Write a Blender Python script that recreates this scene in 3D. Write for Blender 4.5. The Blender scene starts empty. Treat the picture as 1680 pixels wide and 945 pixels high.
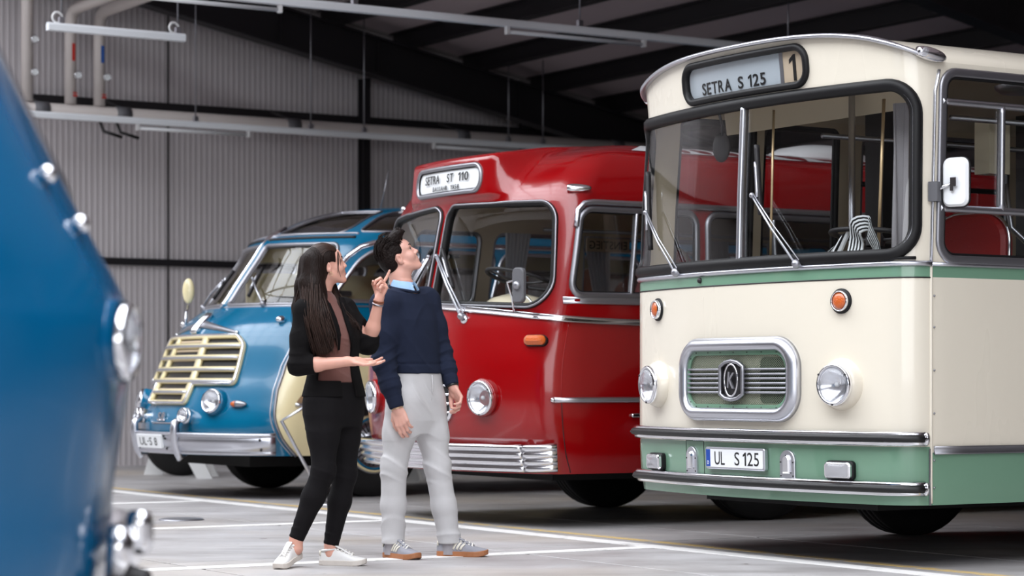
import bpy, bmesh, math, random
import numpy as np
from mathutils import Vector, Matrix, Euler
from mathutils.geometry import delaunay_2d_cdt

random.seed(7)
rng = np.random.default_rng(7)
scene = bpy.context.scene
COL = scene.collection
PI = math.pi

# ------------------------------------------------------------------ camera
FPX = 3800.0                      # focal length in pixels of a 1680 px wide frame
CAM_H = 0.95
cd = bpy.data.cameras.new('camera')
cam = bpy.data.objects.new('camera', cd)
COL.objects.link(cam)
cam.location = (0, 0, CAM_H)
cam.rotation_euler = (PI / 2, 0, 0)
cd.sensor_fit = 'HORIZONTAL'
cd.sensor_width = 36.0
cd.lens = FPX / 1680 * 36.0
cd.shift_y = (630 - 472.5) / 1680
cd.clip_start = 0.05
cd.clip_end = 300
cd.dof.use_dof = True
cd.dof.focus_distance = 12.6
cd.dof.aperture_fstop = 2.8
scene.camera = cam

# ------------------------------------------------------------------ world, light, exposure
world = bpy.data.worlds.new('world')
scene.world = world
world.use_nodes = True
wn = world.node_tree.nodes
wn['Background'].inputs[0].default_value = (0.80, 0.86, 1.0, 1)
wn['Background'].inputs[1].default_value = 1.0
scene.view_settings.view_transform = 'Standard'
scene.view_settings.look = 'None'
scene.view_settings.gamma = 1.0
scene.view_settings.use_curve_mapping = False
scene.view_settings.exposure = 0.0
scene.cycles.max_bounces = 8
scene.cycles.transparent_max_bounces = 24
scene.cycles.caustics_reflective = False
scene.cycles.caustics_refractive = False
scene.cycles.sample_clamp_indirect = 6.0

VX, VY = 0.848, 0.530             # hall axis v (back of the buses); n = (-VY, VX) towards the gable wall
def H(v, n, z=0.0):
    return Vector((v * VX - n * VY, v * VY + n * VX, z))
HALL_ROT = math.atan2(VY, VX)

def area_light(name, v, n, z, sv, sn, power, col, aim=None):
    l = bpy.data.lights.new(name, 'AREA')
    l.shape = 'RECTANGLE'; l.size = sv; l.size_y = sn
    l.energy = power; l.color = col
    o = bpy.data.objects.new(name, l); COL.objects.link(o)
    o.location = H(v, n, z)
    o.rotation_euler = (0, 0, HALL_ROT)
    if aim is not None:
        d = aim - o.location
        o.rotation_euler = d.to_track_quat('-Z', 'Y').to_euler()
    return o
# daylight falling through the glazed ridge of the hall, above the aisle
area_light('skylight_daylight', 2.4, 11.0, 8.6, 7.4, 30.0, 4200, (0.93, 0.96, 1.0))
# daylight from the tall glazed front of the hall behind the photographer
o = area_light('glazed_front_daylight', -4.0, -9.0, 4.2, 14.0, 6.5, 1100, (0.95, 0.97, 1.0), aim=H(6, 12, 1.2))
# ------------------------------------------------------------------ materials
MATS = {}
def _mat(name):
    m = bpy.data.materials.new(name); m.use_nodes = True
    nt = m.node_tree; nt.nodes.clear()
    out = nt.nodes.new('ShaderNodeOutputMaterial')
    MATS[name] = m
    return m, nt, out
def srgb(r, g, b):
    f = lambda c: (c / 255 / 12.92) if c <= 10.3 else ((c / 255 + 0.055) / 1.055) ** 2.4
    return (f(r), f(g), f(b), 1.0)
def pmat(name, col, rough=0.5, metal=0.0, coat=0.0, var=0.0, vscale=4.0, bump=0.0, bscale=60.0, spec=0.5,
         rvar=0.0, sheen=0.0, sss=0.0, trans=0.0, emit=None, stretch=(1, 1, 1), coatr=0.04, detail=4.0):
    m, nt, out = _mat(name)
    p = nt.nodes.new('ShaderNodeBsdfPrincipled')
    nt.links.new(p.outputs[0], out.inputs[0])
    p.inputs['Base Color'].default_value = col
    p.inputs['Roughness'].default_value = rough
    p.inputs['Metallic'].default_value = metal
    p.inputs['Specular IOR Level'].default_value = spec
    p.inputs['Coat Weight'].default_value = coat
    p.inputs['Coat Roughness'].default_value = coatr
    p.inputs['Sheen Weight'].default_value = sheen
    if sss:
        p.inputs['Subsurface Weight'].default_value = sss
        p.inputs['Subsurface Radius'].default_value = (0.010, 0.004, 0.002)
        p.inputs['Subsurface Scale'].default_value = 1.0
    if trans:
        p.inputs['Transmission Weight'].default_value = trans
    if emit:
        p.inputs['Emission Color'].default_value = emit[0]
        p.inputs['Emission Strength'].default_value = emit[1]
    if var or bump or rvar:
        tc = nt.nodes.new('ShaderNodeTexCoord')
        mp = nt.nodes.new('ShaderNodeMapping'); mp.inputs['Scale'].default_value = stretch
        nt.links.new(tc.outputs['Object'], mp.inputs[0])
    if var or rvar:
        n = nt.nodes.new('ShaderNodeTexNoise'); n.inputs['Scale'].default_value = vscale; n.inputs['Detail'].default_value = detail
        nt.links.new(mp.outputs[0], n.inputs[0])
    if var:
        mx = nt.nodes.new('ShaderNodeMix'); mx.data_type = 'RGBA'
        a = [max(0, c * (1 - var)) for c in col[:3]] + [1]; b = [min(1, c * (1 + var)) for c in col[:3]] + [1]
        mx.inputs[6].default_value = a; mx.inputs[7].default_value = b
        nt.links.new(n.outputs[0], mx.inputs[0]); nt.links.new(mx.outputs[2], p.inputs['Base Color'])
    if rvar:
        mr = nt.nodes.new('ShaderNodeMapRange')
        mr.inputs[3].default_value = max(0, rough - rvar); mr.inputs[4].default_value = min(1, rough + rvar)
        nt.links.new(n.outputs[0], mr.inputs[0]); nt.links.new(mr.outputs[0], p.inputs['Roughness'])
    if bump:
        n2 = nt.nodes.new('ShaderNodeTexNoise'); n2.inputs['Scale'].default_value = bscale; n2.inputs['Detail'].default_value = 3
        nt.links.new(mp.outputs[0], n2.inputs[0])
        bp = nt.nodes.new('ShaderNodeBump'); bp.inputs['Strength'].default_value = bump; bp.inputs['Distance'].default_value = 0.01
        nt.links.new(n2.outputs[0], bp.inputs['Height']); nt.links.new(bp.outputs[0], p.inputs['Normal'])
    return m
def glassmat(name, tint=(0.9, 0.93, 0.92), ior=1.5, rough=0.0, gl=1.0):
    m, nt, out = _mat(name)
    t = nt.nodes.new('ShaderNodeBsdfTransparent'); t.inputs[0].default_value = (*tint, 1)
    g = nt.nodes.new('ShaderNodeBsdfGlossy'); g.inputs['Roughness'].default_value = rough
    g.inputs[0].default_value = (gl, gl, gl, 1)
    f = nt.nodes.new('ShaderNodeFresnel')
    gm = nt.nodes.new('ShaderNodeNewGeometry'); mr = nt.nodes.new('ShaderNodeMapRange')   # same reflectance from both sides of the thin pane
    mr.inputs[3].default_value = ior; mr.inputs[4].default_value = 1 / ior
    nt.links.new(gm.outputs['Backfacing'], mr.inputs[0]); nt.links.new(mr.outputs[0], f.inputs[0])
    mx = nt.nodes.new('ShaderNodeMixShader')
    nt.links.new(f.outputs[0], mx.inputs[0]); nt.links.new(t.outputs[0], mx.inputs[1]); nt.links.new(g.outputs[0], mx.inputs[2])
    nt.links.new(mx.outputs[0], out.inputs[0])
    return m

pmat('cream_paint', srgb(228, 220, 204), 0.28, coat=0.6, var=0.03, vscale=1.5, stretch=(1, 1, 0.2), rvar=0.05)
pmat('cream_lining', srgb(205, 190, 165), 0.6, var=0.05)
pmat('green_paint', srgb(112, 150, 126), 0.26, coat=0.6, var=0.03, vscale=1.5)
pmat('red_paint', srgb(142, 3, 8), 0.16, coat=0.35, var=0.02, vscale=1.0)
pmat('white_roof', srgb(220, 220, 222), 0.35, coat=0.3)
pmat('blue_paint', srgb(0, 102, 140), 0.16, coat=0.3, var=0.02, vscale=1.0)
pmat('dark_blue_paint', srgb(0, 80, 122), 0.2, coat=0.3)
pmat('yellow_cream_paint', srgb(238, 224, 178), 0.28, coat=0.6)
pmat('chrome', (0.78, 0.78, 0.81, 1), 0.13, 1.0)
pmat('aluminium', (0.60, 0.61, 0.66, 1), 0.33, 1.0)
pmat('dull_metal', (0.36, 0.36, 0.39, 1), 0.42, 1.0)
pmat('dark_steel', srgb(28, 25, 28), 0.55, 0.0, var=0.15)
pmat('rubber', srgb(18, 17, 18), 0.5, var=0.2)
pmat('gasket_rubber', srgb(15, 14, 16), 0.5, spec=0.3)
pmat('tyre_rubber', srgb(13, 12, 13), 0.75, var=0.25, vscale=30, bump=0.2, bscale=90)
pmat('black_paint', srgb(14, 14, 15), 0.4)
pmat('underbody', srgb(16, 15, 15), 0.85, var=0.3, vscale=8)
pmat('amber_lens', srgb(205, 92, 6), 0.18, coat=1.0, bump=0.5, bscale=160)
pmat('red_leather', srgb(140, 18, 18), 0.38, var=0.1, bump=0.15, bscale=120)
pmat('brown_leather', srgb(120, 66, 42), 0.42, var=0.15, bump=0.2, bscale=100)
pmat('grey_fabric', srgb(150, 146, 150), 0.85, var=0.1, bump=0.2, bscale=200)
pmat('white_sign', srgb(236, 238, 240), 0.35, coat=0.4)
pmat('pale_sign', srgb(190, 200, 208), 0.3, coat=0.6, var=0.06, vscale=3)
pmat('beige_sign', srgb(206, 188, 164), 0.4)
pmat('letter_black', srgb(18, 18, 20), 0.5)
pmat('plate_blue', srgb(20, 70, 160), 0.4)
pmat('white_paint', srgb(228, 228, 228), 0.45)
pmat('pipe_grey', srgb(196, 188, 184), 0.5, var=0.05)
pmat('clamp_grey', srgb(96, 96, 100), 0.55)
pmat('rail_aluminium', srgb(236, 240, 244), 0.4)
pmat('cream_plastic', srgb(228, 216, 190), 0.3, coat=0.5)
glassmat('clear_glass', (0.93, 0.945, 0.94), 1.5)
def lampglass():
    m, nt, out = _mat('lamp_glass')
    p = nt.nodes.new('ShaderNodeBsdfTransparent'); p.inputs[0].default_value = (.92, .93, .95, 1)
    g = nt.nodes.new('ShaderNodeBsdfGlossy'); g.inputs['Roughness'].default_value = 0.06
    d = nt.nodes.new('ShaderNodeBsdfDiffuse'); d.inputs[0].default_value = (.75, .76, .80, 1)
    w = nt.nodes.new('ShaderNodeTexWave'); w.inputs['Scale'].default_value = 28; w.bands_direction = 'X'
    tc = nt.nodes.new('ShaderNodeTexCoord'); nt.links.new(tc.outputs['Object'], w.inputs[0])
    b = nt.nodes.new('ShaderNodeBump'); b.inputs['Strength'].default_value = .5; b.inputs['Distance'].default_value = .004
    nt.links.new(w.outputs[1], b.inputs['Height'])
    for q in (g, d): nt.links.new(b.outputs[0], q.inputs['Normal'])
    f = nt.nodes.new('ShaderNodeFresnel'); nt.links.new(b.outputs[0], f.inputs['Normal'])
    gm = nt.nodes.new('ShaderNodeNewGeometry'); mr = nt.nodes.new('ShaderNodeMapRange')
    mr.inputs[3].default_value = 1.6; mr.inputs[4].default_value = 1 / 1.6
    nt.links.new(gm.outputs['Backfacing'], mr.inputs[0]); nt.links.new(mr.outputs[0], f.inputs[0])
    m1 = nt.nodes.new('ShaderNodeMixShader'); m1.inputs[0].default_value = .16
    m2 = nt.nodes.new('ShaderNodeMixShader')
    nt.links.new(p.outputs[0], m1.inputs[1]); nt.links.new(d.outputs[0], m1.inputs[2])
    nt.links.new(f.outputs[0], m2.inputs[0]); nt.links.new(m1.outputs[0], m2.inputs[1]); nt.links.new(g.outputs[0], m2.inputs[2])
    nt.links.new(m2.outputs[0], out.inputs[0])
lampglass()
pmat('reflector', (0.82, 0.83, 0.86, 1), 0.16, 1.0)
pmat('mesh_wire', srgb(120, 132, 112), 0.5, 0.3)
pmat('grille_dark', srgb(118, 110, 92), 0.6, var=0.1)
glassmat('side_glass', (0.86, 0.88, 0.88), 1.5)
glassmat('smoke_glass', (0.60, 0.61, 0.63), 1.5)
glassmat('instrument_glass', (0.9, 0.9, 0.9), 1.45)
def M(n): return MATS[n]

# ------------------------------------------------------------------ objects
def tag(o, label=None, cat=None, group=None, kind=None):
    if label: o['label'] = label
    if cat: o['category'] = cat
    if group: o['group'] = group
    if kind: o['kind'] = kind
    return o
def empty(name, loc=(0, 0, 0), rz=0.0, label=None, cat=None, group=None):
    o = bpy.data.objects.new(name, None); COL.objects.link(o)
    o.location = loc; o.rotation_euler = (0, 0, rz); o.empty_display_size = 0.2
    return tag(o, label, cat, group)
def link_mesh(name, me, mat=None, parent=None, mtx=None, label=None):
    o = bpy.data.objects.new(name, me); COL.objects.link(o)
    if mat is not None and len(me.materials) == 0:
        me.materials.append(M(mat))
    if parent is not None: o.parent = parent
    if mtx is not None: o.matrix_local = mtx
    if label: o['label'] = label
    return o
def copy_tree(o, parent=None, loc=None, rz=None):
    c = o.copy(); COL.objects.link(c); c.parent = parent
    if loc is not None: c.location = loc
    if rz is not None: c.rotation_euler = (0, 0, rz)
    for ch in list(o.children): copy_tree(ch, c)
    return c

def unit(v):
    v = np.asarray(v, float); l = np.linalg.norm(v)
    return v / l if l > 1e-12 else v
class MB:
    """collects shapes; build() links them as one mesh object"""
    def __init__(self): self.v = []; self.f = []; self.mi = []; self.cm = 0; self.sm = []; self.smooth = True
    def add(self, verts, faces, smooth=None):
        o = len(self.v)
        self.v.extend([tuple(map(float, p)) for p in verts])
        for f in faces:
            self.f.append(tuple(i + o for i in f)); self.mi.append(self.cm)
            self.sm.append(self.smooth if smooth is None else smooth)
        return self
    def box(self, c, size, rot=None, taper=1.0):
        sx, sy, sz = [q / 2 for q in size]
        pts = []
        for z, k in ((-sz, 1), (sz, taper)):
            pts += [(-sx * k, -sy * k, z), (sx * k, -sy * k, z), (sx * k, sy * k, z), (-sx * k, sy * k, z)]
        if rot is not None:
            R_ = rot if isinstance(rot, Matrix) else Euler(rot).to_matrix()
            pts = [tuple(R_ @ Vector(p)) for p in pts]
        pts = [(p[0] + c[0], p[1] + c[1], p[2] + c[2]) for p in pts]
        return self.add(pts, [(3, 2, 1, 0), (4, 5, 6, 7), (0, 1, 5, 4), (1, 2, 6, 5), (2, 3, 7, 6), (3, 0, 4, 7)], False)
    def sweep(self, path, prof, normals=None, closed=False, cap=True, smooth=True, scales=None, up=(0, 0, 1)):
        """profile points (a,b): a along the normal, b along tangent x normal"""
        P = np.asarray(path, float); n = len(P); m = len(prof)
        if closed: T = np.roll(P, -1, 0) - np.roll(P, 1, 0)
        else: T = np.gradient(P, axis=0)
        T /= np.maximum(np.linalg.norm(T, axis=1, keepdims=True), 1e-12)
        if normals is None:
            N = np.zeros_like(P)
            a = np.asarray(up, float)
            if abs(T[0] @ a) > 0.95: a = np.array([1.0, 0, 0]) if abs(T[0][0]) < .9 else np.array([0, 1.0, 0])
            nn = a - T[0] * (a @ T[0]); nn /= np.linalg.norm(nn)
            for i in range(n):
                nn = nn - T[i] * (nn @ T[i]); nn /= max(np.linalg.norm(nn), 1e-9); N[i] = nn
        else:
            N = np.asarray(normals, float)
            N = N - T * np.sum(N * T, 1, keepdims=True); N /= np.maximum(np.linalg.norm(N, axis=1, keepdims=True), 1e-9)
        B = np.cross(T, N)
        pr = np.asarray(prof, float)
        vs = []
        for i in range(n):
            k = 1.0 if scales is None else scales[i]
            vs.append(P[i] + k * (pr[:, :1] * N[i] + pr[:, 1:] * B[i]))
        vs = np.concatenate(vs)
        fs = []
        rn = n if closed else n - 1
        for i in range(rn):
            j = (i + 1) % n
            for k in range(m):
                l = (k + 1) % m
                fs.append((i * m + k, i * m + l, j * m + l, j * m + k))
        if cap and not closed:
            fs.append(tuple(range(m - 1, -1, -1))); fs.append(tuple((n - 1) * m + k for k in range(m)))
        return self.add(vs, fs, smooth)
    def tube(self, path, r, seg=8, closed=False, cap=True, scales=None):
        pr = [(r * math.cos(2 * PI * k / seg), r * math.sin(2 * PI * k / seg)) for k in range(seg)]
        return self.sweep(path, pr, None, closed, cap, True, scales)
    def lathe(self, prof, seg=24, mtx=None, cap0=False, cap1=False, arc=None, squash=(1, 1)):
        """prof: (r, h) along +z"""
        vs = []; fs = []; m = len(prof); full = arc is None
        cnt = seg if full else seg + 1
        for k in range(cnt):
            a = 2 * PI * k / seg if full else arc[0] + (arc[1] - arc[0]) * k / seg
            for r, h in prof: vs.append((r * math.cos(a) * squash[0], r * math.sin(a) * squash[1], h))
        for k in range(seg if full else seg):
            j = (k + 1) % cnt
            for i in range(m - 1): fs.append((k * m + i, j * m + i, j * m + i + 1, k * m + i + 1))
        if cap0: fs.append(tuple(k * m for k in range(cnt - 1, -1, -1)))
        if cap1: fs.append(tuple(k * m + m - 1 for k in range(cnt)))
        if mtx is not None: vs = [tuple(mtx @ Vector(p)) for p in vs]
        return self.add(vs, fs)
    def prism(self, poly, h0, h1, mtx=None, bevel=0.0):
        """poly in xy (ccw), extruded in z from h0 to h1; optional chamfer of the top edge"""
        n = len(poly); rings = [[(x, y, h0) for x, y in poly]]
        if bevel:
            c = np.mean(poly, 0); rings.append([(x, y, h1 - bevel) for x, y in poly])
            pp = offset_poly(poly, -bevel); rings.append([(x, y, h1) for x, y in pp])
        else: rings.append([(x, y, h1) for x, y in poly])
        vs = [p for r_ in rings for p in r_]; fs = [tuple(range(n - 1, -1, -1))]
        for q in range(len(rings) - 1):
            for k in range(n):
                l = (k + 1) % n; fs.append((q * n + k, q * n + l, (q + 1) * n + l, (q + 1) * n + k))
        fs.append(tuple((len(rings) - 1) * n + k for k in range(n)))
        if mtx is not None: vs = [tuple(mtx @ Vector(p)) for p in vs]
        return self.add(vs, fs, False)
    def grid(self, fn, us, vs_, smooth=True, flip=False):
        vs = [fn(u, v) for u in us for v in vs_]; n = len(vs_)
        fs = []
        for i in range(len(us) - 1):
            for j in range(n - 1):
                q = (i * n + j, (i + 1) * n + j, (i + 1) * n + j + 1, i * n + j + 1)
                fs.append(q[::-1] if flip else q)
        return self.add(vs, fs, smooth)
    def sphere(self, c, r, seg=16, ring=10, mtx=None):
        pr = [(math.sin(PI * i / ring), -math.cos(PI * i / ring)) for i in range(ring + 1)]
        rr = r if hasattr(r, '__len__') else (r, r, r)
        Mx = Matrix.Translation(c) @ (mtx if mtx is not None else Matrix.Identity(4)) @ Matrix.Diagonal((*rr, 1))
        return self.lathe(pr, seg, Mx)
    def mesh(self, name='m', mats=None):
        me = bpy.data.meshes.new(name)
        me.from_pydata(self.v, [], self.f)
        for m_ in (mats or []): me.materials.append(M(m_))
        me.polygons.foreach_set('material_index', self.mi)
        me.polygons.foreach_set('use_smooth', self.sm)
        me.update()
        return me
    def build(self, name, mat, parent=None, mtx=None, label=None, fix=False):
        mats = mat if isinstance(mat, (list, tuple)) else [mat]
        me = self.mesh(name, mats)
        if fix:
            bm = bmesh.new(); bm.from_mesh(me)
            bmesh.ops.remove_doubles(bm, verts=bm.verts, dist=1e-5); bmesh.ops.recalc_face_normals(bm, faces=bm.faces)
            bm.to_mesh(me); bm.free()
        o = link_mesh(name, me, None, parent, mtx, label)
        if name in SMALL: o['kind'] = 'stuff'
        return o
SMALL = {'ring_screws', 'rivets', 'border_rivets', 'cover_screws', 'wheel_nuts', 'hub_slots', 'hub_bolts'}

def offset_poly(poly, d):
    P = np.asarray(poly, float); n = len(P); out = []
    for i in range(n):
        a, b, c = P[i - 1], P[i], P[(i + 1) % n]
        t1 = unit(b - a); t2 = unit(c - b)
        n1 = np.array([t1[1], -t1[0]]); n2 = np.array([t2[1], -t2[0]])
        q = n1 + n2; q /= max(1e-9, np.linalg.norm(q)); k = 1 / max(0.4, q @ n1)
        out.append(tuple(b + q * d * k))
    return out
def rpoly(pts, rad, n=6):
    """polygon with rounded corners (ccw)"""
    P = [np.asarray(p, float) for p in pts]; m = len(P); out = []
    for i in range(m):
        r = rad[i] if hasattr(rad, '__len__') else rad
        a, b, c = P[i - 1], P[i], P[(i + 1) % m]
        if r <= 1e-6: out.append(tuple(b)); continue
        d1 = unit(a - b); d2 = unit(c - b)
        ang = math.acos(max(-1, min(1, float(d1 @ d2)))); l = min(r / math.tan(ang / 2), 0.49 * np.linalg.norm(a - b), 0.49 * np.linalg.norm(c - b))
        p0 = b + d1 * l; p2 = b + d2 * l
        for k in range(n + 1):
            t = k / n; w = 1 / math.sin(ang / 2) if False else math.sin(ang / 2)
            q = ((1 - t) ** 2 * p0 + 2 * t * (1 - t) * w * b + t * t * p2) / ((1 - t) ** 2 + 2 * t * (1 - t) * w + t * t)
            out.append(tuple(q))
    return out
def rrect(x0, x1, y0, y1, r, n=6):
    return rpoly([(x0, y0), (x1, y0), (x1, y1), (x0, y1)], r, n)
def densify(poly, d, closed=True):
    out = []; n = len(poly)
    for i in range(n if closed else n - 1):
        a = np.asarray(poly[i], float); b = np.asarray(poly[(i + 1) % n], float)
        k = max(1, int(math.ceil(np.linalg.norm(b - a) / d)))
        for j in range(k): out.append(tuple(a + (b - a) * j / k))
    if not closed: out.append(tuple(poly[-1]))
    return out
def inpoly(px, py, poly):
    poly = np.asarray(poly); x0, y0 = poly[:, 0], poly[:, 1]; x1, y1 = np.roll(x0, -1), np.roll(y0, -1)
    r = np.zeros(len(px), bool)
    for a, b, c, d in zip(x0, y0, x1, y1):
        if b == d: continue
        cnd = ((b > py) != (d > py)) & (px < (c - a) * (py - b) / (d - b) + a)
        r ^= cnd
    return r
def cdt(outer, holes, step):
    """triangles of a 2-D region with holes; returns points and triangles"""
    pts = []; edges = []
    for lp in [outer] + list(holes):
        o = len(pts); n = len(lp); pts += [tuple(p) for p in lp]
        edges += [(o + i, o + (i + 1) % n) for i in range(n)]
    A = np.asarray(outer)
    lo = A.min(0); hi = A.max(0)
    gx = np.arange(lo[0] + step[0] / 2, hi[0], step[0]); gy = np.arange(lo[1] + step[1] / 2, hi[1], step[1])
    if len(gx) and len(gy):
        X, Y = np.meshgrid(gx, gy); X = X.ravel(); Y = Y.ravel()
        ok = inpoly(X, Y, outer)
        for h in holes: ok &= ~inpoly(X, Y, h)
        X, Y = X[ok], Y[ok]
        E = np.asarray(pts); S = np.asarray(step)
        if len(X):
            d = np.ones(len(X), bool)
            for k in range(0, len(X), 2000):
                D = (np.stack([X[k:k + 2000], Y[k:k + 2000]], 1)[:, None] - E[None]) / S
                d[k:k + 2000] = (np.abs(D).max(2).min(1) > 0.35)
            pts += list(zip(X[d].tolist(), Y[d].tolist()))
    r = delaunay_2d_cdt([Vector(p) for p in pts], edges, [], 0, 1e-6)
    V = np.array([tuple(p) for p in r[0]]); F = [tuple(f) for f in r[2]]
    C = np.array([V[list(f)].mean(0) for f in F])
    ok = inpoly(C[:, 0], C[:, 1], outer)
    for h in holes: ok &= ~inpoly(C[:, 0], C[:, 1], h)
    F = [f for f, k in zip(F, ok) if k]
    return V, F

# ------------------------------------------------------------------ vehicle body surfaces
class Surf:
    """body skin: s runs round the plan from the front centre (s>0 = +x side), t up the body"""
    def __init__(self, half, R, r, y0, L, prof, fade=2.2):
        # half plan: arc of radius R, fillet r, straight side
        pts = []
        yc = R - math.sqrt((R - r) ** 2 - (half - r) ** 2)
        a1 = math.atan2(half - r, R - yc)
        for k in range(61):
            a = a1 * k / 60; pts.append((R * math.sin(a), R - R * math.cos(a)))
        for k in range(1, 31):
            a = a1 + (PI / 2 - a1) * k / 30; pts.append((half - r + r * math.sin(a), yc - r * math.cos(a)))
        self.yend = yc + y0
        for k in range(1, 41): pts.append((half, yc + (L - y0 - yc) * k / 40))
        P = np.array(pts); P[:, 1] += y0
        self.S = np.concatenate([[0], np.cumsum(np.linalg.norm(np.diff(P, axis=0), axis=1))])
        self.P = P; self.half = half; self.L = L; self.fade = fade; self.y0 = y0
        self.sc = float(self.S[90])                  # end of the corner
        self.prof = np.array(prof, float)            # rows t, z, f (pushed back), w (half-width factor)
    def pf(self, t):
        q = self.prof; return np.interp(t, q[:, 0], q[:, 1]), np.interp(t, q[:, 0], q[:, 2]), np.interp(t, q[:, 0], q[:, 3])
    def pts(self, s, t):
        s = np.asarray(s, float); t = np.asarray(t, float)
        a = np.abs(s); x = np.interp(a, self.S, self.P[:, 0]); y = np.interp(a, self.S, self.P[:, 1])
        z, f, w = self.pf(t)
        fd = np.clip(1 - (y - self.y0) / self.fade, 0, 1); fd = fd * fd * (3 - 2 * fd)
        return np.stack([np.sign(s) * x * w, y + f * fd, z], -1)
    def nrm(self, s, t):
        e = 0.012
        s = np.asarray(s, float); t = np.asarray(t, float)
        a = self.pts(s + e, t) - self.pts(s - e, t)
        t0 = np.maximum(t - e, self.prof[0, 0]); t1 = np.minimum(t + e, self.prof[-1, 0])
        b = self.pts(s, t1) - self.pts(s, t0)
        n = np.cross(a, b)
        return n / np.maximum(np.linalg.norm(n, axis=-1, keepdims=True), 1e-9)
    def at(self, s, t, off=0.0):
        return self.pts(s, t) + self.nrm(s, t) * off
    def frame(self, s, t, off=0.0, roll=0.0):
        p = self.at(s, t, off); n = self.nrm(s, t)
        up = np.array([0, 0, 1.0]); y = up - n * (up @ n); y = unit(y); x = np.cross(y, n)
        Mx = Matrix(((x[0], y[0], n[0], p[0]), (x[1], y[1], n[1], p[1]), (x[2], y[2], n[2], p[2]), (0, 0, 0, 1)))
        return Mx @ Matrix.Rotation(roll, 4, 'Z') if roll else Mx
def smoothprof(rows, n=120):
    """smooth (Catmull-Rom) resampling of profile rows by their t"""
    R_ = np.array(rows, float); ts = np.linspace(R_[0, 0], R_[-1, 0], n); out = []
    for t in ts:
        i = min(max(np.searchsorted(R_[:, 0], t) - 1, 0), len(R_) - 2)
        p1, p2 = R_[i], R_[i + 1]; p0 = R_[i - 1] if i > 0 else 2 * p1 - p2; p3 = R_[i + 2] if i + 2 < len(R_) else 2 * p2 - p1
        h = p2[0] - p1[0]; u = (t - p1[0]) / h
        m1 = (p2 - p0) / (p2[0] - p0[0]) * h; m2 = (p3 - p1) / (p3[0] - p1[0]) * h
        q = (2 * u ** 3 - 3 * u * u + 1) * p1 + (u ** 3 - 2 * u * u + u) * m1 + (-2 * u ** 3 + 3 * u * u) * p2 + (u ** 3 - u * u) * m2
        q[0] = t; out.append(q)
    return out
class ProwSurf(Surf):
    """body skin whose forehead carries a protruding sign box"""
    def prow(self, rows, s_in, s_out): self.pr = np.array(rows, float); self.si = s_in; self.so = s_out
    def pts(self, s, t):
        s = np.asarray(s, float); t = np.asarray(t, float)
        a = np.abs(s); x = np.interp(a, self.S, self.P[:, 0]); y = np.interp(a, self.S, self.P[:, 1])
        z, f, w = self.pf(t); q = self.pr
        z2, f2, w2 = np.interp(t, q[:, 0], q[:, 1]), np.interp(t, q[:, 0], q[:, 2]), np.interp(t, q[:, 0], q[:, 3])
        b = np.clip((self.so - a) / (self.so - self.si), 0, 1); b = b * b * (3 - 2 * b)
        z = z + (z2 - z) * b; f = f + (f2 - f) * b; w = w + (w2 - w) * b
        fd = np.clip(1 - (y - self.y0) / self.fade, 0, 1); fd = fd * fd * (3 - 2 * fd)
        return np.stack([np.sign(s) * x * w, y + f * fd, z], -1)
def set_normals(me, N):
    me.normals_split_custom_set_from_vertices([tuple(n) for n in N])
def skin(name, surf, outer, holes, mat, parent, step=(0.07, 0.07), lining=None, thick=0.03, off=0.0, label=None, edge=0.05):
    outer = densify(outer, edge); holes = [densify(h, edge) for h in holes]
    V, F = cdt(outer, holes, step)
    N = surf.nrm(V[:, 0], V[:, 1]); P = surf.pts(V[:, 0], V[:, 1]) + N * off
    tri = []
    for f in F:
        a, b, c = P[list(f)]
        if np.cross(b - a, c - a) @ N[f[0]] < 0: f = f[::-1]
        tri.append(f)
    vs = [tuple(p) for p in P]; fs = list(tri); nn = list(N)
    mi = [0] * len(fs)
    if lining:
        o = len(vs); Q = P - N * thick; vs += [tuple(p) for p in Q]; fs += [tuple(i + o for i in f[::-1]) for f in tri]
        mi += [1] * len(tri); nn += list(-N)
    me = bpy.data.meshes.new(name); me.from_pydata(vs, [], fs)
    me.materials.append(M(mat))
    if lining: me.materials.append(M(lining))
    me.polygons.foreach_set('material_index', mi)
    me.polygons.foreach_set('use_smooth', [True] * len(fs)); me.update()
    set_normals(me, nn)
    return link_mesh(name, me, None, parent, None, label)
def along(surf, st, off=0.0):
    A = np.asarray(st, float)
    N = surf.nrm(A[:, 0], A[:, 1]); return surf.pts(A[:, 0], A[:, 1]) + N * off, N
def trim(name, surf, st, prof, mat, parent, closed=False, off=0.0, d=0.04, label=None, mb=None):
    """moulding swept along a line on the skin; profile (out of skin, across)"""
    st = densify(st, d, closed)
    P, N = along(surf, st, off)
    b = mb or MB(); b.sweep(P, prof, N, closed)
    if mb is None: return b.build(name, mat, parent, None, label)
def half_round(w, h, n=6):
    return [(-0.004, -w / 2)] + [(h * math.sin(PI * k / n), -w / 2 * math.cos(PI * k / n)) for k in range(n + 1)] + [(-0.004, w / 2)]
def circ(r, n=8): return [(r * math.cos(2 * PI * k / n), r * math.sin(2 * PI * k / n)) for k in range(n)]
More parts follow.
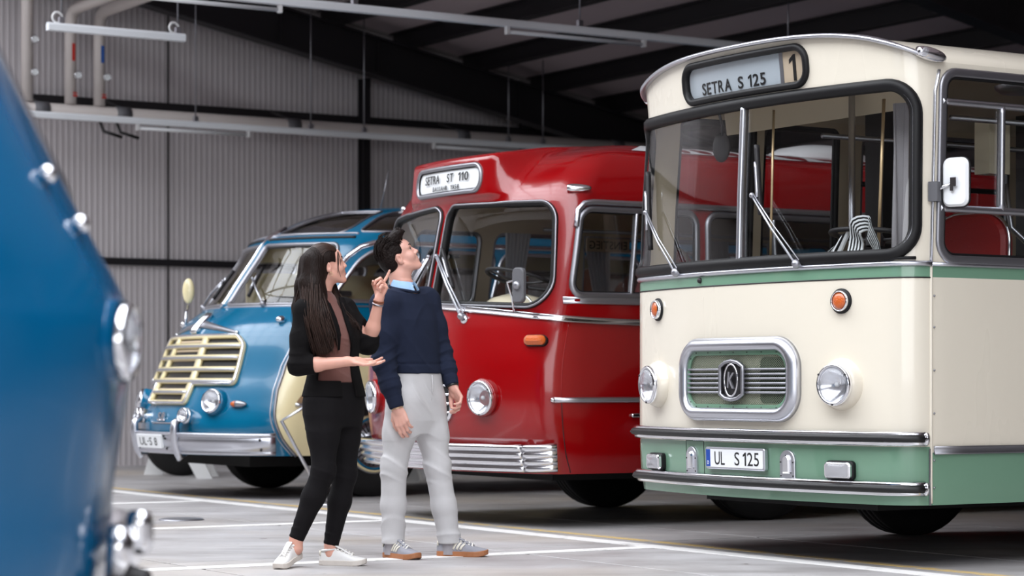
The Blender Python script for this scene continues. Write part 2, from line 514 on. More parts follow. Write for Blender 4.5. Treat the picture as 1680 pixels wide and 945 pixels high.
def text_mesh(txt, height, width=None, depth=0.002, bold=0.0, spacing=1.0):
    c = bpy.data.curves.new('lettering', 'FONT'); c.body = txt; c.size = 1.0; c.extrude = 0.0
    c.align_x = 'CENTER'; c.align_y = 'CENTER'; c.space_character = spacing; c.offset = bold; c.resolution_u = 4
    o = bpy.data.objects.new('lettering', c); COL.objects.link(o)
    bpy.context.view_layer.update()
    me = bpy.data.meshes.new_from_object(o.evaluated_get(bpy.context.evaluated_depsgraph_get()))
    bpy.data.objects.remove(o); bpy.data.curves.remove(c)
    co = np.array([v.co[:] for v in me.vertices]); lo, hi = co.min(0), co.max(0)
    k = height / (hi[1] - lo[1]); kx = k if width is None else width / (hi[0] - lo[0])
    cx, cy = (lo + hi)[:2] / 2
    co = np.stack([(co[:, 0] - cx) * kx, (co[:, 1] - cy) * k, co[:, 2]], 1)
    b = MB(); n = len(co)
    fs = [tuple(p.vertices) for p in me.polygons]
    vs = [(x, y, depth) for x, y, z in co]
    b.add(vs, fs, False)
    # side walls along the outline
    cnt = {}
    for f in fs:
        for i in range(len(f)):
            e = (f[i], f[(i + 1) % len(f)]); cnt[e] = cnt.get(e, 0) + 1
    bd = [e for e in cnt if (e[1], e[0]) not in cnt]
    base = [(x, y, 0.0) for x, y, z in co]
    o = len(b.v); b.v.extend(base)
    for a_, b_ in bd: b.f.append((b_, a_, o + a_, o + b_)); b.mi.append(0); b.sm.append(False)
    bpy.data.meshes.remove(me)
    return b
ONE = [(.20, 0), (.36, 0), (.36, 1), (.25, 1), (0, .82), (0, .66), (.20, .79)]
GLYPHS = {}
def letters(name, txt, height, width, mat, parent, mtx, depth=0.002, bold=0.0, spacing=1.0, label=None, mirror=False):
    """lettering laid out glyph by glyph"""
    out = MB(); x = 0.0
    for ch in txt:
        if ch == ' ': x += .42; continue
        if ch == '1':
            g = MB().prism(ONE, 0.0, depth); w_ = .36; gv = g.v; gf = g.f
        else:
            key = (ch, bold)
            if key not in GLYPHS:
                g = text_mesh(ch, 1.0 if ch not in '-' else .13, None, 1.0, bold)
                P = np.array(g.v); GLYPHS[key] = (P, g.f, P[:, 0].max() - P[:, 0].min())
            P, gf, w_ = GLYPHS[key]
            dy = .5 if ch not in 'usei' else .5
            gv = [(p[0] + w_ / 2, p[1] + dy, p[2] * depth) for p in P]
        out.add([(p[0] + x, p[1], p[2]) for p in gv], gf, False)
        x += w_ + .17 * spacing
    P = np.array(out.v); lo, hi = P.min(0), P.max(0)
    kx = height if width is None else width / (hi[0] - lo[0])
    out.v = [((p[0] - (lo[0] + hi[0]) / 2) * kx, (p[1] - .5) * height, p[2]) for p in P]
    if mirror: out.v = [(-p[0], p[1], p[2]) for p in out.v]; out.f = [f[::-1] for f in out.f]
    return out.build(name, mat, parent, mtx, label)
def T(x=0, y=0, z=0): return Matrix.Translation((x, y, z))
def RX(a): return Matrix.Rotation(a, 4, 'X')
def RY(a): return Matrix.Rotation(a, 4, 'Y')
def RZ(a): return Matrix.Rotation(a, 4, 'Z')
# ------------------------------------------------------------------ the hall
def concrete():
    m, nt, out = _mat('concrete')
    p = nt.nodes.new('ShaderNodeBsdfPrincipled'); nt.links.new(p.outputs[0], out.inputs[0])
    g = nt.nodes.new('ShaderNodeNewGeometry')
    def noise(sc, det, ro, mp=None):
        n = nt.nodes.new('ShaderNodeTexNoise'); n.inputs['Scale'].default_value = sc; n.inputs['Detail'].default_value = det
        n.inputs['Roughness'].default_value = ro
        nt.links.new(mp.outputs[0] if mp else g.outputs['Position'], n.inputs[0]); return n
    def mix(fac, a, b, mode='MIX', f=None):
        mx = nt.nodes.new('ShaderNodeMix'); mx.data_type = 'RGBA'; mx.blend_type = mode
        if f is not None: mx.inputs[0].default_value = f
        else: nt.links.new(fac, mx.inputs[0])
        for s_, k in ((a, 6), (b, 7)):
            if hasattr(s_, 'is_linked') or hasattr(s_, 'links'): nt.links.new(s_, mx.inputs[k])
            else: mx.inputs[k].default_value = s_
        return mx.outputs[2]
    def ramp(o, p0, c0, p1, c1):
        r = nt.nodes.new('ShaderNodeValToRGB'); r.color_ramp.elements[0].position = p0; r.color_ramp.elements[0].color = c0
        r.color_ramp.elements[1].position = p1; r.color_ramp.elements[1].color = c1; nt.links.new(o, r.inputs[0]); return r.outputs[0]
    mp = nt.nodes.new('ShaderNodeMapping'); mp.inputs['Rotation'].default_value = (0, 0, -HALL_ROT); mp.inputs['Scale'].default_value = (0.5, 2.2, 1)
    nt.links.new(g.outputs['Position'], mp.inputs[0])
    base = ramp(noise(0.9, 6, 0.6).outputs[0], 0.3, srgb(150, 146, 145), 0.72, srgb(186, 184, 185))
    smear = ramp(noise(1.6, 5, 0.65, mp).outputs[0], 0.46, (1, 1, 1, 1), 0.75, srgb(206, 203, 200))
    c = mix(None, base, smear, 'MULTIPLY', 0.8)
    warm = ramp(noise(0.33, 3, 0.5).outputs[0], 0.52, (0, 0, 0, 1), 0.66, (1, 1, 1, 1))
    c2 = mix(warm, c, srgb(184, 170, 152))
    c2 = mix(None, c, c2, 'MIX', 0.5)
    oi = nt.nodes.new('ShaderNodeObjectInfo')
    rr = nt.nodes.new('ShaderNodeMapRange'); rr.inputs[3].default_value = 0.90; rr.inputs[4].default_value = 1.06
    nt.links.new(oi.outputs['Random'], rr.inputs[0])
    hs = nt.nodes.new('ShaderNodeHueSaturation'); nt.links.new(rr.outputs[0], hs.inputs['Value']); nt.links.new(c2, hs.inputs['Color'])
    spot = ramp(noise(7.0, 2, 0.5).outputs[0], 0.74, (0, 0, 0, 1), 0.78, (1, 1, 1, 1))
    c3 = mix(spot, hs.outputs[0], srgb(96, 88, 86))
    nt.links.new(c3, p.inputs['Base Color'])
    rg = ramp(noise(2.4, 4, 0.6).outputs[0], 0.3, (0.38,) * 3 + (1,), 0.7, (0.62,) * 3 + (1,))
    nt.links.new(rg, p.inputs['Roughness'])
    bp = nt.nodes.new('ShaderNodeBump'); bp.inputs['Strength'].default_value = 0.12; bp.inputs['Distance'].default_value = 0.01
    nt.links.new(noise(14, 5, 0.6).outputs[0], bp.inputs['Height']); nt.links.new(bp.outputs[0], p.inputs['Normal'])
concrete()
def paint_line(name, col, wear):
    m, nt, out = _mat(name)
    p = nt.nodes.new('ShaderNodeBsdfPrincipled'); nt.links.new(p.outputs[0], out.inputs[0]); p.inputs['Roughness'].default_value = 0.6
    g = nt.nodes.new('ShaderNodeNewGeometry')
    n = nt.nodes.new('ShaderNodeTexNoise'); n.inputs['Scale'].default_value = 5.0; n.inputs['Detail'].default_value = 8; n.inputs['Roughness'].default_value = 0.75
    nt.links.new(g.outputs['Position'], n.inputs[0])
    r = nt.nodes.new('ShaderNodeValToRGB'); r.color_ramp.elements[0].position = wear; r.color_ramp.elements[1].position = wear + 0.16
    r.color_ramp.elements[0].color = srgb(168, 164, 162); r.color_ramp.elements[1].color = col
    nt.links.new(n.outputs[0], r.inputs[0]); nt.links.new(r.outputs[0], p.inputs['Base Color'])
paint_line('white_line_paint', srgb(228, 226, 224), 0.30)
paint_line('yellow_line_paint', srgb(204, 176, 118), 0.38)
pmat('joint_dark', srgb(44, 41, 41), 0.95)
pmat('wall_sheet', srgb(198, 192, 194), 0.45, 0.0, var=0.06, vscale=1.2, stretch=(1, 1, 0.25))
pmat('wall_plain', srgb(150, 144, 144), 0.7)
pmat('deck_sheet', srgb(186, 172, 176), 0.7, var=0.07, vscale=0.8)
pmat('beam_black', srgb(24, 21, 25), 0.5, var=0.2, vscale=3)
pmat('red_label', srgb(190, 50, 40), 0.5); pmat('blue_label', srgb(30, 85, 160), 0.5)
pmat('gauge_face', srgb(232, 236, 238), 0.3, coat=0.8)
pmat('tube_lamp', srgb(226, 228, 230), 0.35)

def hbox(mb, v0, v1, n0, n1, z0, z1):
    pts = [tuple(H(v, n, z)) for z in (z0, z1) for v, n in ((v0, n0), (v1, n0), (v1, n1), (v0, n1))]
    mb.add(pts, [(3, 2, 1, 0), (4, 5, 6, 7), (0, 1, 5, 4), (1, 2, 6, 5), (2, 3, 7, 6), (3, 0, 4, 7)], False); return mb
def hpoly(mb, quad, z0, z1):
    """prism over a hall-plan polygon (v, n)"""
    n = len(quad); pts = [tuple(H(v, m, z)) for z in (z0, z1) for v, m in quad]
    mb.add(pts, [tuple(range(n - 1, -1, -1)), tuple(range(n, 2 * n))] + [(k, (k + 1) % n, n + (k + 1) % n, n + k) for k in range(n)], False); return mb

V0, V1, N0, N1 = -14.0, 21.5, -12.0, 25.2
floor = hbox(MB(), V0, V1, N0, N1 + 0.2, -0.16, -0.05).build('floor', 'joint_dark')
tag(floor, kind='structure', label='grey concrete slab floor of the bus hall')
slab_v, slab_n, gap = 1.97, 4.9, 0.022
vs_ = [4.96 + slab_v * k for k in range(-10, 10)]; ns_ = [11.38 + slab_n * k for k in range(-5, 4)]
for i in range(len(vs_) - 1):
    for j in range(len(ns_) - 1):
        a, b = max(vs_[i], V0), min(vs_[i + 1], V1); c, d = max(ns_[j], N0), min(ns_[j + 1], N1 + 0.1)
        if b - a < 0.1 or d - c < 0.1: continue
        mb = MB(); g2 = gap / 2; e = 0.003
        top = [(a + g2 + e, c + g2 + e), (b - g2 - e, c + g2 + e), (b - g2 - e, d - g2 - e), (a + g2 + e, d - g2 - e)]
        bot = [(a + g2, c + g2), (b - g2, c + g2), (b - g2, d - g2), (a + g2, d - g2)]
        pts = [tuple(H(v, n, -0.06)) for v, n in bot] + [tuple(H(v, n, -0.003)) for v, n in bot] + [tuple(H(v, n, 0.0)) for v, n in top]
        mb.add(pts, [(k, (k + 1) % 4, 4 + (k + 1) % 4, 4 + k) for k in range(4)] + [(4 + k, 4 + (k + 1) % 4, 8 + (k + 1) % 4, 8 + k) for k in range(4)] + [(8, 9, 10, 11)], False)
        mb.build('concrete_slab', 'concrete', floor)
def line(name, mat, v0, v1, n0, n1):
    hbox(MB(), v0, v1, n0, n1, 0.0005, 0.003).build(name, mat, floor)
line('white_line', 'white_line_paint', 7.80, 7.95, -4, 22)
line('yellow_line', 'yellow_line_paint', 8.08, 8.16, -4, 22)
for n in (4.75, 7.9, 11.0, 14.12, 17.25, 20.4):
    line('bay_line', 'white_line_paint', -1.0, 7.80, n - 0.075, n + 0.075)
hbox(MB(), 9.15, 9.9, 5.6, 5.72, 0.0005, 0.003).build('blue_line', 'plate_blue', floor)
mb = MB(); mb.lathe([(0.0, 0.012), (0.13, 0.012), (0.15, 0.008), (0.16, 0.0)], 28, T(*H(6.62, 14.95, 0.001)))
mb.build('drain_cover', 'dull_metal', floor)
mb = MB(); mb.lathe([(0.0, 0.010), (0.12, 0.010), (0.14, 0.006), (0.15, 0.0)], 28, T(*H(9.9, 8.9, 0.001)))
mb.build('drain_cover', 'dull_metal', floor)

RS = -0.2                                                   # roof slope
def zl(v): return 4.93 + RS * (v - 12.0)                    # underside of the rafters
RD = 0.48; PD = 0.22
V_SKY0, V_SKY1 = -1.6, 6.4
wall = hbox(MB(), V0, V1, N1, N1 + 0.2, -0.1, 9.0).build('wall_back', 'wall_plain')
tag(wall, kind='structure', label='gable wall of grey ribbed sheet metal')
def wall_sheet(v0, v1, z0, z1a, z1b):
    """ribbed sheet; top edge runs from z1a to z1b"""
    mb = MB(); pitch = 0.07; d = 0.0045; pr = []
    v = v0 + 0.01
    while v < v1 - 0.02:
        for dv, dn in ((0, 0), (0.032, 0), (0.042, -d), (0.060, -d)):
            if v + dv < v1 - 0.008: pr.append((v + dv, dn))
        v += pitch
    pr.append((v1 - 0.008, 0))
    pts = []
    for v, dn in pr:
        zt = z1a + (z1b - z1a) * (v - v0) / (v1 - v0)
        pts += [tuple(H(v, N1 - 0.03 + dn, z0)), tuple(H(v, N1 - 0.03 + dn, zt))]
    mb.add(pts, [(2 * i, 2 * i + 2, 2 * i + 3, 2 * i + 1) for i in range(len(pr) - 1)], False)
    mb.build('wall_panel', 'wall_sheet', wall)
seams = [1.2, 6.1, 10.97, 15.85, 20.7]
for a, b in zip(seams[:-1], seams[1:]):
    wall_sheet(a, b, 0.0, 2.335, 2.335)
    wall_sheet(a, b, 2.405, 4.16, 4.16) if a < 15 else wall_sheet(a, b, 2.405, 3.9, 3.9)
    if a < 15: wall_sheet(a, b, 4.20, zl(a) + RD + PD, zl(b) + RD + PD)
hbox(MB(), V0, V1, N1 - 0.09, N1 - 0.01, 2.33, 2.41).build('wall_rail', 'beam_black', wall)
hbox(MB(), V0, V1, N1 - 0.14, N1 - 0.02, 4.14, 4.23).build('wall_rail', 'beam_black', wall)
for v in seams[1:-1]: hbox(MB(), v - 0.007, v + 0.007, N1 - 0.05, N1 - 0.02, 0.0, zl(v) + RD).build('panel_joint', 'beam_black', wall)
for nm, q in (('wall_left', (V0 - 0.2, V0, N0, N1)), ('wall_right', (V1, V1 + 0.2, N0, N1)), ('wall_front', (V0, V1, N0 - 0.2, N0))):
    tag(hbox(MB(), *q, -0.1, 9.0).build(nm, 'wall_plain'), kind='structure', label='plain grey %s of the hall out of the picture' % nm.replace('_', ' '))

ceil_ = MB()
def slope_slab(mb, va, vb, n0, n1, f, th):
    pts = [tuple(H(v, n, f(v) + dz)) for dz in (0, th) for v, n in ((va, n0), (vb, n0), (vb, n1), (va, n1))]
    return mb.add(pts, [(3, 2, 1, 0), (4, 5, 6, 7), (0, 1, 5, 4), (1, 2, 6, 5), (2, 3, 7, 6), (3, 0, 4, 7)], False)
fdeck = lambda v: zl(v) + RD + PD
slope_slab(ceil_, V_SKY1, V1, N0, N1, lambda v: fdeck(v) + 0.02, 0.1)
slope_slab(ceil_, V0, V_SKY0, N0, N1, lambda v: fdeck(2 * 2.4 - v) + 0.02, 0.1)
hbox(ceil_, V_SKY0 - 0.1, V_SKY1 + 0.1, N0, N0 + 0.2, 6.5, 9.0); hbox(ceil_, V_SKY0 - 0.1, V_SKY1 + 0.1, N1 - 0.2, N1, 6.5, 9.0)
hbox(ceil_, V_SKY1 - 0.05, V_SKY1 + 0.1, N0, N1, fdeck(V_SKY1), 8.9); hbox(ceil_, V_SKY0 - 0.1, V_SKY0 + 0.05, N0, N1, fdeck(V_SKY1), 8.9)
ceiling = tag(ceil_.build('ceiling', 'wall_plain'), kind='structure', label='sloping dark grey sheet roof on black purlins')
pv = [6.88 + 1.0 * k for k in range(15)]
raft_n = [24.55, 16.0]
for i in range(len(pv) - 1):
    for n0, n1 in ((17.9, 25.0), (11.0, 17.9), (4.0, 11.0), (-3.0, 4.0)):
        mb = MB(); slope_slab(mb, pv[i] + 0.008, pv[i + 1] - 0.008, n0 + 0.01, n1 - 0.01, fdeck, 0.018)
        mb.build('roof_panel', 'deck_sheet', ceiling)
def beam(name, label, v0, v1, n, cat='beam'):
    mb = MB(); hw = 0.11
    for z0, z1, w in ((0, 0.03, hw), (RD - 0.03, RD, hw), (0.03, RD - 0.03, 0.012)):
        pts = [tuple(H(v, n + s * w, zl(v) + z)) for z in (z0, z1) for v, s in ((v0, -1), (v1, -1), (v1, 1), (v0, 1))]
        mb.add(pts, [(3, 2, 1, 0), (4, 5, 6, 7), (0, 1, 5, 4), (1, 2, 6, 5), (2, 3, 7, 6), (3, 0, 4, 7)], False)
    r = empty(name, H((v0 + v1) / 2, n, 0)); r.location.z = zl((v0 + v1) / 2)
    o = mb.build('flange_and_web', 'beam_black', r); o.matrix_local = T(*(-r.location))
    for v in (8.0, 10.0, 12.1, 13.4, 15.4, 17.4):
        s_ = hbox(MB(), v - 0.008, v + 0.008, n - 0.10, n + 0.10, zl(v) + 0.03, zl(v) + RD - 0.03).build('stiffener_plate', 'beam_black', r); s_.matrix_local = T(*(-r.location))
    return tag(r, label, cat, 'roof rafters')
lab = ['black steel rafter sloping along the ribbed gable wall', 'black steel rafter at the upper right above the cream bus roof']
for n, l in zip(raft_n, lab): beam('roof_rafter', l, V_SKY1, 21.3, n)
pl = ['first', 'second', 'third', 'fourth', 'fifth', 'sixth', 'seventh', 'eighth', 'ninth', 'tenth', 'eleventh', 'twelfth', 'thirteenth', 'fourteenth']
for i, v in enumerate(pv[5:-1]):
    mb = MB(); z = zl(v) + RD
    hbox(mb, v - 0.07, v + 0.07, N0 + 0.2, 24.95, z + PD - 0.02, z + PD - 0.002)
    hbox(mb, v - 0.012, v + 0.012, N0 + 0.2, 24.95, z + 0.02, z + PD - 0.02)
    hbox(mb, v - 0.07, v + 0.07, N0 + 0.2, 24.95, z, z + 0.02)
    tag(mb.build('roof_purlin', 'beam_black'), 'black roof purlin, %s in view counted down the slope from the upper left' % pl[i], 'beam', 'roof purlins')
def column(v, n, label):
    r = empty('wall_column', H(v, n, 0)); z1 = zl(v) + 0.02
    for nm, q in (('flange', (v - 0.05, v + 0.05, n - 0.07, n - 0.055)), ('flange', (v - 0.05, v + 0.05, n + 0.055, n + 0.07)), ('web', (v - 0.01, v + 0.01, n - 0.055, n + 0.055))):
        o = hbox(MB(), *q, 0.012, z1).build(nm, 'beam_black', r); o.matrix_local = T(*(-r.location))
    o = hbox(MB(), v - 0.16, v + 0.16, n - 0.16, n + 0.16, 0.0, 0.012).build('base_plate', 'beam_black', r); o.matrix_local = T(*(-r.location))
    tag(r, label, 'column')
column(13.42, 24.86, 'black steel column against the gable wall behind the blue bus')
# glazed ridge: glazing bars under the daylight opening
sk = tag(empty('window_1', H(2.4, 11, 7.0), HALL_ROT), 'curved dark glazing bars of the ridge skylight above the aisle', kind='structure')
hs_ = 4.0
for k in range(25):
    n = -17 + 1.42 * k + 0.0
    path = [(hs_ * math.cos(PI * q / 14), n, 0.05 + 1.35 * math.sin(PI * q / 14)) for q in range(15)]
    MB().sweep(path, [(-0.03, -0.03), (0.03, -0.03), (0.03, 0.03), (-0.03, 0.03)]).build('glazing_bar', 'dark_steel', sk)
for q in range(1, 14, 2):
    x, z = hs_ * math.cos(PI * q / 14), 0.05 + 1.35 * math.sin(PI * q / 14)
    MB().box((x, 0, z), (0.06, 34, 0.06)).build('purlin_bar', 'dark_steel', sk)

# ------------------------------------------------------------------ lighting rails, pipes
def hang_rail(name, v0, v1, n, z, label, rods, tubes=(), w=0.075, h=0.07, rings=()):
    r = empty(name, H(v0, n, z), HALL_ROT, label, 'light rail')
    L_ = v1 - v0
    pr = [(-h / 2, -w / 2), (-h / 2, w / 2), (h * 0.2, w / 2), (h * 0.5, w * 0.3), (h * 0.5, -w * 0.3), (h * 0.2, -w / 2)]
    MB().sweep([(0, 0, 0), (L_, 0, 0)], pr, [(0, 0, 1), (0, 0, 1)], smooth=False).build('rail_profile', 'rail_aluminium', r)
    for v in rods:
        x = v - v0; top = (fdeck(v) if v > V_SKY1 else 7.0) - z
        MB().tube([(x, 0, h / 2), (x, 0, top)], 0.008, 6).build('hanger_rod', 'dull_metal', r)
        MB().box((x, 0, h / 2 + 0.03), (0.05, 0.05, 0.06)).build('hanger_clip', 'aluminium', r)
    for v in rings:
        x = v - v0; mb = MB()
        mb.tube([(x - 0.04 + 0.05 * math.cos(a), 0, 0.09 + 0.05 * math.sin(a)) for a in np.linspace(0, 2 * PI, 17)[:-1]], 0.012, 6, closed=True)
        mb.build('cable_coil', 'white_paint', r)
    for va, vb in tubes:
        t_ = MB().sweep([(va - v0, 0, -h / 2 - 0.045), (vb - v0, 0, -h / 2 - 0.045)], circ(0.019, 10)).build('lamp_tube', 'tube_lamp', r)
        for ve in (va, vb): MB().box((ve - v0, 0, -h / 2 - 0.035), (0.03, 0.05, 0.07)).build('lamp_holder', 'white_paint', t_)
    return r
hang_rail('light_rail', 6.6, 17.5, 18.53, 4.35, 'long pale aluminium light rail hung above the red bus', [7.0, 9.9, 12.35, 14.9, 17.2], [(11.53, 13.1), (7.6, 9.15)])
hang_rail('light_rail', 7.92, 9.33, 21.0, 4.35, 'short pale light rail hung by two rods in front of the pipes', [8.06, 9.26], w=0.08, h=0.075, rings=[8.06, 9.26])
hang_rail('light_rail', 6.6, 17.4, 24.0, 3.87, 'long pale light rail hung low along the gable wall', [7.4, 10.8, 12.25, 12.95, 14.95, 15.45], [(10.1, 11.45), (13.9, 15.4)])
def hpath(pts): return [tuple(H(*p)) for p in pts]
def bend(p, q, r_, rad, n=7):
    p, q, r_ = map(np.array, (p, q, r_)); a = q + unit(p - q) * rad; b = q + unit(r_ - q) * rad
    return [tuple((1 - t) ** 2 * a + 2 * t * (1 - t) * q + t * t * b) for t in np.linspace(0, 1, n)]
r = empty('heating_pipe', H(12, 24.35, 3.97), 0, 'thick pale horizontal pipe running along the gable wall', 'pipe')
def inroot(mb, nm, mat, root, parent=None):
    o = mb.build(nm, mat, parent or root); o.matrix_local = T(*(-root.location)) if parent is None else Matrix.Identity(4); return o
inroot(MB().tube(hpath([(6.0, 24.35, 3.97), (20.5, 24.35, 3.97)]), 0.078, 16), 'pipe_run', 'pipe_grey', r)
for v in (9.02, 9.98, 12.1, 14.4, 16.7):
    inroot(MB().tube(hpath([(v, 24.35, 3.97), (v + 0.17, 24.35, 3.97)]), 0.088, 16), 'pipe_clamp', 'clamp_grey', r)
    inroot(MB().tube(hpath([(v + 0.08, 24.35, 4.05), (v + 0.08, 24.9, 4.19)]), 0.014, 6), 'wall_bracket', 'beam_black', r)
for v in (9.78, 9.98):
    h_ = inroot(MB().tube(hpath([(v, 24.33, 3.90), (v + 0.02, 24.25, 3.76), (v + 0.22, 24.2, 3.70)]), 0.018, 8), 'valve_handle', 'black_paint', r)
def riser(v, top, band, label, extra=False):
    root = empty('riser_pipe', H(v, 24.35, 4.05), 0, label, 'pipe', 'riser pipes with gauges')
    z0 = 4.05; path = [(v, 24.35, z0)] + bend((v, 24.35, z0), (v, 24.35, top), (v, 19.0, top), 0.22) + [(v, 12.0, top)]
    inroot(MB().tube(hpath(path), 0.066, 16), 'pipe_run', 'pipe_grey', root)
    if band:
        b = MB(); b.box(tuple(H(v + 0.012, 24.285, 4.62)), (0.035, 0.012, 0.19), Euler((0, 0, HALL_ROT)).to_matrix())
        inroot(b, 'flow_label', band, root)
        b = MB(); b.box(tuple(H(v + 0.03, 24.285, 4.14)), (0.05, 0.012, 0.02), Euler((0, 0, HALL_ROT)).to_matrix()).box(tuple(H(v + 0.03, 24.285, 4.17)), (0.05, 0.012, 0.012), Euler((0, 0, HALL_ROT)).to_matrix())
        inroot(b, 'warning_label', 'red_label', root)
    for gz in ((4.36,) if not extra else (4.72, 4.36)):
        Mx = T(*H(v + 0.045, 24.25, gz)) @ RZ(HALL_ROT) @ RX(PI / 2)
        g_ = inroot(MB().lathe([(0.0, 0.0), (0.042, 0.0), (0.045, 0.03), (0.038, 0.034), (0.036, 0.03)], 20, Mx), 'gauge', 'chrome', root)
        inroot(MB().lathe([(0.0, 0.031), (0.037, 0.031)], 20, Mx), 'dial', 'gauge_face', root, g_)
riser(9.45, 5.09, 'red_label', 'pale riser pipe with a red label and dial gauge')
riser(9.79, 5.09, 'blue_label', 'pale riser pipe with a blue label and dial gauge')
riser(8.95, 5.35, None, 'pale riser pipe with two gauges beside the blurred blue bus', True)
# ------------------------------------------------------------------ wheels (shared by all buses)
def make_wheel(R, w, parent, mtx, hub_mats=('dull_metal', 'dull_metal'), name='wheel', spokes=0, bands=()):
    """axle along local x; outer face towards +x"""
    A = RY(PI / 2)
    wobj = empty(name); wobj.parent = parent; wobj.matrix_local = mtx
    r0 = R * 0.56
    pr = [(r0, -w / 2 * .8), (R * 0.62, -w / 2), (R * 0.86, -w / 2), (R * 0.965, -w * .40), (R, -w * .30), (R, -w * .20), (R * .985, -w * .19), (R * .985, -w * .15), (R, -w * .14), (R, -w * .03),
          (R * .985, -w * .02), (R * .985, w * .02), (R, w * .03), (R, w * .14), (R * .985, w * .15), (R * .985, w * .19), (R, w * .20), (R, w * .30), (R * .965, w * .40), (R * .86, w / 2), (R * .62, w / 2), (r0, w / 2 * .8)]
    MB().lathe(pr, 48, A).build('tyre', 'tyre_rubber', wobj)
    rim = MB().lathe([(r0 * 1.01, w * .30), (r0 * 1.03, w * .44), (r0 * .97, w * .46), (r0 * .90, w * .30), (r0 * .80, w * .18), (r0 * .45, w * .26), (r0 * .40, w * .42), (r0 * .16, w * .46), (0, w * .46)], 36, A).build('rim', hub_mats[0], wobj)
    for (ra, rb, h, mt) in bands:
        MB().lathe([(r0 * ra, w * (h - .04)), (r0 * ra, w * h), (r0 * rb, w * h), (r0 * rb, w * (h - .04))], 36, A).build('rim_band', mt, wobj)
    if spokes:
        sp = MB()
        for k in range(spokes):
            a = 2 * PI * k / spokes
            sp.box((0, 0, 0), (0.012, r0 * .035, r0 * .34)); n8 = sp.v[-8:]; del sp.v[-8:]
            Mx = RX(a) @ T(w * .36, 0, r0 * .58)
            sp.v.extend([tuple(Mx @ Vector(p)) for p in n8])
        sp.build('hub_slots', 'dark_steel', wobj)
    else:
        nt_ = MB()
        for k in range(8):
            a = 2 * PI * k / 8; nt_.lathe([(0.016, 0), (0.016, .02), (0, .02)], 6, A @ T(r0 * .62 * math.cos(a), r0 * .62 * math.sin(a), w * .22))
        nt_.build('wheel_nuts', 'dark_steel', wobj)
    return wobj

# ------------------------------------------------------------------ cream and green city bus
prof = [(.33, .33, .02, .985), (.45, .45, .005, .995), (.62, .62, 0, 1), (1.55, 1.55, 0, 1), (2.0, 2.0, .02, .995), (2.47, 2.47, .05, .982), (2.55, 2.55, .045, .98), (2.95, 2.95, 0, .985)]
SB = Surf(1.22, 4.2, .22, -.18, 10.5, prof)
RZB = math.radians(-58)
city = empty('city_bus', (1.4175 - .053, 12.68 + .085, 0), RZB, 'cream and green city bus with a black-framed destination sign, nearest on the right', 'bus')
SE = float(SB.S[-1]); SX = 1.335
XT = 1.22 * .981
def zr(x): return 2.60 + .195 * max(0.0, 1 - min(1, abs(x) / XT) ** 3.2) ** .6
def ztop(s): return zr(float(np.interp(abs(s), SB.S, SB.P[:, 0])) * .981)
ss = np.linspace(-SX, SX, 61)
fore_top = [(s, ztop(s)) for s in ss]
WS = rpoly([(-1.27, 1.605), (1.25, 1.605), (1.235, 2.485), (-1.25, 2.485)], [.10, .15, .16, .12], 8)
SG = rrect(-.545, .555, 2.535, 2.745, .085, 7)
skin('windshield_surround', SB, [(-SX, 1.56), (SX, 1.56)] + fore_top[::-1], [WS, SG], 'cream_paint', city, (.06, .05), 'cream_lining')
skin('front_panel', SB, [(-SX, .63), (SX, .63), (SX, 1.495), (-SX, 1.495)], [], 'cream_paint', city, (.08, .12))
skin('belt_band', SB, [(-SX, 1.495), (SX, 1.495), (SX, 1.56), (-SX, 1.56)], [], 'green_paint', city, (.08, .05))
hatch = rrect(-.475, -.285, .45, .632, .006, 2)
skin('apron', SB, [(-SX, .33), (SX, .33), (SX, .63), (-SX, .63)], [], 'green_paint', city, (.08, .08), 'underbody')
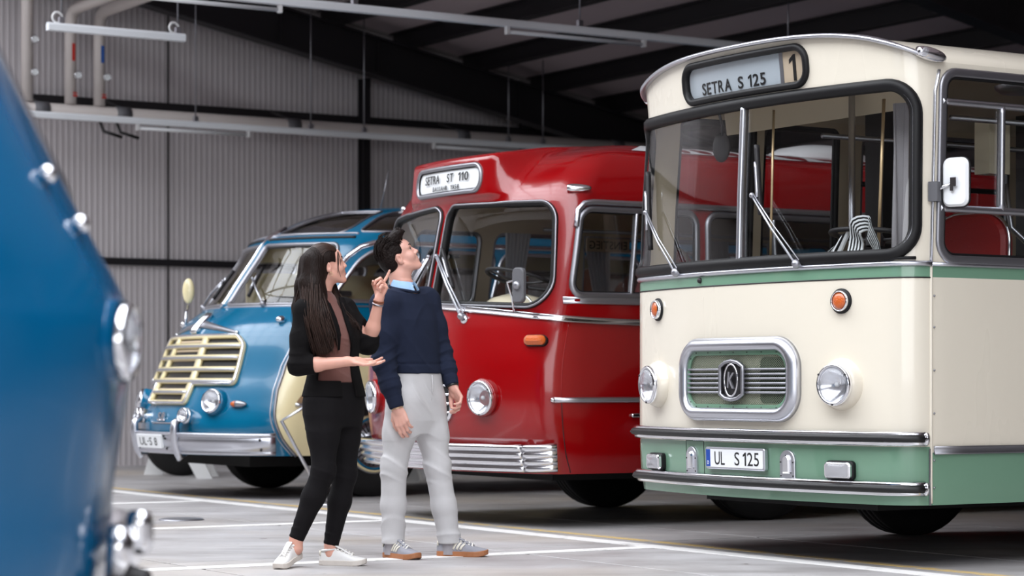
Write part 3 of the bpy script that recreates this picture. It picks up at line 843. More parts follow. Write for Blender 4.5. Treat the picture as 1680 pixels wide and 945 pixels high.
for sg in (1, -1):
    side = lambda a, b: (min(sg * a, sg * b), max(sg * a, sg * b))
    def reg(a, b, t0, t1):
        x0, x1 = side(a, b); return [(x0, t0), (x1, t0), (x1, t1), (x0, t1)]
    ya = 1.95; s_arch = float(np.interp(ya, SB.P[60:, 1], SB.S[60:]))
    def archline(s0, s1, t, rr=.62, zc=.5, n=14):
        """lower edge with wheel arch cut"""
        out = [(s0, t)]
        for c in (s_arch, s_arch + 5.3):
            h = math.acos(max(-1, min(1, (t - zc) / rr)))
            if t - zc >= rr: continue
            for k in range(n + 1):
                a = h - 2 * h * k / n if True else 0
                out.append((c - rr * math.sin(a), zc + rr * math.cos(a)))
        out.append((s1, t)); return out
    lo = archline(SX, SE, .33); mid = archline(SX, SE, .60)
    g_ = lo + [(SE, .60)] + [p for p in mid[::-1] if p[0] < SE] if False else None
    # one skirt per side with arches, cut at the moulding
    low_poly = [(SX, .33)]
    for c in (s_arch, s_arch + 5.3):
        q = math.sqrt(.62 ** 2 - .17 ** 2); q2 = math.sqrt(.62 ** 2 - .10 ** 2)
        low_poly += [(c - q, .33), (c - q2, .60), (c + q2, .60), (c + q, .33)] if False else []
    segs = [SX, s_arch - .61, s_arch + .61, s_arch + 5.3 - .61, s_arch + 5.3 + .61, SE]
    for a, b in ((0, 1), (2, 3), (4, 5)):
        skin('skirt_panel', SB, reg(segs[a], segs[b], .33, .60), [], 'green_paint', city, (.2, .1), 'underbody')
    up = [(SX, .60), (segs[1], .60)]
    for c, nxt in ((s_arch, segs[3]), (s_arch + 5.3, SE)):
        up += [(c + .61 * -math.cos(PI * k / 12), .60 + .50 * math.sin(PI * k / 12)) for k in range(0, 13)]
        up += [(nxt, .60)]
    up += [(SE, 1.495), (SX, 1.495)]
    uu = []
    for p in up:
        if not uu or np.hypot(p[0] - uu[-1][0], p[1] - uu[-1][1]) > 1e-4: uu.append(p)
    uu = [(sg * s, t) for s, t in uu]
    skin('flank_panel', SB, uu, [], 'cream_paint', city, (.2, .2), 'cream_lining')
    skin('belt_band', SB, reg(SX, SE, 1.495, 1.56), [], 'green_paint', city, (.3, .1), 'cream_lining')
    wins = []
    edges = [(1.385, 2.66), (2.76, 4.05), (4.15, 5.45), (5.55, 6.85), (6.95, 8.25), (8.35, 9.65), (9.75, 11.2)] if sg > 0 else [(1.46, 2.06), (2.12, 2.74), (2.92, 4.2), (4.32, 5.6), (5.72, 7.0), (7.12, 8.4), (8.52, 9.8), (9.92, 11.2)]
    for i, (a, b) in enumerate(edges):
        bot = 1.585
        if sg < 0 and i < 2: bot = 1.575
        x0, x1 = side(a, min(b, SE - .1)); wins.append(rrect(x0, x1, bot, 2.555, .10 if sg > 0 or i > 1 else .06, 6))
    top = 2.602
    skin('window_surround', SB, reg(SX, SE, 1.56, top), wins, 'cream_paint', city, (.25, .12), 'cream_lining')
    for i, wpoly in enumerate(wins):
        wmat = 'dull_metal' if sg > 0 else ('gasket_rubber' if i < 2 else 'dull_metal')
        fr = trim('window_frame', SB, wpoly, [(-.02, -.024), (.014, -.024), (.02, -.012), (.012, 0), (.016, .012), (.006, .022), (-.02, .022)], wmat, city, True, d=.05)
        trim('window_gasket', SB, offset_poly(wpoly, -.026), circ(.012, 6), 'gasket_rubber', fr, True, d=.06)
        skin('pane', SB, offset_poly(wpoly, -.015), [], 'side_glass', fr, (.5, .5), off=-.012, edge=.12)
        s0 = min(p[0] for p in wpoly); s1 = max(p[0] for p in wpoly)
        if sg > 0:
            trim('glazing_bar', SB, [(s0, 2.40), (s1, 2.40)], [(-.02, -.016), (.012, -.016), (.018, 0), (.012, .016), (-.02, .016)], 'aluminium', fr)
            trim('glazing_bar', SB, [(s0, 1.85), (s1, 1.85)], [(-.02, -.018), (.012, -.018), (.018, 0), (.012, .018), (-.02, .018)], 'aluminium', fr)
            sm_ = 1.815 if i == 0 else (s0 + s1) / 2
            trim('glazing_bar', SB, [(sm_, 1.85), (sm_, 2.40)], [(-.02, -.014), (.012, -.014), (.018, 0), (.012, .014), (-.02, .014)], 'aluminium', fr)
        elif i >= 2:
            trim('glazing_bar', SB, [(s0, 2.22), (s1, 2.22)], [(-.02, -.016), (.012, -.016), (.018, 0), (.012, .016), (-.02, .016)], 'dark_steel', fr)
    trim('side_moulding', SB, [(sg * (SX + .02), .612), (sg * segs[1], .612)], [(-.004, -.02), (.012, -.02), (.014, -.012), (.010, -.010), (.022, .0), (.010, .012), (.014, .014), (.012, .022), (-.004, .022)], 'dull_metal', city, d=.2)
    trim('belt_strip', SB, [(sg * SX, 1.562), (sg * SE, 1.562)], half_round(.022, .014), 'aluminium', city, d=.2)
    trim('corner_joint', SB, [(sg * (SX + .004), .34), (sg * (SX + .004), 1.56)], half_round(.016, .006, 4), 'cream_paint' if True else '', city)
    rv = MB()
    for t in (.42, .56, .80, 1.02, 1.24, 1.40): rv.lathe([(.006, 0), (.005, .004), (0, .005)], 8, SB.frame(sg * (SX + .022), t, .001))
    rv.build('rivets', 'dull_metal', city)
skin('corner_strip', SB, [(SX - .012, .33), (SX, .33), (SX, .62), (SX - .012, .62)], [], 'dull_metal', city, off=.004)
# roof
bs = np.linspace(-SB.sc, SB.sc, 57)
def roof_pt(s, b):
    t = ztop(s) if abs(s) < SX else 2.602
    p = SB.pts(s, min(t, 2.95)); y1 = SB.L
    return (p[0], p[1] + (y1 - p[1]) * b, t)
bb = [0, .01, .03, .06, .1, .2, .35, .5, .7, 1]
rf = MB().grid(roof_pt, bs, bb)
rf.cm = 1; rf.grid(lambda s, b: (lambda p: (p[0] * .985, p[1] + .02, p[2] - .035))(roof_pt(s, b)), bs, bb, flip=True)
roof = rf.build('roof', ['cream_paint', 'cream_lining'], city)
seam = trim('roof_seam', SB, [(s, ztop(s)) for s in np.linspace(-1.30, 1.30, 80)], [(-.02, -.012), (.028, -.012), (.036, -.004), (.036, .006), (.028, .012), (-.02, .012)], 'aluminium', city, d=.05, label='bright visor edge trim')
# rear end
MB().grid(lambda x, z: (x * (1.22 if z < 1.6 else 1.2), 10.5, z), [-1, 0, 1], [.33, 1.5, 2.6]).build('rear_panel', 'cream_paint', city)
# front mouldings: belt strip and two bumper rails
trim('belt_strip', SB, [(-SX, 1.564), (SX, 1.564)], half_round(.03, .018), 'aluminium', city)
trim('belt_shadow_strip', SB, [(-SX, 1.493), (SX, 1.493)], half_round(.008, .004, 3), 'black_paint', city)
BUMP = [(-.004, -.036), (.030, -.036), (.036, -.028), (.034, -.018), (.046, -.012), (.056, 0), (.046, .012), (.034, .016), (.036, .026), (.028, .036), (-.004, .036)]
for t in (.67, .418):
    bo = trim('bumper_rail', SB, [(-1.31, t), (1.295, t)], BUMP, 'chrome', city)
    ins = [(.036, -.022), (.047, -.015), (.057, 0), (.047, .013), (.036, .017)]
    trim('bumper_rubber', SB, [(-1.30, t), (1.285, t)], [(a + .002, b * 1.05) for a, b in ins], 'rubber', bo)
    for s in (-1.31, 1.295):
        MB().lathe([(.036, 0), (.036, .034), (.030, .044), (.012, .050), (0, .050)], 16, SB.frame(s, t, 0), squash=(.45, 1)).build('end_cap', 'chrome', bo)
# windshield
ws = trim('windshield_gasket', SB, WS, [(-.03, -.034), (.012, -.034), (.028, -.022), (.028, .012), (.012, .030), (-.03, .030)], 'gasket_rubber', city, True, d=.03)
trim('bright_trim', SB, offset_poly(WS, -.020), [(.016, -.004), (.026, -.003), (.027, 0), (.026, .004), (.016, .004)], 'aluminium', ws, True, d=.03)
skin('pane', SB, offset_poly(WS, -.01), [], 'clear_glass', ws, (.05, .06), off=-.01)
trim('centre_bar', SB, [(.055, 1.60), (.035, 2.48)], [(-.02, -.016), (.016, -.016), (.024, -.008), (.024, .008), (.016, .016), (-.02, .016)], 'aluminium', ws)
trim('sill_seal', SB, [(-1.25, 1.592), (1.25, 1.592)], half_round(.018, .02), 'gasket_rubber', ws)
# destination sign
sgn = empty('destination_sign'); sgn.parent = city
trim('sign_gasket', SB, SG, [(-.03, -.022), (.012, -.024), (.024, -.014), (.026, .0), (.016, .014), (-.02, .016)], 'gasket_rubber', sgn, True, d=.03)
skin('sign_blind', SB, SG, [], 'pale_sign', sgn, (.06, .06), off=-.014)
skin('number_blind', SB, [(.365, 2.545), (.545, 2.545), (.545, 2.735), (.365, 2.735)], [], 'beige_sign', sgn, (.06, .06), off=-.011)
skin('sign_divider', SB, [(.338, 2.54), (.365, 2.54), (.365, 2.74), (.338, 2.74)], [], 'aluminium', sgn, (.06, .06), off=-.009)
skin('sign_glass', SB, offset_poly(SG, -.012), [], 'instrument_glass', sgn, (.08, .08), off=.002)
letters('sign_lettering', 'SETRA', .066, .285, 'letter_black', sgn, SB.frame(-.235, 2.602, -.013), .002, .012, 1.0)
letters('sign_lettering', 'S 125', .066, .235, 'letter_black', sgn, SB.frame(.095, 2.602, -.013), .002, .012, .92)
letters('sign_lettering', '1', .14, .048, 'letter_black', sgn, SB.frame(.438, 2.635, -.010), .002, .02)
# marker lamps on the roof corners
for sg in (-1, 1):
    Mx = SB.frame(sg * 1.31, 2.635, .0) @ RZ(-sg * .2)
    mk = MB().sweep([(x, 0, .012) for x in np.linspace(-.075, .095, 12)], [(.036 * math.cos(a), .036 * math.sin(a)) for a in np.linspace(0, 2 * PI, 13)[:-1]], None,
                    scales=[max(.08, math.sqrt(max(0, 1 - ((x - .0) / .1) ** 2))) for x in np.linspace(-.075, .095, 12)])
    o = mk.build('marker_lamp', 'chrome', city, Mx @ Matrix.Diagonal((sg, 1, 1, 1)))
    MB().sphere((-.035, 0, .018), (.036, .030, .030), 14, 8).build('marker_lens', 'lamp_glass', o)
# indicators, headlamps, fog lamps
def round_lamp(nm, s, t, r, boss, lens, ring='chrome', surf=SB, root=city, depth=.06, bossmat='cream_paint', tilt=0.0, bossr=1.32):
    fr = surf.frame(s, t, 0)
    if tilt: fr = fr @ RX(tilt)
    e = empty(nm); e.parent = root; e.matrix_local = fr
    if boss: MB().lathe([(r * bossr, -.03), (r * bossr * .98, .008), (r * 1.14, depth * .45), (r * 1.06, depth * .62), (r * .95, depth * .62)], 32).build('lamp_boss', bossmat, e)
    d0 = depth * .6 if boss else 0.0
    rg_ = MB().lathe([(r * 1.02, d0 - .01), (r * 1.06, d0 + .004), (r * 1.04, d0 + .022), (r * .97, d0 + .032), (r * .88, d0 + .026), (r * .86, d0 + .016)], 36).build('lamp_ring', ring, e)
    dome = .035 if lens == 'lamp_glass' else .03
    MB().lathe([(r * .88, d0 + .016)] + [(r * .88 * math.cos(a), d0 + .016 + dome * (r / .1) ** .5 * math.sin(a)) for a in np.linspace(.12, PI / 2, 8)], 32).build('lamp_lens', lens, e)
    if lens == 'lamp_glass':
        rf_ = MB().lathe([(r * .87 * math.sin(a), d0 + .014 - r * .55 * (1 - math.sin(a) ** 2)) for a in np.linspace(PI / 2, .12, 9)] + [(0, d0 + .014 - r * .55)], 28).build('reflector_bowl', 'reflector', e)
        MB().sphere((0, 0, d0 - r * .12), r * .13, 12, 8).build('bulb', 'white_paint', rf_)
    if lens == 'lamp_glass':
        sc = MB()
        for a in (-PI / 2, PI / 2 * .35, PI - PI / 2 * .35): sc.lathe([(.006, 0), (.005, .006), (0, .007)], 8, T(r * .97 * math.cos(a), r * .97 * math.sin(a), d0 + .028))
        sc.build('ring_screws', 'dark_steel', e)
    return e
for sg in (-1, 1):
    round_lamp('headlamp', sg * .82, .948, .105, True, 'lamp_glass', tilt=.03, depth=.085)
    e = round_lamp('indicator_lamp', sg * .82, 1.38, .052, False, 'amber_lens')
    MB().lathe([(.066, -.01), (.066, .008), (.05, .012)], 28).build('lamp_gasket', 'gasket_rubber', e)
    fr = SB.frame(sg * .82, .503, 0)
    e = empty('fog_lamp'); e.parent = city; e.matrix_local = fr
    MB().prism(rrect(-.092, .092, -.050, .050, .024, 5), -.01, .030, None, .01).build('lamp_housing', 'gasket_rubber', e)
    MB().prism(rrect(-.086, .086, -.043, .043, .02, 5), .026, .046, None, .006).build('lamp_ring', 'chrome', e)
    b = MB(); po = rrect(-.074, .074, -.033, .033, .014, 5); n_ = len(po)
    b.add([(x, y, .0465) for x, y in po] + [(x * .6, y * .6, .058) for x, y in po] + [(0, 0, .061)], [(k, (k + 1) % n_, n_ + (k + 1) % n_, n_ + k) for k in range(n_)] + [(n_ + k, n_ + (k + 1) % n_, 2 * n_) for k in range(n_)])
    b.build('lamp_lens', 'lamp_glass', e)
    MB().prism(rrect(-.074, .074, -.033, .033, .014, 5), .040, .0464).build('reflector', 'reflector', e)
# radiator grille
gf = SB.frame(.02, .97, 0)
gr = empty('radiator_grille'); gr.parent = city; gr.matrix_local = gf
def arch_rect(w, h, bow, r, n=8):
    a = rpoly([(-w, -h), (w, -h), (w, h), (-w, h)], r, n)
    return [(x, y + (bow * (1 - (x / w) ** 2) if y > 0 else -bow * .35 * (1 - (x / w) ** 2)) * min(1, abs(y) / h)) for x, y in a]
def bowz(x, k=.30): return -.115 * x * x      # the front is bowed in plan
go = densify(arch_rect(.485, .185, .035, .12), .03)
P3 = [(x, y, bowz(x) + .012) for x, y in go]
b = MB(); b.sweep(P3, [(-.02, -.040), (.020, -.040), (.036, -.030), (.042, -.008), (.034, .014), (.012, .032), (-.02, .036)], [(0, 0, 1)] * len(P3), True)
b.build('grille_frame', 'aluminium', gr)
gi = arch_rect(.445, .148, .03, .085)
V2, F2 = cdt(densify(gi, .04), [], (.06, .06))
b = MB(); b.add([(x, y, bowz(x) - .004) for x, y in V2], F2, False); b.build('grille_backing', 'grille_dark', gr)
b = MB(); b.prism([(.20, -.13), (.43, -.12), (.43, .12), (.20, .13)], -.02, 0.0, T(0, 0, .002 - .03)); b.build('cooling_duct', 'black_paint', gr)
dk = MB(); q = rrect(.21, .425, -.125, .125, .03, 3); dk.add([(x, y, bowz(x) + .0015) for x, y in q], [tuple(range(len(q)))], False); dk.build('duct_opening', 'black_paint', gr)
gg = densify(arch_rect(.435, .142, .03, .08), .03)
b = MB(); b.sweep([(x, y, bowz(x) + .012) for x, y in gg], [(-.004, -.014), (.006, -.014), (.006, .014), (-.004, .014)], [(0, 0, 1)] * len(gg), True, smooth=False)
b.build('mesh_border', 'green_paint', gr)
bl = MB()
for k in range(22):
    p = gg[int(k * len(gg) / 22)]; bl.lathe([(.004, 0), (.003, .003), (0, .0035)], 6, T(p[0], p[1], bowz(p[0]) + .018))
bl.build('border_rivets', 'dark_steel', gr)
# expanded-metal mesh: crossing wires clipped to the opening
mesh_ = MB(); gp = np.array(arch_rect(.43, .138, .03, .08)); pitch = .0165
for sl in (1, -1):
    for c in np.arange(-.75, .75, pitch):
        ts = np.linspace(-.16, .19, 60); X = (c + sl * ts * 1.25); ok = inpoly(X, ts, gp)
        if ok.sum() < 2: continue
        i0, i1 = np.argmax(ok), len(ok) - 1 - np.argmax(ok[::-1])
        tt = np.linspace(ts[i0], ts[i1], 3)
        mesh_.sweep([(c + sl * t * 1.25, t, bowz(c + sl * t * 1.25) + .010) for t in tt], [(-.001, -.0011), (.001, -.0011), (.001, .0011), (-.001, .0011)], [(0, 0, 1)] * 3, cap=False, smooth=False)
mo = mesh_.build('wire_mesh', 'mesh_wire', gr); mo['kind'] = 'stuff'
for y in (-.066, -.042, -.016, .010, .034, .060):
    for x0, x1 in ((-.43, -.10), (.10, .43)):
        MB().sweep([(x, y, bowz(x) + .020) for x in np.linspace(x0, x1, 8)], [(-.006, -.006), (.004, -.006), (.008, 0), (.004, .006), (-.006, .006)], [(0, 0, 1)] * 8).build('grille_bar', 'dull_metal', gr)
em = empty('grille_emblem'); em.parent = gr
sh = densify([(-.10, -.075), (-.055, -.098), (0, -.106), (.055, -.098), (.10, -.075), (.10, .075), (.055, .098), (0, .106), (-.055, .098), (-.10, .075)], .03)
b = MB().sweep([(x, y, .030) for x, y in sh], [(-.012, -.009), (.008, -.009), (.012, 0), (.008, .009), (-.012, .009)], [(0, 0, 1)] * len(sh), True); b.build('emblem_frame', 'dull_metal', em)
b = MB(); b.add([(x, y, .016) for x, y in sh], [tuple(range(len(sh)))], False); b.build('emblem_plate', 'dark_steel', em)
ov = [(.058 * math.cos(a), .088 * math.sin(a), .034) for a in np.linspace(0, 2 * PI, 33)[:-1]]
MB().tube(ov, .006, 8, closed=True).build('emblem_oval', 'chrome', em)
letters('emblem_letter', 'K', .085, .062, 'aluminium', em, T(.004, 0, .030) @ Matrix.Shear('XZ', 4, (0, 0)) @ Matrix(((1, .22, 0, 0), (0, 1, 0, 0), (0, 0, 1, 0), (0, 0, 0, 1))), .008, .02)
# number plate
pf = SB.frame(.03, .543, .010)
npl = empty('number_plate'); npl.parent = city; npl.matrix_local = pf
MB().prism(rrect(-.262, .262, -.060, .060, .012, 4), -.012, .010, None, .004).build('plate_holder', 'aluminium', npl)
MB().prism(rrect(-.250, .250, -.049, .049, .008, 4), .009, .0125).build('plate_sheet', 'white_sign', npl)
MB().prism([(-.250, -.047), (-.212, -.047), (-.212, .047), (-.250, .047)], .0120, .0132).build('plate_band', 'plate_blue', npl)
letters('plate_country_letter', 'D', .020, .014, 'white_sign', npl, T(-.231, -.026, .0134), .0008, .01)
letters('plate_lettering', 'UL', .072, .090, 'letter_black', npl, T(-.128, 0, .0127), .001, .0)
letters('plate_lettering', 'S', .072, .042, 'letter_black', npl, T(.026, 0, .0127), .001, .0)
letters('plate_lettering', '125', .072, .138, 'letter_black', npl, T(.148, 0, .0127), .001, .0, .85)
# towing-eye covers
for s in (-.405, .445):
    e = empty('towing_eye_cover'); e.parent = city; e.matrix_local = SB.frame(s, .525, .004)
    out = [(-.056, -.075), (.056, -.075)] + [(.056 * math.cos(a), .019 + .056 * math.sin(a)) for a in np.linspace(0, PI, 13)]
    MB().prism(out, -.006, .008, None, .003).build('cover_plate', 'aluminium', e)
    ins = [(-.026, -.050), (.026, -.050)] + [(.026 * math.cos(a), .024 + .026 * math.sin(a)) for a in np.linspace(0, PI, 11)]
    MB().prism(ins, .007, .022, None, .008).build('cover_boss', 'chrome', e)
    MB().box((0, -.046, .010), (.06, .004, .005)).build('cover_slot', 'dark_steel', e)
    sc = MB()
    for x, y in ((-.045, -.063), (.045, -.063), (-.046, .01), (.046, .01)): sc.lathe([(.005, .007), (.004, .011), (0, .011)], 8, T(x, y, 0))
    sc.build('cover_screws', 'dark_steel', e)
trim('hatch_outline', SB, hatch, half_round(.004, .002, 3), 'black_paint', city, True)
MB().lathe([(.016, 0), (.014, .012), (.006, .018), (0, .019)], 12, SB.frame(-.32, 1.528, 0)).build('washer_nozzle', 'dark_steel', city)
# wipers: pantograph arms
def wiper(nm, surf, root, pivot, tip, b0, b1, rise=.05, twin=True, r=.007):
    e = empty(nm); e.parent = root
    p0 = surf.at(*pivot, .03); p1 = surf.at(*tip, rise); d = unit(np.cross(p1 - p0, surf.nrm(*pivot)))
    MB().tube([p0, (p0 + p1) / 2 + surf.nrm(*pivot) * .015, p1], r, 8).build('wiper_arm', 'aluminium', e)
    if twin: MB().tube([p0 + d * .03, (p0 + p1) / 2 + d * .022 + surf.nrm(*pivot) * .015, p1 + d * .012], r * .6, 6).build('wiper_arm', 'aluminium', e)
    MB().lathe([(.026, -.03), (.026, .02), (.016, .036), (0, .04)], 14, surf.frame(*pivot, .01)).build('wiper_pivot', 'dull_metal', e)
    MB().sphere(tuple(p1), .016, 10, 6).build('wiper_joint', 'dull_metal', e)
    st = [(b0[0] + (b1[0] - b0[0]) * k / 8, b0[1] + (b1[1] - b0[1]) * k / 8) for k in range(9)]
    bl_ = trim('wiper_blade', surf, st, [(-.014, -.004), (.0, -.010), (.016, -.008), (.016, .008), (.0, .010), (-.014, .004)], 'dark_steel', e, off=.022)
    mid = [st[2], st[4], st[6]]
    trim('blade_bridge', surf, mid, [(.0, -.006), (.02, -.005), (.02, .005), (.0, .006)], 'aluminium', bl_, off=.028)
    return e
wiper('wiper', SB, city, (-.554, 1.583), (-.935, 1.946), (-1.0, 2.19), (-.90, 1.73))
wiper('wiper', SB, city, (.528, 1.583), (.195, 1.965), (.186, 2.24), (.244, 1.86))
# driver's mirror
mr = empty('wing_mirror'); mr.parent = city
arm0 = SB.at(1.335, 1.93, .02); ctr = SB.at(1.40, 1.975, .10)
MB().tube([arm0, SB.at(1.36, 1.955, .06), ctr], .009, 8).build('mirror_arm', 'chrome', mr)
MB().box(tuple(arm0), (.05, .05, .10), (0, 0, .4)).build('mirror_clamp', 'clamp_grey', mr)
nx = unit(np.array([.35, -1.0, 0])); xx = unit(np.array([1.0, .35, 0]))
Mm = Matrix(((xx[0], 0, nx[0], ctr[0]), (xx[1], 0, nx[1], ctr[1]), (0, 1, 0, ctr[2]), (0, 0, 0, 1)))
hd = MB().prism(rrect(-.072, .072, -.125, .125, .04, 6), -.022, .012, None, .012).build('mirror_head', 'white_sign', mr, Mm)
rim = [(x, y, -.014) for x, y in rrect(-.072, .072, -.125, .125, .04, 6)]
MB().tube(rim, .006, 6, closed=True).build('mirror_rim', 'gasket_rubber', hd)
MB().box((0, -.0, .018), (.034, .045, .02)).box((-.01, -.03, .018), (.02, .03, .014)).build('mirror_bracket', 'chrome', hd)
MB().prism(rrect(-.064, .064, -.117, .117, .036, 5), -.024, -.021).build('mirror_glass', 'chrome', hd)
# drip rail beside the windshield corner
trim('corner_bead', SB, [(1.335, 1.57), (1.335, 2.45), (1.37, 2.56)], half_round(.016, .014), 'aluminium', city)
# ---- interior
MB().box((0, 5.3, .70), (2.28, 10.2, .06)).build('cabin_floor', 'underbody', city)
MB().box((0, 5.2, .46), (1.5, 10.0, .36)).build('chassis', 'underbody', city)
ds = MB(); dpts = [(SB.pts(s, 1.55) - np.array([0, 0, 0])) for s in np.linspace(-1.15, 1.15, 25)]
for dz, z in ((0, 1.0), (0, 1.5)): pass
vs0 = []; fs0 = []
for k, p in enumerate(dpts):
    vs0 += [(p[0] * .97, p[1] + .05, .75), (p[0] * .97, p[1] + .05, 1.50), (p[0] * .95, p[1] + .30, 1.53), (p[0] * .93, p[1] + .42, 1.46), (p[0] * .93, p[1] + .40, .75)]
for k in range(24):
    for j in range(4): fs0.append((k * 5 + j, k * 5 + j + 1, (k + 1) * 5 + j + 1, (k + 1) * 5 + j))
ds.add(vs0, fs0); ds.build('dashboard', 'black_paint', city)
b = MB(); b.lathe([(0, .12), (.10, .115), (.20, .085), (.26, .03), (.27, 0)], 28, T(.58, .33, 1.50)); b.build('instrument_binnacle', 'cream_plastic', city)
def steering(root, loc, R, tilt, mat, spokes=2, col='dark_steel'):
    e = empty('steering_wheel'); e.parent = root; e.matrix_local = T(*loc) @ RX(tilt)
    MB().tube([(R * math.cos(a), R * math.sin(a), 0) for a in np.linspace(0, 2 * PI, 37)[:-1]], .014, 8, closed=True).build('wheel_rim', mat, e)
    for k in range(spokes):
        a = 2 * PI * k / spokes + .3
        MB().tube([(0, 0, -.03), (R * .5 * math.cos(a), R * .5 * math.sin(a), -.02), (R * math.cos(a), R * math.sin(a), 0)], .010, 6).build('wheel_spoke', mat, e)
    MB().lathe([(0, .01), (.035, .008), (.055, -.02), (.05, -.06)], 18).build('wheel_hub', mat, e)
    MB().tube([(0, 0, -.05), (0, .05, -.55)], .022, 8).build('steering_column', col, e)
steering(city, (.62, .30, 1.745), .24, -.10, 'dark_steel')
def bus_seat(root, x, y, z0, mat, w=.44, h=.56, rim=True, nm='passenger_seat', face=0, ht=None):
    e = empty(nm); e.parent = root; e.matrix_local = T(x, y, z0) @ RZ(face)
    b = MB(); po = rpoly([(-w / 2, .0), (w / 2, .0), (w / 2 * .86, h), (-w / 2 * .86, h)], [.05, .05, .17, .17], 7)
    
    b.prism(po, -.045, .045, T(0, .24, .42) @ RX(PI / 2 - .16), .02); b.build('backrest', mat, e)
    MB().prism(rrect(-w / 2, w / 2, -.22, .22, .08, 5), 0, .11, T(0, 0, .36), .03).build('seat_cushion', mat, e)
    if rim:
        pth = [tuple(T(0, .24, .42) @ RX(PI / 2 - .16) @ Vector((x_ * 1.03, y_ * 1.02, .0))) for x_, y_ in po[15:]]
        MB().tube(pth, .012, 6).build('grab_rim', 'chrome', e)
    MB().tube([(0, 0, 0), (0, 0, .37)], .03, 8).build('seat_post', 'dark_steel', e)
    return e
bus_seat(city, .64, .74, .97, 'red_leather', .54, .50, True, 'driver_seat', .25)
for y in (2.5, 3.3, 4.1, 4.9, 5.7, 6.5):
    for x in (-.92, -.46, .92): bus_seat(city, x, y, .73, 'grey_fabric' if x < 0 else 'red_leather', .42, .52, True)
for y in (.95,): bus_seat(city, -.35, y + .6, .98, 'cream_plastic', .42, .48, True, 'conductor_seat', .4)
for (x, y, mt) in ((.13, .55, 'aluminium'), (.64, .62, 'aluminium'), (-.92, .62, 'black_paint'), (-.40, 1.5, 'black_paint'), (.30, 2.2, 'dull_metal'), (-.3, 3.0, 'dull_metal'), (.3, 3.9, 'dull_metal')):
    MB().tube([(x, y, .73), (x, y, 2.66)], .019, 10).build('grab_pole', mt, city)
for x in (-.55, .55): MB().tube([(x, .9, 2.42), (x, 9.5, 2.42)], .016, 8).build('ceiling_rail', 'dull_metal', city)
MB().tube([(.30, 1.55, 2.1), (.30, 1.6, 1.85), (.55, 1.7, 1.60), (1.1, 1.72, 1.58)], .018, 8).build('cab_partition_rail', 'aluminium', city)
MB().box((.72, 1.75, 1.2), (.9, .03, .78)).build('cab_partition', 'cream_lining', city)
# header panel above the windshield and its housings
MB().box((-.15, .62, 2.54), (1.9, .04, .17), (.15, 0, 0)).build('header_panel', 'cream_lining', city)
MB().box((.30, 1.45, 2.30), (.12, .16, .30)).build('ticket_holder', 'cream_plastic', city)
MB().box((-.62, 1.42, 1.7), (.16, .12, 1.9)).build('door_post', 'black_paint', city)
MB().box((-.62, 2.65, 1.7), (.12, .12, 1.9)).build('door_post', 'black_paint', city)
im = empty('interior_mirror'); im.parent = city
MB().tube([SB.at(-.25, 2.46, -.03), SB.at(-.36, 2.42, -.12), SB.at(-.42, 2.36, -.16)], .008, 6).build('mirror_arm', 'dark_steel', im)
MB().sphere(tuple(SB.at(-.42, 2.30, -.16)), (.055, .018, .085), 16, 10, RZ(.5)).build('mirror_head', 'dark_steel', im)
MB().tube([SB.at(.02, 1.90, -.03), SB.at(-.04, 1.86, -.06), SB.at(-.045, 1.68, -.06), SB.at(.03, 1.62, -.03)], .012, 8).build('grab_handle', 'aluminium', city)
# gathered sun curtain with brass rod beside the driver
b = MB(); nf = 40
def curt(k, z):
    u = k / nf; amp = .025 * (0.4 + .6 * (2.42 - z) / .8)
    return (.86 + .22 * u + amp * math.sin(u * 34), .20 + .13 * u + amp * math.cos(u * 27), z)
b.grid(curt, list(range(nf + 1)), list(np.linspace(1.62, 2.42, 6))); b.build('sun_curtain', 'grey_fabric', city)
pmat('brass', (0.62, 0.45, 0.26, 1), 0.35, 0.6)
MB().tube([(.80, .16, 1.62), (.80, .20, 2.45)], .009, 8).build('curtain_rod', 'brass', city)
MB().tube([(.12, -.02, 1.62), (.10, .02, 2.45)], .007, 8).build('curtain_rod', 'brass', city)
# paper blind and lettering on the far inside
MB().box((-1.13, 5.0, 1.86), (.012, 1.15, .56)).build('window_blind', 'white_sign', city)
Ml = T(-1.165, 4.2, 2.42) @ RZ(PI / 2) @ RX(PI / 2)
text_mesh('Ausstieg', .075, .34, .002, .01).build('exit_lettering', 'letter_black', city, Ml)
ar = MB(); ar.prism([(-.17, -.005), (.11, -.005), (.11, -.02), (.17, 0), (.11, .02), (.11, .005), (-.17, .005)], 0, .002, Ml @ T(0, -.085, 0)); ar.build('exit_arrow', 'letter_black', city)
MB().lathe([(0, .0), (.13, .0), (.16, .02), (.165, .04)], 24, T(.5, 1.5, 2.60)).build('ceiling_lamp', 'dull_metal', city)
for sg in (-1, 1):
    for y in (1.95, 7.25):
        make_wheel(.50, .27, city, T(sg * .96, y, .50) @ (RZ(PI) if sg < 0 else Matrix.Identity(4)))
MB().box((1.05, 1.28, .26), (.20, .012, .22)).build('mud_flap', 'rubber', city)
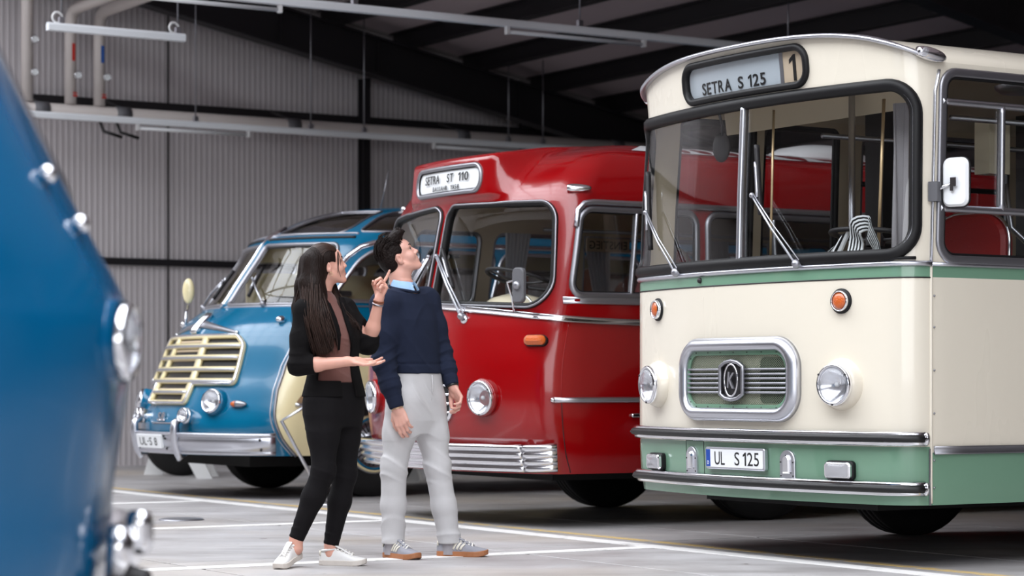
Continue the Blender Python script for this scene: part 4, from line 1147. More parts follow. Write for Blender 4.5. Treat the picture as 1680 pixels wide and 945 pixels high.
# striped cloth lying over the steering wheel
zeb = empty('striped_cloth', city.matrix_world @ Vector((0, 0, 0)), 0, 'black and white striped cloth draped over the steering wheel of the cream bus', 'cloth')
bpy.context.view_layer.update()
def stripy(mb, rows):
    """rows: list of polylines (stripe borders)"""
    for i in range(len(rows) - 1):
        mb.cm = i % 2; a, c = rows[i], rows[i + 1]; n = len(a)
        vs = [tuple(p) for p in a] + [tuple(p) for p in c]
        bk = [(p[0], p[1] + .012, p[2]) for p in vs]
        mb.add(vs + bk, [(k, k + 1, n + k + 1, n + k) for k in range(n - 1)] + [(2 * n + n + k, 2 * n + n + k + 1, 2 * n + k + 1, 2 * n + k) for k in range(n - 1)] +
               [(k + 1, k, 2 * n + k, 2 * n + k + 1) for k in range(n - 1)] if i == 0 else [(k, k + 1, n + k + 1, n + k) for k in range(n - 1)] + [(3 * n + k, 3 * n + k + 1, 2 * n + k + 1, 2 * n + k) for k in range(n - 1)], True)
    return mb
def arch_rows(cx, cy, z0, w0, w1, h, rows):
    out = []
    for i in range(rows + 1):
        u = i / rows; w = w0 + (w1 - w0) * u; hh = h * (.62 + .38 * u)
        out.append([(cx + w * math.cos(PI - PI * q / 14) * (1 if q < 8 else 1.05), cy - .03 * u + .02 * math.sin(q), z0 + hh * math.sin(PI * q / 14) ** .8 if 0 < q < 14 else z0 - .0) for q in range(15)])
    return out
cw = city.matrix_world.inverted()
mb = stripy(MB(), arch_rows(.79, .08, 1.62, .045, .12, .215, 9))
o = mb.build('striped_fold', ['white_sign', 'letter_black'], zeb)
mb = MB(); rows = [[(.42 + .022 * i + .10 * q, .07 + .01 * math.sin(i), 1.62 + .15 * q * (.35 + .09 * i)) for q in np.linspace(0, 1, 6)] for i in range(8)]
stripy(mb, rows).build('striped_fold', ['white_sign', 'letter_black'], zeb)
zeb.rotation_euler = (0, 0, RZB)
# ------------------------------------------------------------------ red coach
redprof = smoothprof([(.36, .36, .10, .97), (.50, .50, .04, .99), (.75, .75, .0, 1), (1.05, 1.05, .0, 1), (1.30, 1.30, .045, 1), (1.45, 1.45, .085, .995), (1.80, 1.80, .16, .98), (2.15, 2.15, .235, .955), (2.25, 2.25, .28, .94), (2.38, 2.38, .39, .90), (2.50, 2.50, .58, .80), (2.60, 2.58, .90, .60), (2.70, 2.63, 1.2, .34), (2.80, 2.645, 1.5, .0)])
RB = ProwSurf(1.25, 3.2, .25, -.39, 10.0, redprof)
RB.prow([(.36, .36, .10, .97)] + [tuple(r) for r in redprof if .37 < r[0] < 2.16] + [(2.20, 2.20, .225, .955), (2.235, 2.235, .20, .955), (2.27, 2.27, .20, .955), (2.46, 2.475, .215, .95), (2.49, 2.503, .23, .95), (2.515, 2.516, .27, .95), (2.60, 2.58, .70, .80), (2.70, 2.63, 1.15, .4), (2.80, 2.645, 1.5, .0)], .56, .76)
coach = empty('coach', (-.3155, 16.145, 0), RZB - .011, 'glossy dark red coach with a white destination sign, behind the young man', 'bus')
RE = float(RB.S[-1]); RX_ = 1.32
def mirror_poly(p): return [(-a, b) for a, b in p][::-1]
W1 = rpoly([(.05, 1.505), (1.235, 1.45), (1.165, 2.145), (.05, 2.178)], [.09, .17, .14, .10], 8)
W2 = mirror_poly(W1)
beltpts = [(0, 1.481), (.2, 1.475), (.427, 1.458), (.73, 1.432), (1.033, 1.403), (1.2, 1.386), (1.35, 1.374), (1.6, 1.364), (1.95, 1.357)]
belt = [(-a, b) for a, b in beltpts[::-1]] + beltpts[1:]
def beltt(s): return float(np.interp(abs(s), [p[0] for p in beltpts], [p[1] for p in beltpts]))
S1 = 1.30
fb = [(s, beltt(s)) for s in np.linspace(-S1, S1, 31)]
skin('nose_panel', RB, [(-S1, .36), (S1, .36)] + fb[::-1], [], 'red_paint', coach, (.06, .06), 'underbody')
skin('windscreen_surround', RB, fb + [(S1, 2.19), (-S1, 2.19)], [W1, W2], 'red_paint', coach, (.05, .05), 'cream_lining')
SGN = rrect(-.425, .475, 2.262, 2.432, .075, 7)
SGO = SGN
skin('roof', RB, densify([(-RE, 2.19), (-S1, 2.19), (S1, 2.19), (RE, 2.19), (RE, 2.797), (-RE, 2.797)], .05), [SGN], 'red_paint', coach, (.045, .022), 'cream_lining', edge=.06)
for sg in (-1, 1):
    skin('white_roof_sheet', RB, [(min(sg * 1.55, sg * RE), 2.545), (max(sg * 1.55, sg * RE), 2.545), (max(sg * 1.55, sg * RE), 2.797), (min(sg * 1.55, sg * RE), 2.797)], [], 'white_roof', coach, (.3, .03), off=.004)
    rg2 = lambda a, b, t0, t1: [(min(sg * a, sg * b), t0), (max(sg * a, sg * b), t0), (max(sg * a, sg * b), t1), (min(sg * a, sg * b), t1)]
    sa = float(np.interp(1.80, RB.P[60:, 1], RB.S[60:])); ar = .58
    up = [(S1, .36), (sa - ar, .36)] + [(sa - ar * math.cos(PI * k / 14), .36 + .68 * math.sin(PI * k / 14)) for k in range(1, 14)] + [(sa + ar, .36)]
    sb = sa + 5.2
    up += [(sb - ar, .36)] + [(sb - ar * math.cos(PI * k / 14), .36 + .68 * math.sin(PI * k / 14)) for k in range(1, 14)] + [(sb + ar, .36), (RE, .36), (RE, 1.357), (1.95, 1.357), (1.6, 1.364), (1.35, 1.374), (S1, beltt(S1))]
    up = [(sg * a, b) for a, b in up]
    skin('flank_panel', RB, up, [], 'red_paint', coach, (.15, .12), 'underbody')
    wl = [(1.345, 2.42), (2.52, 3.75), (3.85, 5.08), (5.18, 6.4), (6.5, 7.75), (7.85, 9.1), (9.2, 10.4)] if sg > 0 else [(1.43, 2.10), (2.22, 3.0), (3.12, 4.3), (4.42, 5.6), (5.72, 6.9), (7.02, 8.2), (8.32, 9.6)]
    polys = [rrect(min(sg * a, sg * b), max(sg * a, sg * b), 1.53, 2.105, .09, 6) for a, b in wl]
    up = [(S1, beltt(S1)), (1.35, 1.374), (1.6, 1.364), (1.95, 1.357), (RE, 1.357), (RE, 2.19), (S1, 2.19)]
    skin('window_surround', RB, [(sg * a, b) for a, b in up], polys, 'red_paint', coach, (.2, .10), 'cream_lining')
    for i, wp in enumerate(polys):
        fr = trim('window_frame', RB, wp, [(-.02, -.022), (.012, -.022), (.020, -.010), (.020, .006), (.008, .020), (-.02, .022)], 'dull_metal', coach, True, d=.05)
        trim('window_gasket', RB, offset_poly(wp, -.022), circ(.009, 6), 'gasket_rubber', fr, True, d=.06)
        skin('pane', RB, offset_poly(wp, -.012), [], 'side_glass', fr, (.5, .5), off=-.012, edge=.12)
        s0 = min(p[0] for p in wp); s1 = max(p[0] for p in wp)
        if sg > 0:
            m_ = 1.845 if i == 0 else (s0 + s1) / 2
            trim('glazing_bar', RB, [(m_, 1.53), (m_, 2.105)], [(-.02, -.012), (.010, -.012), (.014, 0), (.010, .012), (-.02, .012)], 'aluminium', fr)
        # rain hood over each window
    hd_ = [(sg * 1.325, 1.98), (sg * 1.325, 2.09), (sg * 1.36, 2.135), (sg * 1.42, 2.146), (sg * RE, 2.146)]
    trim('rain_gutter', RB, hd_, [(-.004, -.018), (.026, -.018), (.034, -.006), (.034, .006), (.020, .018), (-.004, .018)], 'aluminium', coach, d=.05)
    trim('side_strip', RB, [(sg * 1.30, 1.497), (sg * RE, 1.497)], [(-.004, -.024), (.012, -.022), (.015, -.010), (.009, -.008), (.009, .008), (.015, .010), (.012, .022), (-.004, .024)], 'aluminium', coach, d=.2)
    ls = trim('lower_strip', RB, [(sg * 1.31, .845), (sg * RE, .845)], half_round(.038, .022), 'aluminium', coach, d=.2)
    Mx = RB.frame(sg * 1.31, .845, 0)
    MB().lathe([(.019, 0), (.018, .012), (.010, .021), (0, .022)], 12, Mx).build('strip_end', 'chrome', ls)
    MB().prism(rrect(-.05, .05, -.013, .013, .012, 4), -.004, .022, RB.frame(sg * 1.955, .742, 0), .006).build('hatch_handle', 'chrome', coach)
    trim('hatch_joint', RB, [(sg * 1.37, .37), (sg * 1.37, .825)], half_round(.006, .002, 3), 'black_paint', coach)
    trim('panel_joint', RB, [(sg * 1.37, .87), (sg * 1.37, 1.36)], half_round(.006, .002, 3), 'red_paint', coach)
trim('belt_moulding', RB, [(-RE, 1.357)] + belt + [(RE, 1.357)], [(-.004, -.022), (.014, -.020), (.018, -.010), (.011, -.006), (.020, .0), (.011, .008), (.018, .012), (.014, .020), (-.004, .022)], 'chrome', coach, d=.05)
for wp in (W1, W2):
    gk = trim('windscreen_gasket', RB, wp, [(-.03, -.020), (.010, -.022), (.022, -.012), (.022, .004), (.010, .018), (-.03, .018)], 'gasket_rubber', coach, True, d=.03)
    trim('bright_trim', RB, offset_poly(wp, .008), [(.010, -.007), (.022, -.006), (.025, 0), (.022, .006), (.010, .007)], 'dull_metal', gk, True, d=.03)
    skin('pane', RB, offset_poly(wp, -.008), [], 'clear_glass', gk, (.05, .06), off=-.008)
sg_ = empty('destination_sign'); sg_.parent = coach
trim('sign_frame', RB, SGN, [(-.02, -.014), (.010, -.016), (.018, -.006), (.018, .006), (.008, .014), (-.02, .014)], 'dull_metal', sg_, True, d=.03)
trim('sign_gasket', RB, offset_poly(SGN, -.014), circ(.008, 6), 'gasket_rubber', sg_, True, d=.03)
skin('sign_face', RB, SGN, [], 'white_sign', sg_, (.08, .06), off=-.004)
letters('sign_lettering', 'SETRA', .060, .215, 'letter_black', sg_, RB.frame(-.168, 2.364, .005), .002, .006)
letters('sign_lettering', 'ST', .060, .082, 'letter_black', sg_, RB.frame(.095, 2.364, .005), .002, .006)
letters('sign_lettering', '110', .060, .12, 'letter_black', sg_, RB.frame(.268, 2.364, .005), .002, .006)
letters('sign_caption', 'BAUJAHR', .032, .205, 'letter_black', sg_, RB.frame(-.04, 2.302, .005), .002, .0, 1.5)
letters('sign_caption', '1958', .032, .105, 'letter_black', sg_, RB.frame(.165, 2.302, .005), .002, .0, 1.3)
# lamps
for sg in (-1, 1):
    round_lamp('headlamp', sg * .765, .860, .112, True, 'lamp_glass', 'chrome', RB, coach, .05, 'red_paint', .03, 1.14)
    e = empty('indicator_lamp'); e.parent = coach; e.matrix_local = RB.frame(sg * 1.17, 1.232, 0)
    MB().prism(rrect(-.082, .082, -.038, .038, .036, 6), -.02, .018, None, .006).build('lamp_base', 'gasket_rubber', e)
    MB().prism(rrect(-.076, .076, -.032, .032, .031, 6), .016, .052, None, .022).build('lamp_lens', 'amber_lens', e)
    Mx = RB.frame(sg * 1.29, 2.236, .0)
    mk = MB().sweep([(x, 0, .01) for x in np.linspace(-.07, .09, 10)], [(.026 * math.cos(a), .030 * math.sin(a)) for a in np.linspace(0, 2 * PI, 13)[:-1]], None, scales=[.75, .95, 1, 1, .97, .92, .85, .75, .6, .3])
    mk.build('marker_lamp', 'chrome', coach, Mx @ Matrix.Diagonal((sg, 1, 1, 1)))
# bumper with ribs
bp = empty('bumper'); bp.parent = coach
RIB = [(-.02, -.095)]
for k in range(4):
    c = -.072 + .048 * k
    RIB += [(.010, c - .022), (.024, c - .014), (.028, c), (.024, c + .014), (.010, c + .022)]
RIB += [(-.02, .095)]
trim('bumper_blade', RB, [(-1.12, .49), (1.12, .49)], RIB, 'chrome', bp, off=.08, d=.05)
for sg in (-1, 1):
    trim('bumper_end', RB, [(min(sg * 1.122, sg * 1.30), .49), (max(sg * 1.122, sg * 1.30), .49)], [(a * .9 + .001, b * .99) for a, b in RIB], 'chrome', bp, off=.08, d=.04)
    MB().box(tuple(RB.at(sg * .6, .47, .03)), (.06, .12, .08)).build('bumper_bracket', 'dark_steel', bp)
# radiator grille and badge wing
gr2 = empty('radiator_grille'); gr2.parent = coach
GP = rpoly([(-.44, .70), (.44, .70), (.42, 1.02), (-.42, 1.02)], .10, 6)
trim('grille_frame', RB, GP, [(-.01, -.016), (.014, -.016), (.024, 0), (.014, .016), (-.01, .016)], 'chrome', gr2, True, d=.03)
skin('grille_backing', RB, GP, [], 'black_paint', gr2, (.06, .06), off=.003)
for t in (.76, .82, .88, .94, .99):
    trim('grille_bar', RB, [(-.41, t), (.41, t)], half_round(.018, .02), 'chrome', gr2, off=.004)
trim('badge_wing', RB, [(-.30, 1.200), (-.1, 1.215), (0, 1.225), (.1, 1.215), (.30, 1.200)], [(-.004, -.026), (.018, -.024), (.022, -.006), (.014, .0), (.022, .008), (.016, .024), (-.004, .026)], 'chrome', coach)
# wipers, mirror
for sg in (-1, 1):
    wiper('wiper', RB, coach, (sg * .455, 1.40), (sg * .055, 1.82), (sg * .075, 1.88), (sg * .30, 1.60), twin=True, r=.010)
    MB().lathe([(.032, 0), (.030, .014), (.016, .02), (0, .02)], 14, RB.frame(sg * .47, 1.385, 0)).build('wiper_grommet', 'chrome', coach)
mr = empty('wing_mirror'); mr.parent = coach
b0 = RB.at(.955, 1.42, .02); b1 = RB.at(.955, 1.59, .13); b2 = RB.at(1.05, 1.60, .15); hc = RB.at(1.075, 1.56, .16)
MB().tube([b0, RB.at(.955, 1.50, .06), b1, b2, hc], .008, 8).build('mirror_arm', 'chrome', mr)
nx = unit(np.array([.25, -1.0, .0])); xx = unit(np.array([1.0, .25, 0]))
hd = MB().prism(rrect(-.052, .052, -.115, .115, .035, 6), -.02, .010, None, .008).build('mirror_head', 'clamp_grey', mr, Matrix(((xx[0], 0, nx[0], hc[0]), (xx[1], 0, nx[1], hc[1]), (0, 1, 0, hc[2]), (0, 0, 0, 1))))
MB().lathe([(.03, 0), (.026, .018), (.01, .026), (0, .027)], 14, T(0, 0, .008)).build('mirror_joint', 'dull_metal', hd)
MB().prism(rrect(-.046, .046, -.108, .108, .03, 5), -.022, -.019).build('mirror_glass', 'chrome', hd)
# roof ventilator
Mv = T(0, 3.1, 2.63)
MB().lathe([(.36, 0), (.35, .05), (.26, .11), (.12, .14), (0, .145)], 28, Mv @ Matrix.Diagonal((1, 1.25, 1, 1))).build('roof_vent', 'white_roof', coach)
# interior
MB().box((0, 5.0, .78), (2.3, 9.6, .06)).build('cabin_floor', 'underbody', coach)
MB().box((0, 5.0, .50), (1.6, 9.6, .40)).build('chassis', 'underbody', coach)
vs0 = []; fs0 = []; sv = np.linspace(-1.2, 1.2, 25)
for s in sv:
    p = RB.pts(s, 1.46)
    vs0 += [(p[0] * .97, p[1] + .06, .8), (p[0] * .97, p[1] + .06, 1.42), (p[0] * .93, p[1] + .40, 1.40), (p[0] * .93, p[1] + .42, .8)]
for k in range(24):
    for j in range(3): fs0.append((k * 4 + j, k * 4 + j + 1, (k + 1) * 4 + j + 1, (k + 1) * 4 + j))
MB().add(vs0, fs0).build('dashboard', 'dark_steel', coach)
bn = MB().lathe([(.27, .0), (.27, .02), (.25, .07), (.17, .125), (.08, .15), (0, .155)], 30, T(.50, .10, 1.41)).build('instrument_binnacle', 'cream_plastic', coach)
MB().tube([tuple(Vector((.50, .10, 1.41)) + Vector((.272 * math.cos(a), .272 * math.sin(a) * .0 - .02, .155 * math.sin(a) + .005))) for a in np.linspace(0, PI, 20)], .008, 6).build('binnacle_trim', 'chrome', bn)
steering(coach, (.56, .10, 1.66), .24, -.28, 'dark_steel', 3)
bus_seat(coach, .66, .95, .95, 'red_leather', .5, .52, True, 'driver_seat')
for y in (1.9, 2.75, 3.6, 4.45, 5.3, 6.15):
    for x in (-.92, -.46, .46, .92): bus_seat(coach, x, y, .81, 'red_leather', .42, .60, True)
for (x, y) in ((.55, 1.4), (-.35, .95), (-.35, 1.8)):
    MB().tube([(x, y, .81), (x, y, 2.5)], .018, 8).build('grab_pole', 'dull_metal', coach)
for x in (-.9, .9): MB().tube([(x, 1.2, 2.12), (x, 9.5, 2.12)], .014, 6).build('luggage_rail', 'dull_metal', coach)
pmat('curtain_cloth', srgb(196, 196, 204), 0.9, bump=0.1)
def curtain(root, x, y0, y1, z0, z1, pinch=.5, mat='curtain_cloth'):
    def fn(u, z):
        q = (z - z0) / (z1 - z0); wd = pinch + (1 - pinch) * q
        return (x + .022 * math.sin(u * 40), y0 + (y1 - y0) * (u * wd), z)
    MB().grid(fn, list(np.linspace(0, 1, 33)), list(np.linspace(z0, z1, 5))).build('curtain', mat, root)
for y0, y1 in ((1.0, 1.22), (1.95, 1.7), (2.3, 2.5), (3.1, 2.85), (3.5, 3.75), (4.6, 4.3)): curtain(coach, -1.13, y0, y1, 1.50, 2.10)
for y0, y1 in ((3.8, 3.5), (4.9, 4.6)): curtain(coach, 1.13, y0, y1, 1.50, 2.10)
es = MB().box((-1.075, 1.90, 2.03), (.012, .40, .105)).build('entrance_sign', 'beige_sign', coach)
letters('entrance_lettering', 'EINSTIEG', .062, .35, 'letter_black', es, T(-1.068, 1.90, 2.03) @ RZ(PI / 2) @ RX(PI / 2), .001, .004, 1.05, mirror=True)
for sg in (-1, 1):
    for y in (1.80, 7.0):
        make_wheel(.50, .27, coach, T(sg * .97, y, .50) @ (RZ(PI) if sg < 0 else Matrix.Identity(4)))
# ------------------------------------------------------------------ blue and cream touring coach
blueprof = smoothprof([(.36, .36, .06, .97), (.50, .50, .02, .99), (.65, .65, .02, 1), (.85, .85, .10, 1), (1.05, 1.05, .20, 1), (1.30, 1.30, .31, .995), (1.42, 1.42, .38, .99), (1.53, 1.53, .50, .985), (1.60, 1.60, .60, .98), (1.80, 1.80, .745, .97), (2.0, 2.0, .89, .95), (2.197, 2.197, 1.04, .925), (2.30, 2.30, 1.22, .88), (2.40, 2.40, 1.46, .78), (2.48, 2.48, 1.80, .60), (2.56, 2.525, 2.2, .34), (2.64, 2.54, 2.5, .0)], 160)
BB = Surf(1.22, 1.9, .45, 0.0, 9.5, blueprof, fade=4.5)
tour = empty('touring_coach', (-3.0, 19.61, 0), RZB, 'blue touring coach with cream grille and curved roof glazing, behind the woman', 'bus')
BE = float(BB.S[-1])
arc_ = [(1.50, .36), (1.45, .43), (1.407, .50), (1.323, .70), (1.27, .90), (1.25, 1.10), (1.27, 1.22), (1.34, 1.30), (1.5, 1.345), (1.8, 1.36), (2.4, 1.365)]
arcm = [(-a, b) for a, b in arc_]
outl = arc_ + [(BE, 1.365), (BE, 1.585), (-BE, 1.585), (-BE, 1.365)] + arcm[::-1]
skin('nose_panel', BB, outl, [], 'blue_paint', tour, (.06, .05), 'underbody', edge=.04)
def sp_(sg, pts): return [(sg * a, b) for a, b in pts]
for sg in (-1, 1):
    sa = float(np.interp(1.50, BB.P[60:, 1], BB.S[60:])); sb = sa + 4.6; ar = .54
    up = [p for p in arc_] + [(BE, 1.365), (BE, .36)]
    for c in (sb, sa): up += [(c + ar, .36)] + [(c + ar * math.cos(PI * k / 14), .36 + .60 * math.sin(PI * k / 14)) for k in range(1, 14)] + [(c - ar, .36)]
    skin('flank_panel', BB, sp_(sg, up), [], 'yellow_cream_paint', tour, (.12, .10), 'underbody')
    ed = trim('flank_moulding', BB, sp_(sg, arc_ + [(BE, 1.365)]), half_round(.026, .018), 'dull_metal', tour)
    trim('flank_moulding', BB, sp_(sg, [(a - .035, b) for a, b in arc_[:6]] + [(1.24, 1.25), (1.32, 1.335), (1.5, 1.38)]), half_round(.012, .008, 4), 'aluminium', tour)
    # step recess in the cream flank
    cx = 1.60
    rec = [(cx - .13, .78), (cx + .17, .78)] + [(cx + .02 + .15 * math.cos(a), .78 + .15 * math.sin(a)) for a in np.linspace(0, PI, 12)[1:-1]]
    skin('step_recess', BB, sp_(sg, rec), [], 'brass', tour, (.05, .05), off=.003)
    trim('step_edge', BB, sp_(sg, [(cx - .13, .78), (cx + .17, .78)]), half_round(.03, .02), 'aluminium', tour)
WB1 = rpoly([(.055, 1.625), (1.02, 1.615), (1.09, 2.13), (.055, 2.15)], [.04, .10, .10, .04], 7)
WB2 = mirror_poly(WB1)
SW = []
wl = [(1.27, 1.98), (2.10, 3.0), (3.10, 4.0), (4.10, 5.0), (5.10, 6.0), (6.10, 7.0), (7.10, 8.0), (8.1, 9.2)]
for sg in (-1, 1):
    for i, (a, b) in enumerate(wl):
        SW.append(rpoly(sp_(sg, [(a, 1.64), (b, 1.64), (b, 2.075), (a + (.06 if i == 0 else 0), 2.075)])[::(1 if sg > 0 else -1)], [.07, .07, .10, .17 if i == 0 else .10] if sg > 0 else [.17 if i == 0 else .10, .10, .07, .07], 7))
skin('cab_surround', BB, [(-BE, 1.585), (BE, 1.585), (BE, 2.195), (-BE, 2.195)], [WB1, WB2] + SW, 'blue_paint', tour, (.10, .05), 'yellow_cream_paint', edge=.06)
RG = []
for sg in (-1, 1):
    q = [(.03, 2.245), (1.0, 2.225), (.96, 2.44), (.10, 2.462)]
    RG.append(rpoly(sp_(sg, q)[::(1 if sg > 0 else -1)], .07, 6))
    for a, b in ((1.14, 2.05), (2.15, 3.05), (3.15, 4.05), (4.15, 5.05), (5.15, 6.05), (6.15, 7.05)):
        RG.append(rpoly(sp_(sg, [(a, 2.235), (b, 2.235), (b, 2.43), (a - .06, 2.43)])[::(1 if sg > 0 else -1)], .06, 6))
skin('roof', BB, densify([(-BE, 2.195), (BE, 2.195), (BE, 2.637), (-BE, 2.637)], .06), RG, 'blue_paint', tour, (.09, .022), 'yellow_cream_paint', edge=.06)
for wp in (WB1, WB2):
    gk = trim('windscreen_frame', BB, wp, [(-.03, -.014), (.008, -.016), (.016, 0), (.008, .014), (-.03, .014)], 'dull_metal', tour, True, d=.03)
    skin('pane', BB, offset_poly(wp, -.008), [], 'clear_glass', gk, (.06, .06), off=-.008)
trim('windscreen_pillar', BB, [(0, 1.60), (0, 2.19)], half_round(.06, .02), 'blue_paint', tour)
trim('windscreen_pillar_strip', BB, [(0, 1.60), (0, 2.30)], half_round(.024, .032), 'chrome', tour)
trim('visor_strip', BB, [(-1.16, 2.185), (0, 2.20), (1.16, 2.185)], [(-.004, -.014), (.010, -.012), (.014, -.004), (.008, .010), (-.004, .012)], 'dark_steel', tour)
trim('gutter_strip', BB, [(-1.2, 2.222), (0, 2.232), (1.16, 2.218)], half_round(.016, .012), 'aluminium', tour)
for i, wp in enumerate(SW):
    fr = trim('window_frame', BB, wp, [(-.02, -.014), (.010, -.014), (.014, 0), (.010, .014), (-.02, .014)], 'aluminium', tour, True, d=.06)
    skin('pane', BB, offset_poly(wp, -.008), [], 'side_glass', fr, (.4, .4), off=-.012, edge=.1)
for wp in RG:
    fr = trim('roof_glazing_frame', BB, wp, [(-.02, -.012), (.006, -.012), (.010, 0), (.006, .012), (-.02, .012)], 'dull_metal', tour, True, d=.06)
    skin('roof_glazing', BB, offset_poly(wp, -.006), [], 'smoke_glass', fr, (.08, .06), off=-.004, edge=.08)
for sg in (-1, 1):
    trim('window_arch_strip', BB, sp_(sg, [(1.16, 1.66), (1.17, 1.90), (1.20, 2.02), (1.27, 2.10), (1.38, 2.135), (BE, 2.14)]), half_round(.05, .026), 'chrome', tour)
trim('belt_strip', BB, [(-BE, 1.592), (-1.1, 1.598), (0, 1.605), (1.1, 1.598), (BE, 1.592)], half_round(.014, .010, 4), 'aluminium', tour)
MB().tube([BB.at(.75, 2.47, 0), BB.at(.75, 2.47, .35) + np.array([.0, .12, .0])], .004, 5).build('aerial', 'dull_metal', tour)
# grille: cream frame in the shape of a T with chrome-faced slats
gt = empty('radiator_grille'); gt.parent = tour
TB = [(-.36, .785), (.36, .785), (.36, .945), (.85, .945), (.79, 1.27), (.68, 1.345), (-.68, 1.345), (-.79, 1.27), (-.85, .945), (-.36, .945)]
TBr = rpoly(TB, [.02, .02, .01, .03, .08, .10, .10, .08, .03, .01], 5)
skin('grille_opening', BB, TBr, [], 'black_paint', gt, (.08, .05), off=.002)
trim('grille_surround', BB, TBr, [(-.004, -.022), (.030, -.022), (.038, -.006), (.030, .014), (-.004, .016)], 'yellow_cream_paint', gt, True, d=.04)
trim('grille_bright_edge', BB, TBr, [(.030, -.006), (.040, -.006), (.044, .004), (.036, .014), (.028, .012)], 'chrome', gt, True, d=.04)
def gw(t): return .85 - (.06 / .325) * (t - .945) if t < 1.27 else .79 - (t - 1.27) * 1.4
for t in (.965, 1.065, 1.165, 1.262):
    w = gw(t) - .02
    sl = trim('grille_slat', BB, [(-w, t), (w, t)], [(-.004, -.020), (.034, -.020), (.034, .020), (-.004, .020)], 'yellow_cream_paint', gt, d=.06)
    trim('slat_face', BB, [(-w, t), (w, t)], [(.030, -.004), (.042, -.002), (.046, .008), (.042, .017), (.030, .020)], 'aluminium', sl, d=.06)
for t in (.875,):
    sl = trim('grille_slat', BB, [(-.34, t), (.34, t)], [(-.004, -.020), (.034, -.020), (.034, .020), (-.004, .020)], 'yellow_cream_paint', gt, d=.06)
    trim('slat_face', BB, [(-.34, t), (.34, t)], [(.030, -.004), (.042, -.002), (.046, .008), (.042, .017), (.030, .020)], 'aluminium', sl, d=.06)
for s0, s1 in ((-.34, -.27), (.34, .27)):
    trim('grille_mullion', BB, [(s0, .80), (s0 * .97, .95), (s1, 1.33)], [(-.004, -.034), (.033, -.034), (.033, .034), (-.004, .034)], 'yellow_cream_paint', gt)
# inner louvres seen through the middle of the grille
for t in (.90, .99, 1.07, 1.15, 1.23, 1.305):
    trim('inner_louvre', BB, [(-.28, t), (.28, t)], [(.004, -.012), (.010, -.010), (.010, .012), (.004, .012)], 'beige_sign', gt)
# winged emblem
we = empty('winged_emblem'); we.parent = tour
for sg in (-1, 1):
    st = [(sg * a, 1.455 - .075 * (a / .62) ** 1.3) for a in np.linspace(.03, .62, 14)]
    P, N = along(BB, st, .0)
    MB().sweep(P, [(-.006, -.036), (.016, -.030), (.022, 0), (.014, .030), (-.006, .036)], N, scales=list(np.linspace(1.2, .35, 14))).build('emblem_wing', 'dull_metal', we)
    MB().sphere(tuple(BB.at(sg * .63, 1.378, .006)), .016, 10, 6).build('wing_tip', 'chrome', we)
for k in (-1, 0, 1):
    st = [(k * .034, t) for t in np.linspace(1.37, 1.53, 7)]; P, N = along(BB, st, .01)
    MB().sweep(P, [(-.01, -.014), (.026, -.012), (.034, 0), (.026, .012), (-.01, .014)], N).build('emblem_fin', 'chrome', we)
# bumper
bu = empty('bumper'); bu.parent = tour
BL = [(-.02, -.09), (.012, -.092), (.022, -.082), (.018, -.068), (.010, -.060), (.022, -.052), (.030, 0), (.022, .052), (.010, .058), (.018, .066), (.022, .082), (.012, .092), (-.02, .09)]
trim('bumper_blade', BB, [(-1.345, .475), (1.345, .475)], BL, 'aluminium', bu, off=.07, d=.05)
for k in (-1, 1): trim('bumper_pinstripe', BB, [(-1.34, .475 + k * .058), (1.34, .475 + k * .058)], half_round(.008, .004, 3), 'blue_paint', bu, off=.082, d=.05)
for sg in (-1, 1):
    s = sg * .405
    st = [(s, t) for t in np.linspace(.33, .655, 9)]; P, N = along(BB, st, .085)
    P[0] -= N[0] * .03; P[-1] -= N[-1] * .05
    MB().sweep(P, [(-.02, -.036), (.02, -.034), (.040, -.016), (.040, .016), (.02, .034), (-.02, .036)], N, scales=[.75, .95, 1, 1, 1, 1, 1, .9, .6]).build('overrider', 'aluminium', bu)
    bo = MB()
    for t in (.44, .51):
        for ds_ in (-.04, 1.24 - .405 * 1 + .0): bo.lathe([(.012, 0), (.010, .008), (0, .010)], 8, BB.frame(s + sg * ds_ if ds_ > 0 else s - sg * .13, t, .098))
    bo.build('hub_bolts', 'dark_steel', bu)
e = empty('number_plate'); e.parent = tour; e.matrix_local = BB.frame(-.0, .487, .102)
MB().prism(rrect(-.25, .25, -.058, .058, .01, 3), -.02, .006, None, .003).build('plate_sheet', 'white_sign', e)
letters('plate_lettering', 'UL-S 8', .068, .36, 'letter_black', e, T(0, 0, .0062), .001, .004)
bg = letters('model_badge', 'S8', .075, .13, 'chrome', tour, BB.frame(.045, .672, .006), .012, .02)
trim('badge_bar', BB, [(-.16, .622), (.25, .622)], half_round(.012, .01, 4), 'chrome', tour)
